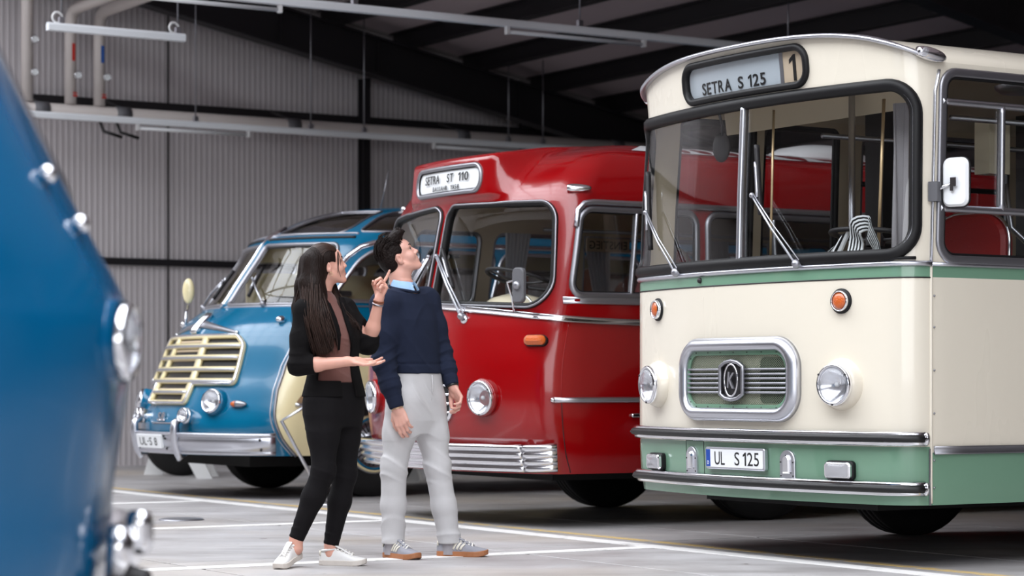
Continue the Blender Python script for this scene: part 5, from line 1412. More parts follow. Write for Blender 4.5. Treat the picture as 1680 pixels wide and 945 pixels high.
for sg in (-1, 1):
    round_lamp('headlamp', sg * .735, .795, .098, True, 'lamp_glass', 'chrome', BB, tour, .09, 'blue_paint', .18, 1.18)
    f_ = round_lamp('fog_lamp', sg * .475, .675, .060, True, 'lamp_glass', 'chrome', BB, tour, .10, 'chrome', .05, 1.05)
    e = empty('indicator_lamp'); e.parent = tour; e.matrix_local = BB.frame(sg * .985, .778, .012)
    MB().sweep([(x, 0, .01) for x in np.linspace(-.02, .085, 9)], [(.030 * math.cos(a), .030 * math.sin(a)) for a in np.linspace(0, 2 * PI, 13)[:-1]], None, scales=[.95, 1, 1, .98, .92, .82, .66, .45, .1]).build('lamp_body', 'dull_metal', e, Matrix.Diagonal((sg, 1, 1, 1)))
    MB().sweep([(x, 0, .01) for x in np.linspace(-.075, -.018, 6)], [(.027 * math.cos(a), .027 * math.sin(a)) for a in np.linspace(0, 2 * PI, 13)[:-1]], None, scales=[.35, .7, .88, .96, 1, 1]).build('lamp_lens', 'amber_lens', e, Matrix.Diagonal((sg, 1, 1, 1)))
    MB().sphere(tuple(BB.at(sg * 1.02, 1.47, .02)), (.035, .045, .032), 14, 8).build('marker_lamp', 'chrome', tour)
    wiper('wiper', BB, tour, (sg * .62, 1.61), (sg * .30, 1.82), (sg * .30, 1.93), (sg * .36, 1.68), twin=False, r=.010)
if True:
    sg = -1
    m_ = empty('wing_mirror'); m_.parent = tour
    q0 = BB.at(sg * .92, 1.46, 0); q1 = BB.at(sg * .98, 1.55, .13); q2 = q1 + np.array([sg * .03, .02, .13])
    MB().tube([q0, (q0 + q1) / 2 + np.array([0, 0, .01]), q1], .012, 8).build('mirror_arm', 'chrome', m_)
    MB().sphere(tuple(q2), (.028, .055, .115), 14, 10, RZ(.55 * sg)).build('mirror_head', 'yellow_cream_paint', m_)
# interior
MB().box((0, 5.3, .72), (2.2, 8.2, .06)).build('cabin_floor', 'underbody', tour)
MB().box((0, 4.8, .46), (1.5, 8.6, .40)).build('chassis', 'underbody', tour)
vs0 = []; fs0 = []
for s in np.linspace(-1.1, 1.1, 23):
    p = BB.pts(s, 1.60)
    vs0 += [(p[0] * .97, p[1] + .05, 1.57), (p[0] * .92, p[1] + .45, 1.56), (p[0] * .92, p[1] + .50, 1.0)]
for k in range(22):
    for j in range(2): fs0.append((k * 3 + j, k * 3 + j + 1, (k + 1) * 3 + j + 1, (k + 1) * 3 + j))
MB().add(vs0, fs0).build('dashboard', 'black_paint', tour)
MB().lathe([(.40, 0), (.38, .06), (.28, .13), (.12, .17), (0, .175)], 26, T(.1, 1.15, 1.54) @ Matrix.Diagonal((1, .7, 1, 1))).build('engine_cover', 'black_paint', tour)
steering(tour, (.52, 1.28, 1.74), .25, -.62, 'cream_plastic', 3, 'cream_plastic')
bus_seat(tour, .60, 1.85, 1.12, 'brown_leather', .52, .55, True, 'driver_seat')
for y in (2.7, 3.5, 4.3, 5.1):
    for x in (-.85, -.42, .42, .85): bus_seat(tour, x, y, .95, 'brown_leather', .42, .62, True)
MB().box((-1.10, 2.2, 1.66), (.03, 1.7, .62)).build('door_lining', 'yellow_cream_paint', tour)
MB().prism(rrect(-.07, .07, -.025, .025, .02, 4), 0, .03, T(-1.08, 2.35, 1.80) @ RZ(PI / 2) @ RX(PI / 2)).build('door_handle', 'dark_steel', tour)
MB().box((0, 2.35, 2.16), (2.0, .06, .24)).build('header_board', 'black_paint', tour)
for sg in (-1, 1):
    for y in (1.50, 6.1):
        make_wheel(.45, .25, tour, T(sg * .97, y, .45) @ (RZ(PI) if sg < 0 else Matrix.Identity(4)), ('aluminium', 'aluminium'), spokes=28, bands=((.98, .90, .46, 'yellow_cream_paint'), (.89, .82, .47, 'blue_paint')))

# ------------------------------------------------------------------ blurred blue coach in the foreground
fgprof = smoothprof([(.30, .30, .12, .97), (.50, .50, .06, .985), (.70, .70, .05, .99), (.90, .90, .02, 1), (1.08, 1.08, .0, 1), (1.18, 1.18, .03, .99), (1.30, 1.30, .10, .985), (1.45, 1.45, .18, .97), (1.62, 1.62, .27, .955), (1.80, 1.80, .36, .94), (2.1, 2.1, .50, .90), (2.35, 2.35, .75, .80), (2.55, 2.50, 1.2, .5), (2.7, 2.54, 1.6, .0)], 120)
FB = Surf(1.22, 1.9, .45, 0.0, 9.0, fgprof, fade=4.0)
FG_LOC = Vector((-1.215, 6.52, 0))
fore = empty('foreground_coach', FG_LOC, RZB + PI, 'large dark blue coach nose out of focus at the left edge', 'bus')
FE = float(FB.S[-1])
FW1 = rpoly([(.06, 1.40), (.58, 1.42), (.58, 1.95), (.06, 1.98)], .08, 6); FW2 = mirror_poly(FW1)
skin('nose_panel', FB, densify([(-FE, .30), (FE, .30), (FE, 2.69), (-FE, 2.69)], .08), [FW1, FW2], 'dark_blue_paint', fore, (.08, .05), 'underbody', edge=.06)
for wp in (FW1, FW2):
    g_ = trim('windscreen_frame', FB, wp, half_round(.03, .02), 'dull_metal', fore, True)
    skin('pane', FB, wp, [], 'smoke_glass', g_, (.1, .1), off=-.004)
trim('bumper_blade', FB, [(-1.12, .56), (1.12, .56)], [(-.02, -.06), (.02, -.055), (.035, -.02), (.035, .02), (.02, .055), (-.02, .06)], 'chrome', fore, off=.05)
for sg in (-1, 1):
    round_lamp('headlamp', sg * 1.10, 1.05, .085, True, 'lamp_glass', 'chrome', FB, fore, .004, 'dark_blue_paint', 0, 1.2)
    st = [(sg * 1.02, t) for t in np.linspace(.55, .65, 7)]; P, N = along(FB, st, .08)
    MB().sweep(P, [(-.02, -.03), (.03, -.026), (.04, 0), (.03, .026), (-.02, .03)], N, scales=[.7, 1, 1, 1, 1, 1, .7]).build('overrider', 'chrome', fore)
    MB().prism(rrect(-.035, .035, -.12, .10, .02, 4), 0, .10, FB.frame(sg * 1.04, .44, .02), .01).build('tow_hook', 'dark_steel', fore)
    for s, t in ((1.14, 1.43), (1.08, 1.32)):
        MB().sphere(tuple(FB.at(sg * s, t, .015)), (.022, .022, .022), 12, 8).build('marker_lamp', 'chrome', fore)
    q0 = FB.at(sg * 1.28, 1.66, 0); q1 = FB.at(sg * 1.24, 1.88, .10)
    mm = empty('wing_mirror'); mm.parent = fore
    MB().tube([q0, q1], .018, 8).build('mirror_arm', 'dull_metal', mm)
    MB().sphere(tuple(q1 + np.array([0, 0, .12])), (.04, .05, .15), 14, 10).build('mirror_head', 'dull_metal', mm)
MB().box((0, 4.5, .42), (1.6, 8.4, .5)).build('chassis', 'underbody', fore)
for sg in (-1, 1):
    for y in (2.0, 6.4): make_wheel(.45, .25, fore, T(sg * .95, y, .45) @ (RZ(PI) if sg < 0 else Matrix.Identity(4)))

# ------------------------------------------------------------------ stands
def px2w(x, y, Z): return np.array([(x - 840) / 3800 * Z, Z, .95 - (y - 630) / 3800 * Z])
def stand(Z, pts, label):
    P = [px2w(x, y, Z) for x, y in pts]; P[0][2] = .012
    r = empty('information_stand', (P[0][0], P[0][1], 0), 0, label, 'stand')
    o = np.array(r.location)
    MB().tube([p - o for p in P], .014, 8).build('bent_tube', 'aluminium', r)
    MB().lathe([(.16, 0), (.16, .008), (.05, .014), (0, .014)], 20).build('foot_plate', 'aluminium', r)
    a, b = P[-2] - o, P[-1] - o
    MB().box(tuple((a + b) / 2 + np.array([0, .11, .01])), (float(np.linalg.norm(b - a)), .22, .008), (0, -math.atan2(b[2] - a[2], b[0] - a[0]), 0)).build('desk_plate', 'aluminium', r)
stand(18.3, [(534, 828), (462, 691), (512, 660)], 'slim bent metal information stand in front of the cream flank of the blue coach')
def trestle(x, y0, Z, label, lean, w=.16):
    p = px2w(x, y0, Z)
    r = empty('display_foot', (p[0], Z, 0), 0, label, 'stand')
    for sg, ln in ((1, lean), (-1, lean)):
        b = MB(); h = .42
        b.add([(-w / 2 + sg * .0, -.02, 0), (w / 2, -.02, 0), (w / 2 - ln, -.02, h), (-w / 2 - ln, -.02, h), (-w / 2, .02, 0), (w / 2, .02, 0), (w / 2 - ln, .02, h), (-w / 2 - ln, .02, h)],
              [(0, 1, 2, 3), (7, 6, 5, 4), (0, 4, 5, 1), (1, 5, 6, 2), (2, 6, 7, 3), (3, 7, 4, 0)], False)
        b.build('slanted_leg', 'white_paint', r, T(0, 0 if sg > 0 else .5, 0))
    MB().box((-lean, .25, .44), (w * 1.2, .56, .04)).build('cross_bar', 'white_paint', r)
trestle(336, 785, 23.3, 'white slanted display foot under the front bumper of the blue coach', .22)
trestle(252, 770, 24.3, 'white display foot at the wall left of the blue coach bumper', -.12, .2)
trestle(676, 791, 22.4, 'white slanted display foot seen between the young man\'s legs', .12, .16)
wr = empty('parked_wheel', (px2w(298, 768, 24.0)[0], 24.0, 0), 0, 'black wheel with a bolted hub near the wall, under the blue coach nose', 'wheel')
wh = make_wheel(.40, .18, wr, T(0, 0, .40) @ RZ(-PI / 2 + .5), ('dark_steel', 'dark_steel'), name='wheel_and_tyre')
# ------------------------------------------------------------------ people (signed distance modelling)
import openvdb
class Vol:
    def __init__(self, lo, hi, h):
        self.lo = np.asarray(lo, float); self.h = h
        n = np.ceil((np.asarray(hi) - self.lo) / h).astype(int) + 1
        self.n = n; self.a = np.full(n, 0.05, np.float32)
    def sub(self, lo, hi):
        i0 = np.clip(np.floor((np.asarray(lo) - self.lo) / self.h).astype(int), 0, self.n)
        i1 = np.clip(np.ceil((np.asarray(hi) - self.lo) / self.h).astype(int) + 1, 0, self.n)
        sl = tuple(slice(a, b) for a, b in zip(i0, i1))
        ax = [(self.lo[k] + self.h * np.arange(i0[k], i1[k])).astype(np.float32) for k in range(3)]
        X = ax[0][:, None, None]; Y = ax[1][None, :, None]; Z = ax[2][None, None, :]
        return sl, X, Y, Z
    def put(self, sl, d, k, op='add'):
        a = self.a[sl]
        if op == 'add':
            h = np.maximum(k - np.abs(a - d), 0) / max(k, 1e-6); self.a[sl] = np.minimum(a, d) - h * h * k * .25
        else:
            d = -d; h = np.maximum(k - np.abs(a - d), 0) / max(k, 1e-6); self.a[sl] = np.maximum(a, d) + h * h * k * .25
    def cone(self, p, q, r0, r1, k=.01, op='add'):
        p = np.asarray(p, float); q = np.asarray(q, float); m = max(r0, r1) + k + .012
        sl, X, Y, Z = self.sub(np.minimum(p, q) - m, np.maximum(p, q) + m)
        if self.a[sl].size == 0: return
        d = q - p; L2 = float(d @ d) + 1e-9
        t = np.clip(((X - p[0]) * d[0] + (Y - p[1]) * d[1] + (Z - p[2]) * d[2]) / L2, 0, 1)
        D = np.sqrt((X - p[0] - t * d[0]) ** 2 + (Y - p[1] - t * d[1]) ** 2 + (Z - p[2] - t * d[2]) ** 2) - (r0 + (r1 - r0) * t)
        self.put(sl, D, k, op)
    def chain(self, pts, rs, k=.01):
        for i in range(len(pts) - 1): self.cone(pts[i], pts[i + 1], rs[i], rs[i + 1], k)
    def ell(self, c, rad, R=None, k=.01, op='add'):
        c = np.asarray(c, float); rad = np.asarray(rad, float); m = rad.max() + k + .012
        sl, X, Y, Z = self.sub(c - m, c + m)
        if self.a[sl].size == 0: return
        R = np.eye(3) if R is None else np.asarray(R)
        x, y, z = X - c[0], Y - c[1], Z - c[2]
        u = [(R[0, i] * x + R[1, i] * y + R[2, i] * z) / rad[i] for i in range(3)]
        q = np.sqrt(u[0] ** 2 + u[1] ** 2 + u[2] ** 2); g = np.sqrt((u[0] / rad[0]) ** 2 + (u[1] / rad[1]) ** 2 + (u[2] / rad[2]) ** 2) + 1e-9
        self.put(sl, q * (q - 1) / g, k, op)
    def loft(self, rows, rdir, fdir, k=.02, op='add', pw=2.3, zr=None):
        """rows: z, cx, cy, half-width along rdir, half-depth along fdir"""
        rows = np.array(sorted(rows), float); z0, z1 = rows[0, 0], rows[-1, 0]
        m = rows[:, 3:].max() + k + .02; c0 = rows[:, 1:3].min(0); c1 = rows[:, 1:3].max(0)
        sl, X, Y, Z = self.sub((c0[0] - m, c0[1] - m, z0 - k - .012), (c1[0] + m, c1[1] + m, z1 + k + .012))
        f = lambda j: np.interp(Z, rows[:, 0], rows[:, j])
        cx, cy, hw, hd = f(1), f(2), f(3), f(4)
        r = (X - cx) * rdir[0] + (Y - cy) * rdir[1]; q = (X - cx) * fdir[0] + (Y - cy) * fdir[1]
        e = (np.abs(r / hw) ** pw + np.abs(q / hd) ** pw) ** (1 / pw)
        D = (e - 1) * np.minimum(hw, hd)
        D = np.maximum(D, np.maximum(z0 - Z, Z - z1) + 0 * D)
        self.put(sl, D.astype(np.float32), k, op)
    def carve(self, fn, lo, hi, k=.004):
        sl, X, Y, Z = self.sub(lo, hi); D = fn(X, Y, Z); self.put(sl, D.astype(np.float32), k, 'sub')
    def fold(self, c, rad, dirn, freq, amp, warp=3.0, ph=0.0):
        c = np.asarray(c, float); sl, X, Y, Z = self.sub(c - rad, c + rad)
        if self.a[sl].size == 0: return
        x, y, z = X - c[0], Y - c[1], Z - c[2]
        w = np.clip(1 - np.sqrt(x * x + y * y + z * z) / rad, 0, 1); w = w * w * (3 - 2 * w)
        s = dirn[0] * x + dirn[1] * y + dirn[2] * z
        o = np.sin(x * 19 + ph) + np.sin(y * 23 + 1 + ph) + np.sin(z * 17 + 2)
        v = np.sin(s * freq + warp * .4 * o + ph)
        rdg = (1 - np.abs(np.sin(.5 * (s * freq + warp * .4 * o + ph)))) ** 2
        self.a[sl] += (amp * w * (.35 * v + .55 - 1.7 * rdg)).astype(np.float32)
    def mesh(self, name, mat, parent, iso=0.0, loc=(0, 0, 0), smooth=2):
        g = openvdb.FloatGrid(0.02)
        g.copyFromArray(np.clip(self.a, -.02, .02), tolerance=0.0)
        pts, tris, quads = g.convertToPolygons(isovalue=iso, adaptivity=0.0)
        P = np.asarray(pts, np.float64) * self.h + self.lo
        q = np.asarray(quads, int); t = np.asarray(tris, int)
        fs = [tuple(f) for f in q[:, ::-1].tolist()] + [tuple(f) for f in t[:, ::-1].tolist()]
        if smooth and len(q):
            E = np.concatenate([q[:, [0, 1]], q[:, [1, 2]], q[:, [2, 3]], q[:, [3, 0]]])
            E = np.concatenate([E, E[:, ::-1]])
            cnt = np.bincount(E[:, 0], minlength=len(P)).astype(float)[:, None]; cnt[cnt == 0] = 1
            for _ in range(smooth):
                for lam in (.5, -.51):
                    S = np.stack([np.bincount(E[:, 0], weights=P[E[:, 1], k], minlength=len(P)) for k in range(3)], 1)
                    P = P + lam * (S / cnt - P)
        me = bpy.data.meshes.new(name); me.from_pydata(P.tolist(), [], fs)
        me.polygons.foreach_set('use_smooth', [True] * len(fs)); me.materials.append(M(mat)); me.update()
        # outward normals
        if len(fs):
            bm = bmesh.new(); bm.from_mesh(me); bmesh.ops.recalc_face_normals(bm, faces=bm.faces); bm.to_mesh(me); bm.free()
        return link_mesh(name, me, None, parent)
pmat('skin', srgb(214, 160, 142), 0.42, var=0.06, vscale=18, sss=0.12, spec=0.4, bump=0.03, bscale=250)
pmat('skin_pale', srgb(218, 166, 150), 0.42, var=0.06, vscale=18, sss=0.12, spec=0.4, bump=0.03, bscale=250)
pmat('lips', srgb(176, 92, 86), 0.35)
pmat('eye_white', srgb(226, 222, 218), 0.15); pmat('eye_dark', srgb(38, 26, 20), 0.1, coat=1.0)
pmat('brow_hair', srgb(44, 32, 28), 0.7)
pmat('hair_dark', srgb(28, 19, 16), 0.5, spec=0.12, var=0.45, vscale=50, stretch=(1.0, 1.0, 0.08), bump=0.5, bscale=120, detail=6)
pmat('hair_strand', srgb(50, 34, 28), 0.42, spec=0.25, var=0.35, vscale=30)
pmat('hair_short', srgb(24, 16, 14), 0.5, spec=0.12, var=0.5, vscale=60, bump=0.6, bscale=110)
pmat('black_cloth', srgb(13, 11, 12), 0.9, var=0.12, vscale=30, bump=0.25, bscale=350, spec=0.15)
pmat('black_denim', srgb(18, 16, 18), 0.85, var=0.15, vscale=40, bump=0.2, bscale=400, spec=0.15)
pmat('brown_rib', srgb(112, 70, 62), 0.8, var=0.08, vscale=30, bump=0.3, bscale=300, sheen=0.2)
pmat('navy_knit', srgb(32, 38, 56), 0.9, var=0.12, vscale=40, bump=0.35, bscale=420, spec=0.15)
pmat('grey_chino', srgb(196, 194, 195), 0.8, var=0.05, vscale=14, bump=0.2, bscale=380)
pmat('blue_shirt', srgb(150, 184, 220), 0.7, var=0.05, bump=0.1, bscale=300)
pmat('white_leather', srgb(226, 224, 222), 0.45, var=0.03, vscale=20, bump=0.08, bscale=200)
pmat('white_rubber', srgb(206, 198, 190), 0.6, var=0.06, vscale=20)
pmat('grey_suede', srgb(150, 150, 158), 0.9, var=0.08, vscale=40, bump=0.2, bscale=400)
pmat('cream_leather', srgb(228, 222, 208), 0.5)
pmat('gum_rubber', srgb(166, 108, 70), 0.55, var=0.08, vscale=20)
pmat('lace_white', srgb(230, 226, 220), 0.8)
pmat('strap_leather', srgb(122, 66, 40), 0.5)
TH = math.radians(40)
Rd = np.array([-math.sin(TH), -math.cos(TH), 0]); Fd = np.array([math.cos(TH), -math.sin(TH), 0]); Ud = np.array([0, 0, 1.0])
def basis(yaw, pitch, roll=0.0):
    """head frame columns: forward, left, up; yaw>0 turns away from the camera, pitch>0 looks up"""
    f = np.array([math.cos(yaw) * math.cos(pitch), math.sin(yaw) * math.cos(pitch), math.sin(pitch)])
    l = np.array([-math.sin(yaw), math.cos(yaw), 0]); u = np.cross(f, l)
    if roll: l, u = l * math.cos(roll) + u * math.sin(roll), u * math.cos(roll) - l * math.sin(roll)
    return np.stack([f, l, u], 1)
def head_sdf(V, c, B, s, female=False):
    H_ = lambda x, y, z: np.asarray(c) + B @ (np.array([x, y, z]) * s)
    E = lambda p, r, k=.012, op='add': V.ell(H_(*p), np.array(r) * s, B, k * s, op)
    C = lambda p, q, r0, r1, k=.01, op='add': V.cone(H_(*p), H_(*q), r0 * s, r1 * s, k * s, op)
    E((-.018, 0, .048), (.100, .078, .092), .02)
    E((.030, 0, -.020), (.066, .060, .088), .03)
    E((.056, 0, .052), (.044, .058, .050), .03)
    jw = .052 if not female else .046
    for y in (-1, 1):
        C((-.004, y * jw, -.050), (.062, y * .018, -.100), .022, .017, .02)
        E((.058, y * .040, -.022), (.030, .026, .032), .02)
        C((.084, y * .014, .034), (.074, y * .050, .032), .010, .008, .014)
        E((.101, y * .033, .014), (.016, .017, .012), .012, 'sub')
        E((.099, y * .0115, -.0235), (.0115, .0085, .0085), .006)
        # ear
        ec = H_(-.014, y * .079, -.002)
        BE_ = B @ np.array(Euler((0, .20, y * .42)).to_matrix())
        V.ell(ec, np.array((.019, .008, .033)) * s, BE_, .006 * s)
        V.ell(ec + B @ (np.array((.004, y * .009, .003)) * s), np.array((.010, .006, .017)) * s, BE_, .005 * s, 'sub')
        V.ell(H_(-.006, y * .078, -.030), np.array((.009, .006, .010)) * s, B, .006 * s)
        C((.088, y * .004, -.0545), (.082, y * .022, -.058), .0075, .004, .006)
        C((.087, y * .004, -.0680), (.081, y * .020, -.0625), .0090, .004, .006)
    C((.086, 0, .028), (.112 if not female else .108, 0, -.016), .0085, .0115, .010)
    E((.112 if not female else .108, 0, -.0185), (.0115, .0105, .0100), .006)
    C((.098, 0, -.026), (.092, 0, -.050), .006, .007, .008)
    E((.078, 0, -.102), (.020, .021, .017), .018)
    E((.060, 0, -.060), (.034, .034, .040), .02)
    return H_
def surf_x(V, c, B, s, y, z):
    """forward coordinate of the face surface at head coordinates (y, z)"""
    for x in np.arange(.135, .02, -.0008):
        p = np.asarray(c) + B @ (np.array([x, y, z]) * s); i = np.round((p - V.lo) / V.h).astype(int)
        if V.a[tuple(i)] < 0: return x - V.a[tuple(i)] / s * 0
    return .05
def finger_pts(base, dirs, lens):
    p = [np.asarray(base, float)]
    for d, l in zip(dirs, lens): p.append(p[-1] + unit(d) * l)
    return p
def hand_sdf(V, wrist, X, Dn, s, curls, thumb, spread=1.0, side=1):
    """X: along the hand, Dn: back of the hand; side=+1 puts the thumb on cross(Dn, X)"""
    X = unit(X); Dn = unit(np.asarray(Dn) - X * (np.asarray(Dn) @ X)); Yt = np.cross(Dn, X) * side
    P = lambda x, y, z: np.asarray(wrist) + (X * x + Yt * y + Dn * z) * s
    B = np.stack([X, Yt, Dn], 1)
    V.ell(P(.046, .001, 0), np.array((.052, .038, .0150)) * s, B, .012 * s)
    V.cone(P(-.02, 0, 0), P(.02, 0, 0), .0235 * s, .0235 * s, .014 * s)
    V.ell(P(.034, .024, -.010), np.array((.030, .016, .015)) * s, B, .012 * s)
    ys = (.029, .0095, -.0105, -.029); ln = ((.040, .026, .022), (.045, .029, .023), (.041, .027, .022), (.032, .021, .020)); rr = (.0088, .0092, .0086, .0076)
    tips = []
    for i in range(4):
        base = P((.086, .091, .086, .077)[i], ys[i] * 1.0, .002)
        a = 0; dirs = []
        for c in curls[i]:
            a += c; sp = ys[i] * 2.2 * spread * (1 if a < 1 else .3)
            dirs.append(X * math.cos(a) - Dn * math.sin(a) + Yt * sp)
        pts = finger_pts(base, dirs, [l * s for l in ln[i]])
        V.cone(P(.05, ys[i] * .8, 0), base, .0105 * s, .0105 * s, .008 * s)
        V.chain(pts, [rr[i] * s * q for q in (1.08, 1.0, .92, .80)], .0035 * s)
        tips.append(pts[-1])
    t0 = P(.022, .030, -.006); tp = finger_pts(t0, [X * a + Yt * b - Dn * c for a, b, c in thumb], [.034 * s, .031 * s, .025 * s])
    V.chain(tp, [.0135 * s, .0112 * s, .0102 * s, .0084 * s], .007 * s)
    return tips
def tube_between(V, pts, rs, k=.012): V.chain([np.asarray(p, float) for p in pts], rs, k)
# ------------------------------------------------------------------ the woman
def person_pts(px0, Z0):
    X0 = (px0 - 840) / 3800 * Z0
    return X0, lambda x, y, d=0.0: np.array([(x - 840) / 3800 * (Z0 + d) - X0, d, .95 - (y - 630) / 3800 * (Z0 + d)])
WZ = 12.12
wX0, w = person_pts(545, WZ)
woman = empty('person', (wX0, WZ, 0), 0, 'person with long dark hair in a black blazer and black jeans, pointing upwards', 'person')
LO, HI = (-.34, -.36, -.01), (.42, .30, 1.74)
hipN, hipF = w(530, 655, -.07), w(564, 655, .07)
kneeN, kneeF = w(531, 773, -.11), w(566, 778, .04)
ankN, ankF = w(486, 884, -.10), w(543, 894, .03)
shN, shF = w(500, 510, -.13), w(566, 508, .13)
elN, elF = w(489, 600, -.17), w(604, 566, .10)
wrN, wrF = w(572, 593, -.20), w(622, 491, .04)
def wrows(sc=1.0, add=0.0, lo=.95, hi=1.50):
    base = [(560, 455, .0, .045, .050), (528, 485, .0, .06, .055), (530, 497, .0, .125, .070), (533, 512, .0, .160, .088), (536, 535, .0, .155, .112), (540, 555, .0, .148, .118), (545, 580, .0, .130, .098), (548, 603, .0, .122, .090), (548, 628, .0, .142, .102), (548, 655, .0, .165, .118), (547, 680, .0, .168, .118), (547, 700, .0, .15, .10)][1:]
    out = []
    for x, y, d, hw, hd in base:
        p = w(x, y, d); out.append((p[2], p[0], p[1], hw * sc + add, hd * sc + add))
    return out
body = Vol(LO, HI, .004)
hc = w(538, 438, 0.0); HBw = basis(math.radians(16), math.radians(14))
head_sdf(body, hc, HBw, .83, True)
body.chain([hc + HBw @ np.array([-.02, 0, -.05]), w(527, 478, .0), w(528, 492, 0)], [.050, .047, .056], .02)
body.loft([r for r in wrows(.93)], Rd, Fd, .02)
body.chain([shN, elN], [.040, .034], .02); body.chain([elN, w(520, 598, -.185), wrN], [.036, .036, .0235], .02)
body.chain([shF, elF], [.040, .034], .02); body.chain([elF, w(612, 538, .08), wrF], [.035, .036, .0230], .02)
for h, k_, a in ((hipN, kneeN, ankN), (hipF, kneeF, ankF)):
    body.chain([h, k_], [.070, .048], .03); body.chain([k_, (k_ * .65 + a * .35) + np.array([-.01, 0, 0]), a, a + np.array([0, 0, -.05])], [.048, .046, .032, .036], .02)
Xh = unit(w(632, 455, .03) - wrF)
hand_sdf(body, wrF, Xh + np.array([.10, 0, 0]), np.array([.85, .55, -.15]), .92, ((-.25, .12, .08), (1.0, 1.35, .8), (1.25, 1.45, .8), (1.35, 1.45, .8)), ((.75, .45, .55), (.75, -.1, .75), (.6, -.5, .6)), .7, -1)
hand_sdf(body, wrN + np.array([.01, 0, 0]), np.array([.95, -.12, -.12]), np.array([-.1, .25, -.95]), .95, ((.25, .25, .15), (.12, .25, .15), (.10, .22, .15), (.15, .25, .15)), ((.75, .55, -.1), (.9, .2, .1), (.95, .0, .2)), 1.0, -1)
body.mesh('body', 'skin', woman)
def face_bits(root, V, c, B, s, side=(-1, 1), lipmat='lips'):
    Hh = lambda x, y, z: np.asarray(c) + B @ (np.array([x, y, z]) * s)
    F_ = lambda y, z, d=0.0: Hh(surf_x(V, c, B, s, y, z) + d, y, z)
    Bm = Matrix(((B[0][0], B[0][1], B[0][2]), (B[1][0], B[1][1], B[1][2]), (B[2][0], B[2][1], B[2][2]))).to_4x4()
    for y in side:
        ex = surf_x(V, c, B, s, y * .032, .0145)
        e = MB().sphere(tuple(Hh(ex - .0065, y * .0325, .0145)), tuple(np.array((.0105, .0130, .0056)) * s), 14, 10, Bm).build('eye', 'eye_white', root)
        MB().sphere(tuple(Hh(ex + .0005, y * .0340, .0145)), tuple(np.array((.0045, .0070, .0066)) * s), 12, 8, Bm).build('iris', 'eye_dark', e)
        MB().tube([F_(y * .017, .0195, .002), Hh(ex + .004, y * .0325, .0222), F_(y * .047, .0180, .001)], .0018 * s, 5).build('eyelash', 'brow_hair', e)
        MB().tube([F_(y * .013, .0380, .000), F_(y * .024, .0430, .0005), F_(y * .036, .0450, .0), F_(y * .052, .0410, -.001)], .0046 * s, 6, scales=[.8, 1.1, 1.0, .4]).build('eyebrow', 'brow_hair', root)
    lp = MB()
    lp.tube([F_(-.021, -.0605, -.003), F_(-.008, -.0565, -.001), F_(0, -.0570, -.0012), F_(.008, -.0565, -.001), F_(.021, -.0605, -.003)], .0046 * s, 8, scales=[.35, 1, .9, 1, .35])
    lp.tube([F_(-.019, -.0625, -.003), F_(-.007, -.0668, -.0012), F_(0, -.0672, -.001), F_(.007, -.0668, -.0012), F_(.019, -.0625, -.003)], .0052 * s, 8, scales=[.35, 1, 1.05, 1, .35])
    lp.build('lips', lipmat, root)
    return Hh
Hw = face_bits(woman, body, hc, HBw, .83)
MB().tube([Hw(-.008 + .010 * math.cos(a), -.084, -.048 + .010 * math.sin(a)) for a in np.linspace(0, 2 * PI, 15)[:-1]], .0014, 5, closed=True).build('earring', 'brass', woman)
# ---- hair: a shaped mass with strands lying on it
hv = Vol((-.32, -.30, 1.05), (.20, .24, 1.74), .005)
Hh = lambda x, y, z: hc + HBw @ (np.array([x, y, z]) * .83)
hv.ell(Hh(-.024, 0, .054), np.array((.112, .090, .104)) * .83, HBw, .02)
hv.ell(Hh(-.065, 0, .0), np.array((.074, .084, .090)) * .83, HBw, .03)
# free the face and the ear
def cut_face(X, Y, Z):
    x, y, z = X - hc[0], Y - hc[1], Z - hc[2]
    f = (HBw[0, 0] * x + HBw[1, 0] * y + HBw[2, 0] * z) / .83; u = (HBw[0, 2] * x + HBw[1, 2] * y + HBw[2, 2] * z) / .83
    return np.minimum(np.maximum(.054 - f + np.clip(u - .03, 0, 1) * .15, u - .088), np.maximum(-.012 - f, u + .004)) * .8
hv.carve(cut_face, hc - .16, hc + .2, .012)
hv.ell(Hh(.012, -.085, -.012), (.030, .03, .034), None, .01, 'sub')
drape = [[(512, 425, -.05), (504, 465, -.08), (503, 505, -.13), (514, 540, -.17), (524, 574, -.175)],
         [(514, 430, -.06), (515, 470, -.10), (516, 510, -.16), (524, 545, -.185), (533, 575, -.185)],
         [(505, 430, .0), (497, 470, -.01), (490, 505, -.03), (493, 530, -.06), (500, 552, -.09)],
         [(510, 430, .05), (503, 470, .06), (498, 505, .05), (500, 535, .03)],
         [(518, 452, -.06), (522, 482, -.085), (531, 515, -.15), (540, 548, -.17), (541, 570, -.17)]]
for d_ in drape:
    pts = [w(*q) for q in d_]; hv.chain(pts, list(np.linspace(.046, .020, len(pts))), .03)
fard = [[(545, 470, .06), (553, 490, .04), (568, 512, .0), (582, 530, -.02)], [(540, 470, .07), (556, 500, .08), (575, 520, .05), (588, 537, .02)]]
for d_ in fard:
    pts = [w(*q) for q in d_]; hv.chain(pts, list(np.linspace(.026, .010, len(pts))), .014)
for i in range(3):
    hv.fold(w(512, 500 + 25 * i, -.1), .18, np.array([.8, .5, .1]), 150, .0030, 1.5, i)
hair = hv.mesh('hair', 'hair_dark', woman, smooth=1)
st = MB(); rs = np.random.default_rng(3)
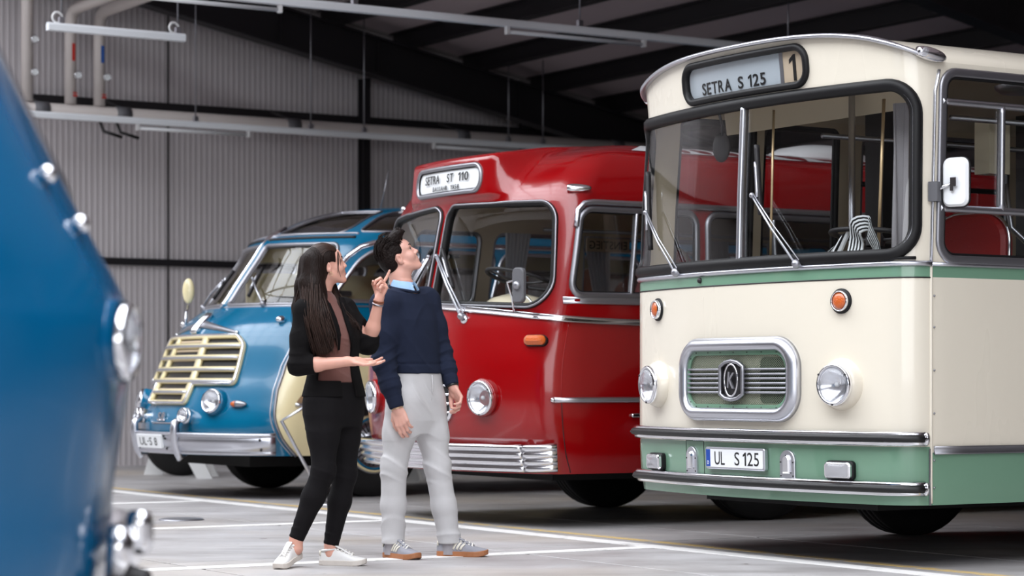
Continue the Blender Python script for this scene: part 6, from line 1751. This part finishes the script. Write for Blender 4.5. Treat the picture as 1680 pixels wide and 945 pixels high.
def strand_set(paths, n, spread, r, jit=.006):
    for k in range(n):
        a = paths[rs.integers(len(paths))]; pts = np.array([w(*q) for q in a])
        o = rs.normal(size=3) * spread; tt = np.linspace(0, 1, len(pts)); t2 = np.linspace(0, 1, 14)
        P = np.stack([np.interp(t2, tt, pts[:, j]) for j in range(3)], 1)
        for _ in range(2): P[1:-1] = (P[:-2] + 2 * P[1:-1] + P[2:]) / 4
        P += o * (.6 + .5 * t2[:, None]); P[:, 1] -= .022 * np.sin(PI * np.clip(t2 * 1.1, 0, 1)) + .012
        P += np.sin(t2[:, None] * rs.uniform(5, 11) + rs.random(3) * 6) * jit * .7
        P[:, 2] -= rs.random() * .03 * t2
        st.tube(P, r, 5, scales=list(np.concatenate([np.linspace(.7, 1, 6), np.linspace(1, .25, 8)])))
strand_set(drape, 520, np.array([.017, .013, .006]), .0019)
strand_set(fard, 90, np.array([.008, .008, .004]), .0017)
# strands combed over the head, and loose ones by the face
for k in range(240):
    y = rs.uniform(-1, 1); a0 = rs.uniform(-.2, 1.0)
    P = []
    for t in np.linspace(0, 1, 12):
        ang = .35 + 1.9 * t
        x = .1125 * math.cos(ang) - .024; z = .054 + .1045 * math.sin(ang)
        yy = .092 * y * (.55 + .45 * math.sin(ang * .8)); sq = math.sqrt(max(.05, 1 - (yy / .0935) ** 2))
        P.append(Hh(-.024 + (x + .024) * sq, yy, .054 + (z - .054) * sq))
    st.tube(P, .0013, 5, scales=list(np.linspace(.6, 1, 6)) + list(np.linspace(1, .5, 6)))
for q in ([(.070, -.060, .075), (.062, -.074, .03), (.045, -.076, -.03), (.050, -.070, -.08)], [(.075, -.050, .08), (.075, -.066, .03), (.066, -.062, -.03)], [(.066, -.064, .06), (.05, -.080, .01), (.036, -.078, -.05)]):
    P = np.array([Hh(*p) for p in q]); t2 = np.linspace(0, 1, 12); tt = np.linspace(0, 1, len(P)); P = np.stack([np.interp(t2, tt, P[:, j]) for j in range(3)], 1)
    st.tube(P, .0028, 5, scales=list(np.linspace(1, .3, 12)))
so = st.build('hair_strands', 'hair_strand', hair); so['kind'] = 'stuff'
# ---- clothes
topv = Vol((-.26, -.26, .86), (.30, .24, 1.52), .005)
topv.loft([r for r in wrows(.99, .004) if r[0] > w(0, 640)[2]], Rd, Fd, .012)
topv.chain([w(527, 478, 0), w(529, 495, 0)], [.053, .064], .02)
topv.carve(lambda X, Y, Z: Z - w(0, 630)[2] + 0 * X + 0 * Y, (-.3, -.3, .84), (.3, .3, .97))
topv.carve(lambda X, Y, Z: Z - w(0, 476)[2] + 0 * X + 0 * Y, (-.3, -.3, 1.36), (.3, .3, 1.6)) if False else None
for i, y in enumerate((520, 532, 543, 553, 562)): topv.fold(w(575, y, -.08), .07, np.array([.25, 0, 1]), 260, .0026, .8, i)
topv.fold(w(572, 600, -.08), .10, np.array([.5, 0, 1]), 120, .003, 1.5)
topv.mesh('top', 'brown_rib', woman)
bz = Vol((-.34, -.36, .84), (.34, .30, 1.52), .005)
rows = [r for r in wrows(1.06, .014) if r[0] > w(0, 665)[2] and r[0] < w(0, 490)[2]]
bz.loft(rows, Rd, Fd, .015)
for s_, e_ in ((shN, elN), (shF, elF)):
    bz.chain([w(528, 494, 0), s_ + np.array([0, 0, .004])], [.055, .052], .03)
    bz.chain([s_ + np.array([0, 0, .002]), (s_ + e_) / 2, e_], [.058, .056, .053], .03)
bz.chain([elN, w(514, 598, -.18)], [.053, .053], .02)
bz.chain([elF, w(609, 549, .09)], [.051, .049], .02)
cN = w(516.5, 598, -.18); aN = unit(wrN - elN); bz.carve(lambda X, Y, Z: -((X - cN[0]) * aN[0] + (Y - cN[1]) * aN[1] + (Z - cN[2]) * aN[2]), cN - .08, cN + .14, .002)
cF = w(609, 549, .09); aF = unit(wrF - elF); bz.carve(lambda X, Y, Z: (lambda q: np.maximum(-q, np.sqrt((X - cF[0] - q * aF[0]) ** 2 + (Y - cF[1] - q * aF[1]) ** 2 + (Z - cF[2] - q * aF[2]) ** 2) - .058))((X - cF[0]) * aF[0] + (Y - cF[1]) * aF[1] + (Z - cF[2]) * aF[2]), cF + np.array([-.08, -.08, -.03]), cF + np.array([.09, .09, .11]), .002)
oc = w(546, 600, 0)
def opening(X, Y, Z):
    f = (X - oc[0]) * Fd[0] + (Y - oc[1]) * Fd[1]; r = (X - oc[0]) * Rd[0] + (Y - oc[1]) * Rd[1]
    hw = np.interp(Z, [w(0, 655)[2], w(0, 620)[2], w(0, 590)[2], w(0, 540)[2], w(0, 500)[2], w(0, 480)[2]], [.050, .042, .038, .044, .052, .060])
    return np.maximum(np.abs(r - .012) - hw, .02 - f)
bz.carve(opening, (-.3, -.3, .84), (.34, .3, 1.5), .006)
bz.fold(elN, .13, unit(elN - shN), 120, .0042, 2.2); bz.fold((shN + elN) / 2, .10, unit(elN - shN) + np.array([.3, 0, 0]), 85, .003, 2.0, 1)
bz.fold(elF, .12, unit(elF - shF), 110, .004, 2.2, 2); bz.fold(w(530, 610, -.1), .16, np.array([.4, 0, 1]), 60, .003, 2.0)
zc = w(0, 651)[2]; bz.carve(lambda X, Y, Z: Z - zc + 0 * X + 0 * Y, (-.34, -.36, .84), (.34, .30, zc + .02), .003)
bz.mesh('blazer', 'black_cloth', woman)
lap = MB()
for sgn_, x_ in ((1, .060), (-1, -.040)):
    pts = []
    for y in (488, 505, 525, 550, 575):
        z = w(0, y)[2]; rr_ = np.interp(z, [w(0, 590)[2], w(0, 540)[2], w(0, 500)[2], w(0, 480)[2]], [.038, .044, .052, .060])
        cen = np.array([np.interp(-y, [-700, -600, -480], [w(546, 0)[0], w(546, 0)[0], w(530, 0)[0]]), 0, z])
        hd = np.interp(y, [488, 512, 545, 580], [.078, .108, .142, .128])
        pts.append(cen + Rd * (.012 + sgn_ * (rr_ + .012)) + Fd * hd * .93)
    lap.sweep(pts, [(-.003, -.024), (.004, -.024), (.005, .024), (-.003, .024)], [Fd] * 5, scales=[.7, 1, 1.15, .9, .3])
lap.build('lapels', 'black_cloth', woman)
tr = Vol((-.34, -.32, .08), (.30, .26, 1.02), .005)
rows = [r for r in wrows(1.0, .006) if r[0] < w(0, 622)[2]]
tr.loft(rows, Rd, Fd, .02)
for h, k_, a in ((hipN, kneeN, ankN), (hipF, kneeF, ankF)):
    tr.chain([h + np.array([0, 0, -.02]), (h + k_) / 2, k_], [.094, .078, .060], .04)
    tr.chain([k_, k_ * .62 + a * .38, a], [.060, .058, .040], .03)
    tr.fold(k_, .11, np.array([.2, 0, 1]), 130, .0035, 2.0, k_[0] * 9); tr.fold(a + np.array([0, 0, .06]), .09, np.array([.2, .1, 1]), 150, .003, 2.0)
    ad = unit(a - k_)
    tr.carve(lambda X, Y, Z, a=a, ad=ad: -((X - a[0]) * ad[0] + (Y - a[1]) * ad[1] + (Z - a[2]) * ad[2]) + .0, a - .09, a + np.array([.09, .09, .02]), .002)
tr.fold(w(548, 668, -.08), .10, np.array([.7, 0, .6]), 100, .0035, 2.0)
tr.mesh('trousers', 'black_denim', woman)
# bracelets
def bracelet(nm, mat, p, ax, r, w_, parent):
    ax = unit(ax); u = unit(np.cross(ax, [0, 0, 1.0]) if abs(ax[2]) < .9 else np.cross(ax, [1.0, 0, 0])); v = np.cross(ax, u)
    pts = [p + (u * math.cos(a) + v * math.sin(a)) * r for a in np.linspace(0, 2 * PI, 25)[:-1]]
    nn = [u * math.cos(a) + v * math.sin(a) for a in np.linspace(0, 2 * PI, 25)[:-1]]
    MB().sweep(pts, [(-.002, -w_), (.003, -w_), (.003, w_), (-.002, w_)], nn, True).build(nm, mat, parent)
bracelet('watch_strap', 'strap_leather', wrF + unit(wrF - elF) * -.012, wrF - elF, .0265, .006, woman)
bracelet('bracelet', 'dull_metal', wrF + unit(wrF - elF) * -.028, wrF - elF, .0275, .004, woman)
# ---- shoes
def shoe(root, heel, yaw, pitch, L_, upper, sole, lace, stripes=None, roll=0.0, heeltab=None, collar=None, sole_h=.026):
    """heel: ground point under the heel; yaw = pointing direction, pitch lifts the heel"""
    e = empty('shoe'); e.parent = root
    e.matrix_local = T(*heel) @ RZ(yaw) @ T(L_ * .9, 0, 0) @ RY(pitch) @ T(-L_ * .9, 0, 0) @ RX(roll)
    k = L_ / .28
    us = np.array([0, .03, .10, .22, .36, .50, .64, .76, .86, .94, .985, 1.0])
    wd = np.array([.012, .024, .032, .034, .032, .036, .043, .045, .041, .031, .017, .004]) * k
    ht = np.array([.060, .078, .084, .086, .094, .082, .064, .053, .046, .038, .028, .016]) * k
    cy = np.array([0, 0, 0, 0, -.002, -.003, -.003, -.002, 0, .001, .001, .001]) * k
    # sole
    po = [(u * L_, c - q - .003) for u, q, c in zip(us, wd, cy)] + [(u * L_, c + q + .003) for u, q, c in zip(us[::-1], wd[::-1], cy[::-1])]
    so_ = MB(); n = len(po)
    lay = [(0.0, .97), (.004, 1.0), (sole_h, 1.0), (sole_h + .003, .985)]
    tz = lambda x: .012 * max(0, (x / L_ - .8) / .2) ** 2
    vs = [(L_ / 2 + (x - L_ / 2) * f, y * f, z + tz(x)) for z, f in lay for x, y in po]
    fs = [tuple(range(n - 1, -1, -1)), tuple(range(3 * n, 4 * n))] + [(q * n + i, q * n + (i + 1) % n, (q + 1) * n + (i + 1) % n, (q + 1) * n + i) for q in range(3) for i in range(n)]
    so_.add(vs, fs, False); so_.build('sole', sole, e)
    up = MB(); na = 14
    def pt(i, a):
        u = us_d[i]; q = np.interp(u, us, wd); h = np.interp(u, us, ht); c = np.interp(u, us, cy)
        ca, sa = math.cos(a), math.sin(a)
        return (u * L_, c + .955 * q * math.copysign(abs(ca) ** .75, ca), sole_h + .001 + tz(u * L_) + (h - sole_h) * abs(sa) ** .8)
    us_d = list(np.linspace(0, 1, 30) ** 1.0)
    up.grid(lambda i, a: pt(int(i), a), list(range(30)), list(np.linspace(0, PI, na)))
    uo = up.build('upper', upper, e)
    if collar:
        cl = [pt(i, a) for i, a in ()]
        MB().tube([(L_ * (.20 + .155 * math.cos(a)), .030 * k * math.sin(a), .088 * k + .006 * math.cos(a)) for a in np.linspace(0, 2 * PI, 21)[:-1]], .007 * k, 8, closed=True).build('collar', collar, e)
    # tongue and laces
    MB().sweep([(L_ * u, -.002, float(np.interp(u, us, ht)) + .006 + dz) for u, dz in ((.72, -.004), (.6, .0), (.48, .004), (.38, .008), (.33, .013))], [(-.004, -.017), (.003, -.015), (.004, 0), (.003, .015), (-.004, .017)], [(0, 0, 1)] * 5, scales=[.8 * k, k, k, 1.05 * k, 1.05 * k]).build('tongue', upper, e)
    for u in (.40, .475, .55, .625, .69):
        h = float(np.interp(u, us, ht)); q = .022 * k
        MB().tube([(L_ * u, -q, h - .004), (L_ * (u + .01), -.002, h + .013), (L_ * (u + .025), q - .002, h - .003)], .0034, 6).build('lace', lace, e)
        MB().tube([(L_ * (u + .025), -q, h - .005), (L_ * (u + .015), -.002, h + .012), (L_ * u, q - .002, h - .003)], .0030, 6).build('lace', lace, e)
    if stripes:
        for sd in (-1, 1):
            for u in (.40, .47, .54):
                P = []; N = []
                for t in np.linspace(0, 1, 6):
                    uu_ = u - .085 * (1 - t) + .03; a = .14 + .85 * t
                    q = np.interp(uu_, us, wd); h = np.interp(uu_, us, ht); c = np.interp(uu_, us, cy)
                    P.append((uu_ * L_, c + sd * (q * math.cos(a) ** .75 + .0008), sole_h + .001 + (h - sole_h) * math.sin(a) ** .8)); N.append((0, sd * math.cos(a), math.sin(a)))
                MB().sweep(P, [(-.001, -.0062 * k), (.0022, -.0062 * k), (.0022, .0062 * k), (-.001, .0062 * k)], N).build('side_stripe', stripes, e)
    if heeltab:
        MB().sweep([(.004 * k + L_ * .03 * abs(math.sin(a)) * 0 + .012 * (1 - math.cos(a)), .026 * k * math.sin(a), .070 * k) for a in np.linspace(-1.3, 1.3, 9)], [(-.001, -.013), (.004, -.012), (.004, .012), (-.001, .013)], [(-math.cos(a), math.sin(a), 0) for a in np.linspace(-1.3, 1.3, 9)]).build('heel_tab', heeltab, e)
    return e
hl = w(489, 906, -.02); shoe(woman, (ankN[0] + .012, ankN[1] + .07, 0.0), math.radians(-112), math.radians(12), .255, 'white_leather', 'white_rubber', 'lace_white', None, 0, 'cream_leather', 'white_leather', .024)
shoe(woman, (ankF[0] - .060, ankF[1] + .01, 0.0), math.radians(-14), 0.0, .258, 'white_leather', 'white_rubber', 'lace_white', None, 0, 'cream_leather', 'white_leather', .024)
# ------------------------------------------------------------------ the man
MZ = 12.72
mX0, m = person_pts(680, MZ)
man = empty('person', (mX0, MZ, 0), 0, 'person in a navy sweater and pale grey trousers, looking up at the cream bus', 'person')
hipN, hipF = m(664, 655, -.07), m(700, 655, .07)
kneeN, kneeF = m(646, 768, -.09), m(718, 768, .04)
ankN, ankF = m(645, 890, -.06), m(738, 890, .06)
shN, shF = m(630, 500, -.145), m(699, 494, .145)
elN, elF = m(629, 594, -.19), m(724, 578, .13)
wrN, wrF = m(651, 668, -.22), m(742, 632, .05)
def mrows(sc=1.0, add=0.0):
    base = [(660, 462, .0, .055, .058), (661, 472, .0, .075, .065), (662, 482, .0, .140, .078), (664, 497, .0, .185, .095), (667, 525, .0, .190, .118), (671, 555, .0, .180, .118), (677, 585, .0, .165, .108), (682, 612, .0, .160, .104), (683, 635, .0, .165, .108), (683, 660, .0, .172, .114), (683, 690, .0, .170, .110), (683, 712, .0, .15, .09)]
    return [(m(x, y, d)[2], m(x, y, d)[0], d, hw * sc + add, hd * sc + add) for x, y, d, hw, hd in base]
LO, HI = (-.36, -.40, -.01), (.36, .36, 1.86)
body = Vol(LO, HI, .004)
hc = m(656, 424, 0.0); HBm = basis(math.radians(8), math.radians(33)); HS = .87
head_sdf(body, hc, HBm, HS)
body.chain([hc + HBm @ np.array([-.022, 0, -.055]), m(656, 452, .0), m(660, 474, 0)], [.056, .056, .064], .02)
body.loft(mrows(.9), Rd, Fd, .02)
body.chain([shN, elN], [.048, .040], .02); body.chain([elN, elN * .5 + wrN * .5, wrN], [.042, .040, .027], .02)
body.chain([shF, elF], [.048, .040], .02); body.chain([elF, elF * .5 + wrF * .5, wrF], [.042, .040, .027], .02)
for h, k_, a in ((hipN, kneeN, ankN), (hipF, kneeF, ankF)):
    body.chain([h, k_], [.075, .052], .03); body.chain([k_, k_ * .65 + a * .35, a, a + np.array([0, 0, -.05])], [.052, .050, .036, .038], .02)
relaxed = ((.35, .55, .35), (.45, .60, .40), (.50, .65, .40), (.55, .65, .40))
hand_sdf(body, wrN + np.array([.004, 0, -.004]), np.array([.30, -.10, -.95]), np.array([-.25, -.95, 0.05]), 1.06, relaxed, ((.80, .42, .25), (.92, .10, .30), (.95, -.05, .35)), .4, -1)
hand_sdf(body, wrF + np.array([.003, 0, -.003]), np.array([.42, -.12, -.90]), np.array([.80, .50, .25]), 1.03, ((.45, .75, .45), (.60, .85, .45), (.65, .85, .45), (.65, .8, .4)), ((.80, .45, .30), (.90, .12, .35), (.9, -.1, .35)), .4, 1)
body.mesh('body', 'skin_pale', man)
Hm = face_bits(man, body, hc, HBm, HS)
# ---- hair
hv = Vol(hc - .19, hc + .20, .004)
Hh = lambda x, y, z: hc + HBm @ (np.array([x, y, z]) * HS)
hv.ell(Hh(-.024, 0, .058), np.array((.108, .084, .100)) * HS, HBm, .02)
hv.ell(Hh(-.070, 0, .004), np.array((.058, .074, .074)) * HS, HBm, .03)
hv.ell(Hh(.020, 0, .120), np.array((.070, .062, .040)) * HS, HBm, .03)
for y in (-.045, -.03, -.012, .006, .024, .042):
    hv.chain([Hh(.020, y, .130), Hh(.070, y, .150 - abs(y) * .3), Hh(.098, y * 1.1, .172 - abs(y) * .5)], [.026, .020, .006], .012)
    hv.chain([Hh(.040, y, .120), Hh(.084, y, .132), Hh(.112, y * 1.05, .146 - abs(y) * .4)], [.022, .015, .005], .010)
def cutm(X, Y, Z):
    x, y, z = X - hc[0], Y - hc[1], Z - hc[2]
    f = (HBm[0, 0] * x + HBm[1, 0] * y + HBm[2, 0] * z) / HS; u = (HBm[0, 2] * x + HBm[1, 2] * y + HBm[2, 2] * z) / HS
    a = np.maximum(.030 - f + np.clip(u - .02, -.02, 1) * .40, u - .098)          # face
    b = np.maximum(-.034 - f, u - .008)                                         # in front of and below the ear
    c = u + .062                                                                  # nape
    return np.minimum(np.minimum(a, b), c) * .85
hv.carve(cutm, hc - .2, hc + .2, .010)
hv.ell(Hh(-.014, -.085, -.004), (.024, .02, .030), None, .008, 'sub'); hv.ell(Hh(-.014, .085, -.004), (.024, .02, .030), None, .008, 'sub')
hv.fold(hc + HBm @ np.array([0, 0, .08]), .20, HBm @ np.array([.15, .9, .25]), 230, .0026, 1.8)
hair = hv.mesh('hair', 'hair_short', man, smooth=1)
st = MB(); rs = np.random.default_rng(5)
for k in range(260):
    y = rs.uniform(-1, 1); a = rs.uniform(.1, 2.9); top = a < 1.5
    def sp(ang, yy, up=1.0):
        sq = math.sqrt(max(.03, 1 - (yy / .088) ** 2)); return np.array([-.024 + .110 * math.cos(ang) * sq, yy, .058 + (.104 + .022 * max(0, math.sin(ang)) * (1 if ang < 1.7 else .4)) * math.sin(ang) * sq])
    P = []; yy = .084 * y
    for t in np.linspace(0, 1, 6):
        q = sp(a + .55 - .75 * t, yy); q = q + np.array([0, 0, .012 * t * t]) + rs.normal(size=3) * .0012
        P.append(Hh(*q))
    hh = np.linalg.inv(HBm) @ (P[-1] - hc) / HS
    if hh[2] < .07 and hh[0] > -.02 : continue
    if hh[2] < -.03: continue
    st.tube(P, .0028, 5, scales=[.5, 1, 1, .9, .7, .25])
for k in range(46):
    y = rs.uniform(-.05, .05); z0 = rs.uniform(.118, .140)
    P = [Hh(.02 + rs.uniform(-.02, .02), y, z0 + .012), Hh(.06, y, z0 + .022 + rs.uniform(0, .008)), Hh(.09 + rs.uniform(-.01, .012), y * 1.1, z0 + .03 + rs.uniform(-.008, .016))]
    st.tube(P, .0036, 5, scales=[.8, 1, .3])
so = st.build('hair_strands', 'hair_short', hair); so['kind'] = 'stuff'
# ---- sweater
sv_ = Vol((-.34, -.36, .78), (.36, .34, 1.56), .005)
rows = [r for r in mrows(1.0, .010) if m(0, 670)[2] < r[0] < m(0, 474)[2]]
sv_.loft(rows, Rd, Fd, .02)
zh = m(0, 613)[2]
sv_.carve(lambda X, Y, Z: Z - zh + 0 * X + 0 * Y, (-.34, -.36, .78), (.36, .34, zh + .02), .003)
hs2, X_, Y_, Z_ = sv_.sub((-.3, -.3, zh), (.34, .3, zh + .09))
sv_.a[hs2] += (.0035 * np.exp(-((Z_ - zh - .052) / .007) ** 2) + 0 * X_ + 0 * Y_).astype(np.float32)
for s_ in (shN, shF): sv_.chain([m(661, 484, 0), s_], [.062, .066], .03)
sv_.chain([shN, (shN + elN) / 2, elN], [.072, .066, .060], .05); sv_.chain([elN, elN * .5 + wrN * .5, wrN + unit(elN - wrN) * .015], [.060, .055, .042], .03)
sv_.chain([shF, (shF + elF) / 2, elF], [.072, .064, .058], .05); sv_.chain([elF, elF * .5 + wrF * .5, wrF + unit(elF - wrF) * .015], [.058, .052, .040], .03)
for e_, w_ in ((elN, wrN), (elF, wrF)):
    ax = unit(w_ - e_); c_ = w_ + ax * .004
    sv_.carve(lambda X, Y, Z, c_=c_, ax=ax: -((X - c_[0]) * ax[0] + (Y - c_[1]) * ax[1] + (Z - c_[2]) * ax[2]), c_ - .07, c_ + .07, .003)
    cc = w_ - ax * .055; cl_, X_, Y_, Z_ = sv_.sub(cc - .06, cc + .06)
    sx = (X_ - cc[0]) * ax[0] + (Y_ - cc[1]) * ax[1] + (Z_ - cc[2]) * ax[2]
    sv_.a[cl_] += (.0030 * np.exp(-(sx / .006) ** 2)).astype(np.float32)
    sv_.fold(e_, .16, ax + np.array([.25, 0, 0]), 95, .0055, 2.4, e_[0] * 7); sv_.fold((e_ + w_) / 2, .13, ax, 120, .0045, 2.0, 1.3)
sv_.fold((shN + elN) / 2, .15, np.array([.3, .2, .9]), 70, .004, 2.2); sv_.fold(m(690, 580, -.08), .20, np.array([.5, .1, .9]), 55, .0045, 2.4)
sv_.fold(m(645, 545, -.16), .14, np.array([.9, .1, .4]), 60, .004, 2.0, 2.0); sv_.fold(m(690, 520, -.08), .15, np.array([.7, .1, -.6]), 45, .003, 2.0)
nk = m(661, 469, 0)
sv_.cone(nk + np.array([-.01, 0, .10]), nk + Fd * .012 + np.array([0, 0, -.026]), .080, .074, .004, 'sub')
sv_.mesh('sweater', 'navy_knit', man)
MB().tube([nk + np.array([0, 0, -.006]) + Fd * .010 + (Rd * math.cos(a) * .080 + Fd * math.sin(a) * .080) + np.array([0, 0, -.010 - .018 * math.sin(a)]) for a in np.linspace(0, 2 * PI, 29)[:-1]], .0085, 8, closed=True).build('neckband', 'navy_knit', man)
# ---- shirt collar
ring = [nk + np.array([-.002, 0, 0]) + Rd * math.cos(a) * .066 + Fd * math.sin(a) * .068 + np.array([0, 0, -.012 * math.sin(a)]) for a in np.linspace(0, 2 * PI, 33)[:-1]]
MB().sweep(ring, [(-.002, -.030), (.002, -.030), (.001, .028), (-.003, .028)], [Rd * math.cos(a) + Fd * math.sin(a) for a in np.linspace(0, 2 * PI, 33)[:-1]], True).build('shirt', 'blue_shirt', man)
for sg in (1, -1):
    # collar leaf: folds down and forward
    b = MB(); base = []; tip = []
    for t in np.linspace(0, 1, 9):
        a = PI / 2 - sg * (.12 + 1.75 * (1 - t)); d = Rd * math.cos(a) + Fd * math.sin(a)
        base.append(nk + d * .067 + np.array([0, 0, .030 - .012 * t])); tip.append(nk + d * (.080 + .008 * t) + np.array([0, 0, -.004 - .022 * t]) + Fd * .010 * t)
    vs = base + tip + [p - np.array([0, 0, .004]) for p in tip] + [p * .985 + nk * .015 for p in base]; n = 9
    b.add(vs, [(i, i + 1, n + i + 1, n + i) for i in range(n - 1)] + [(n + i, n + i + 1, 2 * n + i + 1, 2 * n + i) for i in range(n - 1)] + [(2 * n + i, 2 * n + i + 1, 3 * n + i + 1, 3 * n + i) for i in range(n - 1)] + [(0, n, 2 * n, 3 * n), (n - 1, 2 * n - 1, 3 * n - 1, 4 * n - 1)])
    b.build('collar_leaf', 'blue_shirt', man)
MB().sphere(tuple(nk + Fd * .074 + np.array([0, 0, -.004])), (.005, .005, .005), 8, 6).build('shirt_button', 'white_sign', man)
# ---- trousers
tr = Vol((-.34, -.34, .04), (.36, .30, 1.06), .005)
rows = [r for r in mrows(1.0, .003) if r[0] < m(0, 605)[2]]
tr.loft(rows, Rd, Fd, .02)
for h, k_, a in ((hipN, kneeN, ankN), (hipF, kneeF, ankF)):
    tr.chain([h + np.array([0, 0, -.01]), (h + k_) / 2, k_], [.096, .083, .071], .045)
    tr.chain([k_, k_ * .5 + a * .5, a], [.071, .067, .064], .03)
    tr.fold(k_ + np.array([0, 0, .02]), .15, np.array([.35, 0, 1]), 70, .010, 2.4, k_[0] * 5); tr.fold(a + np.array([0, 0, .10]), .15, np.array([-.3, .1, 1]), 55, .009, 2.6, a[0] * 5)
    tr.fold((h + k_) / 2, .15, np.array([.8, 0, .5]), 50, .008, 2.4, 1.0)
tr.fold(m(690, 650, -.09), .13, np.array([.8, 0, .8]), 70, .009, 2.2); tr.fold(m(640, 650, -.1), .12, np.array([.5, 0, .9]), 80, .004, 2.0)
for a in (ankN, ankF):
    tr.carve(lambda X, Y, Z, a=a: Z - (a[2] - .005) + 0 * X + 0 * Y, a - .12, a + np.array([.12, .12, .01]), .003)
trousers = tr.mesh('trousers', 'grey_chino', man)
zp = m(0, 613)[2]; fc = m(683, 630, 0)
MB().tube([fc + Fd * .116 + Rd * .0 + np.array([0, 0, .05]), fc + Fd * .118 + Rd * (-.004) + np.array([0, 0, -.02]), fc + Fd * .112 + Rd * .006 + np.array([0, 0, -.10])], .0035, 5).build('fly_seam', 'grey_chino', trousers)
bracelet('bracelet', 'brass', wrN + unit(wrN - elN) * .010, wrN - elN, .031, .0018, man)
bracelet('watch_strap', 'black_paint', wrF + unit(wrF - elF) * .006, wrF - elF, .031, .007, man)
for a in (ankN, ankF): MB().lathe([(.049, 0), (.047, .04), (.046, .08), (.046, .12)], 18, T(a[0], a[1] + .0, a[2] - .065)).build('sock', 'grey_fabric', man)
shoe(man, (ankN[0] - .045, ankN[1] + .045, 0.0), math.radians(-48), 0.0, .285, 'grey_suede', 'gum_rubber', 'lace_white', 'cream_leather', 0, 'cream_leather', 'grey_suede')
shoe(man, (ankF[0] - .070, ankF[1] + .012, 0.0), math.radians(-12), 0.0, .288, 'grey_suede', 'gum_rubber', 'lace_white', 'cream_leather', 0, 'cream_leather', 'grey_suede')
bpy.context.view_layer.update()
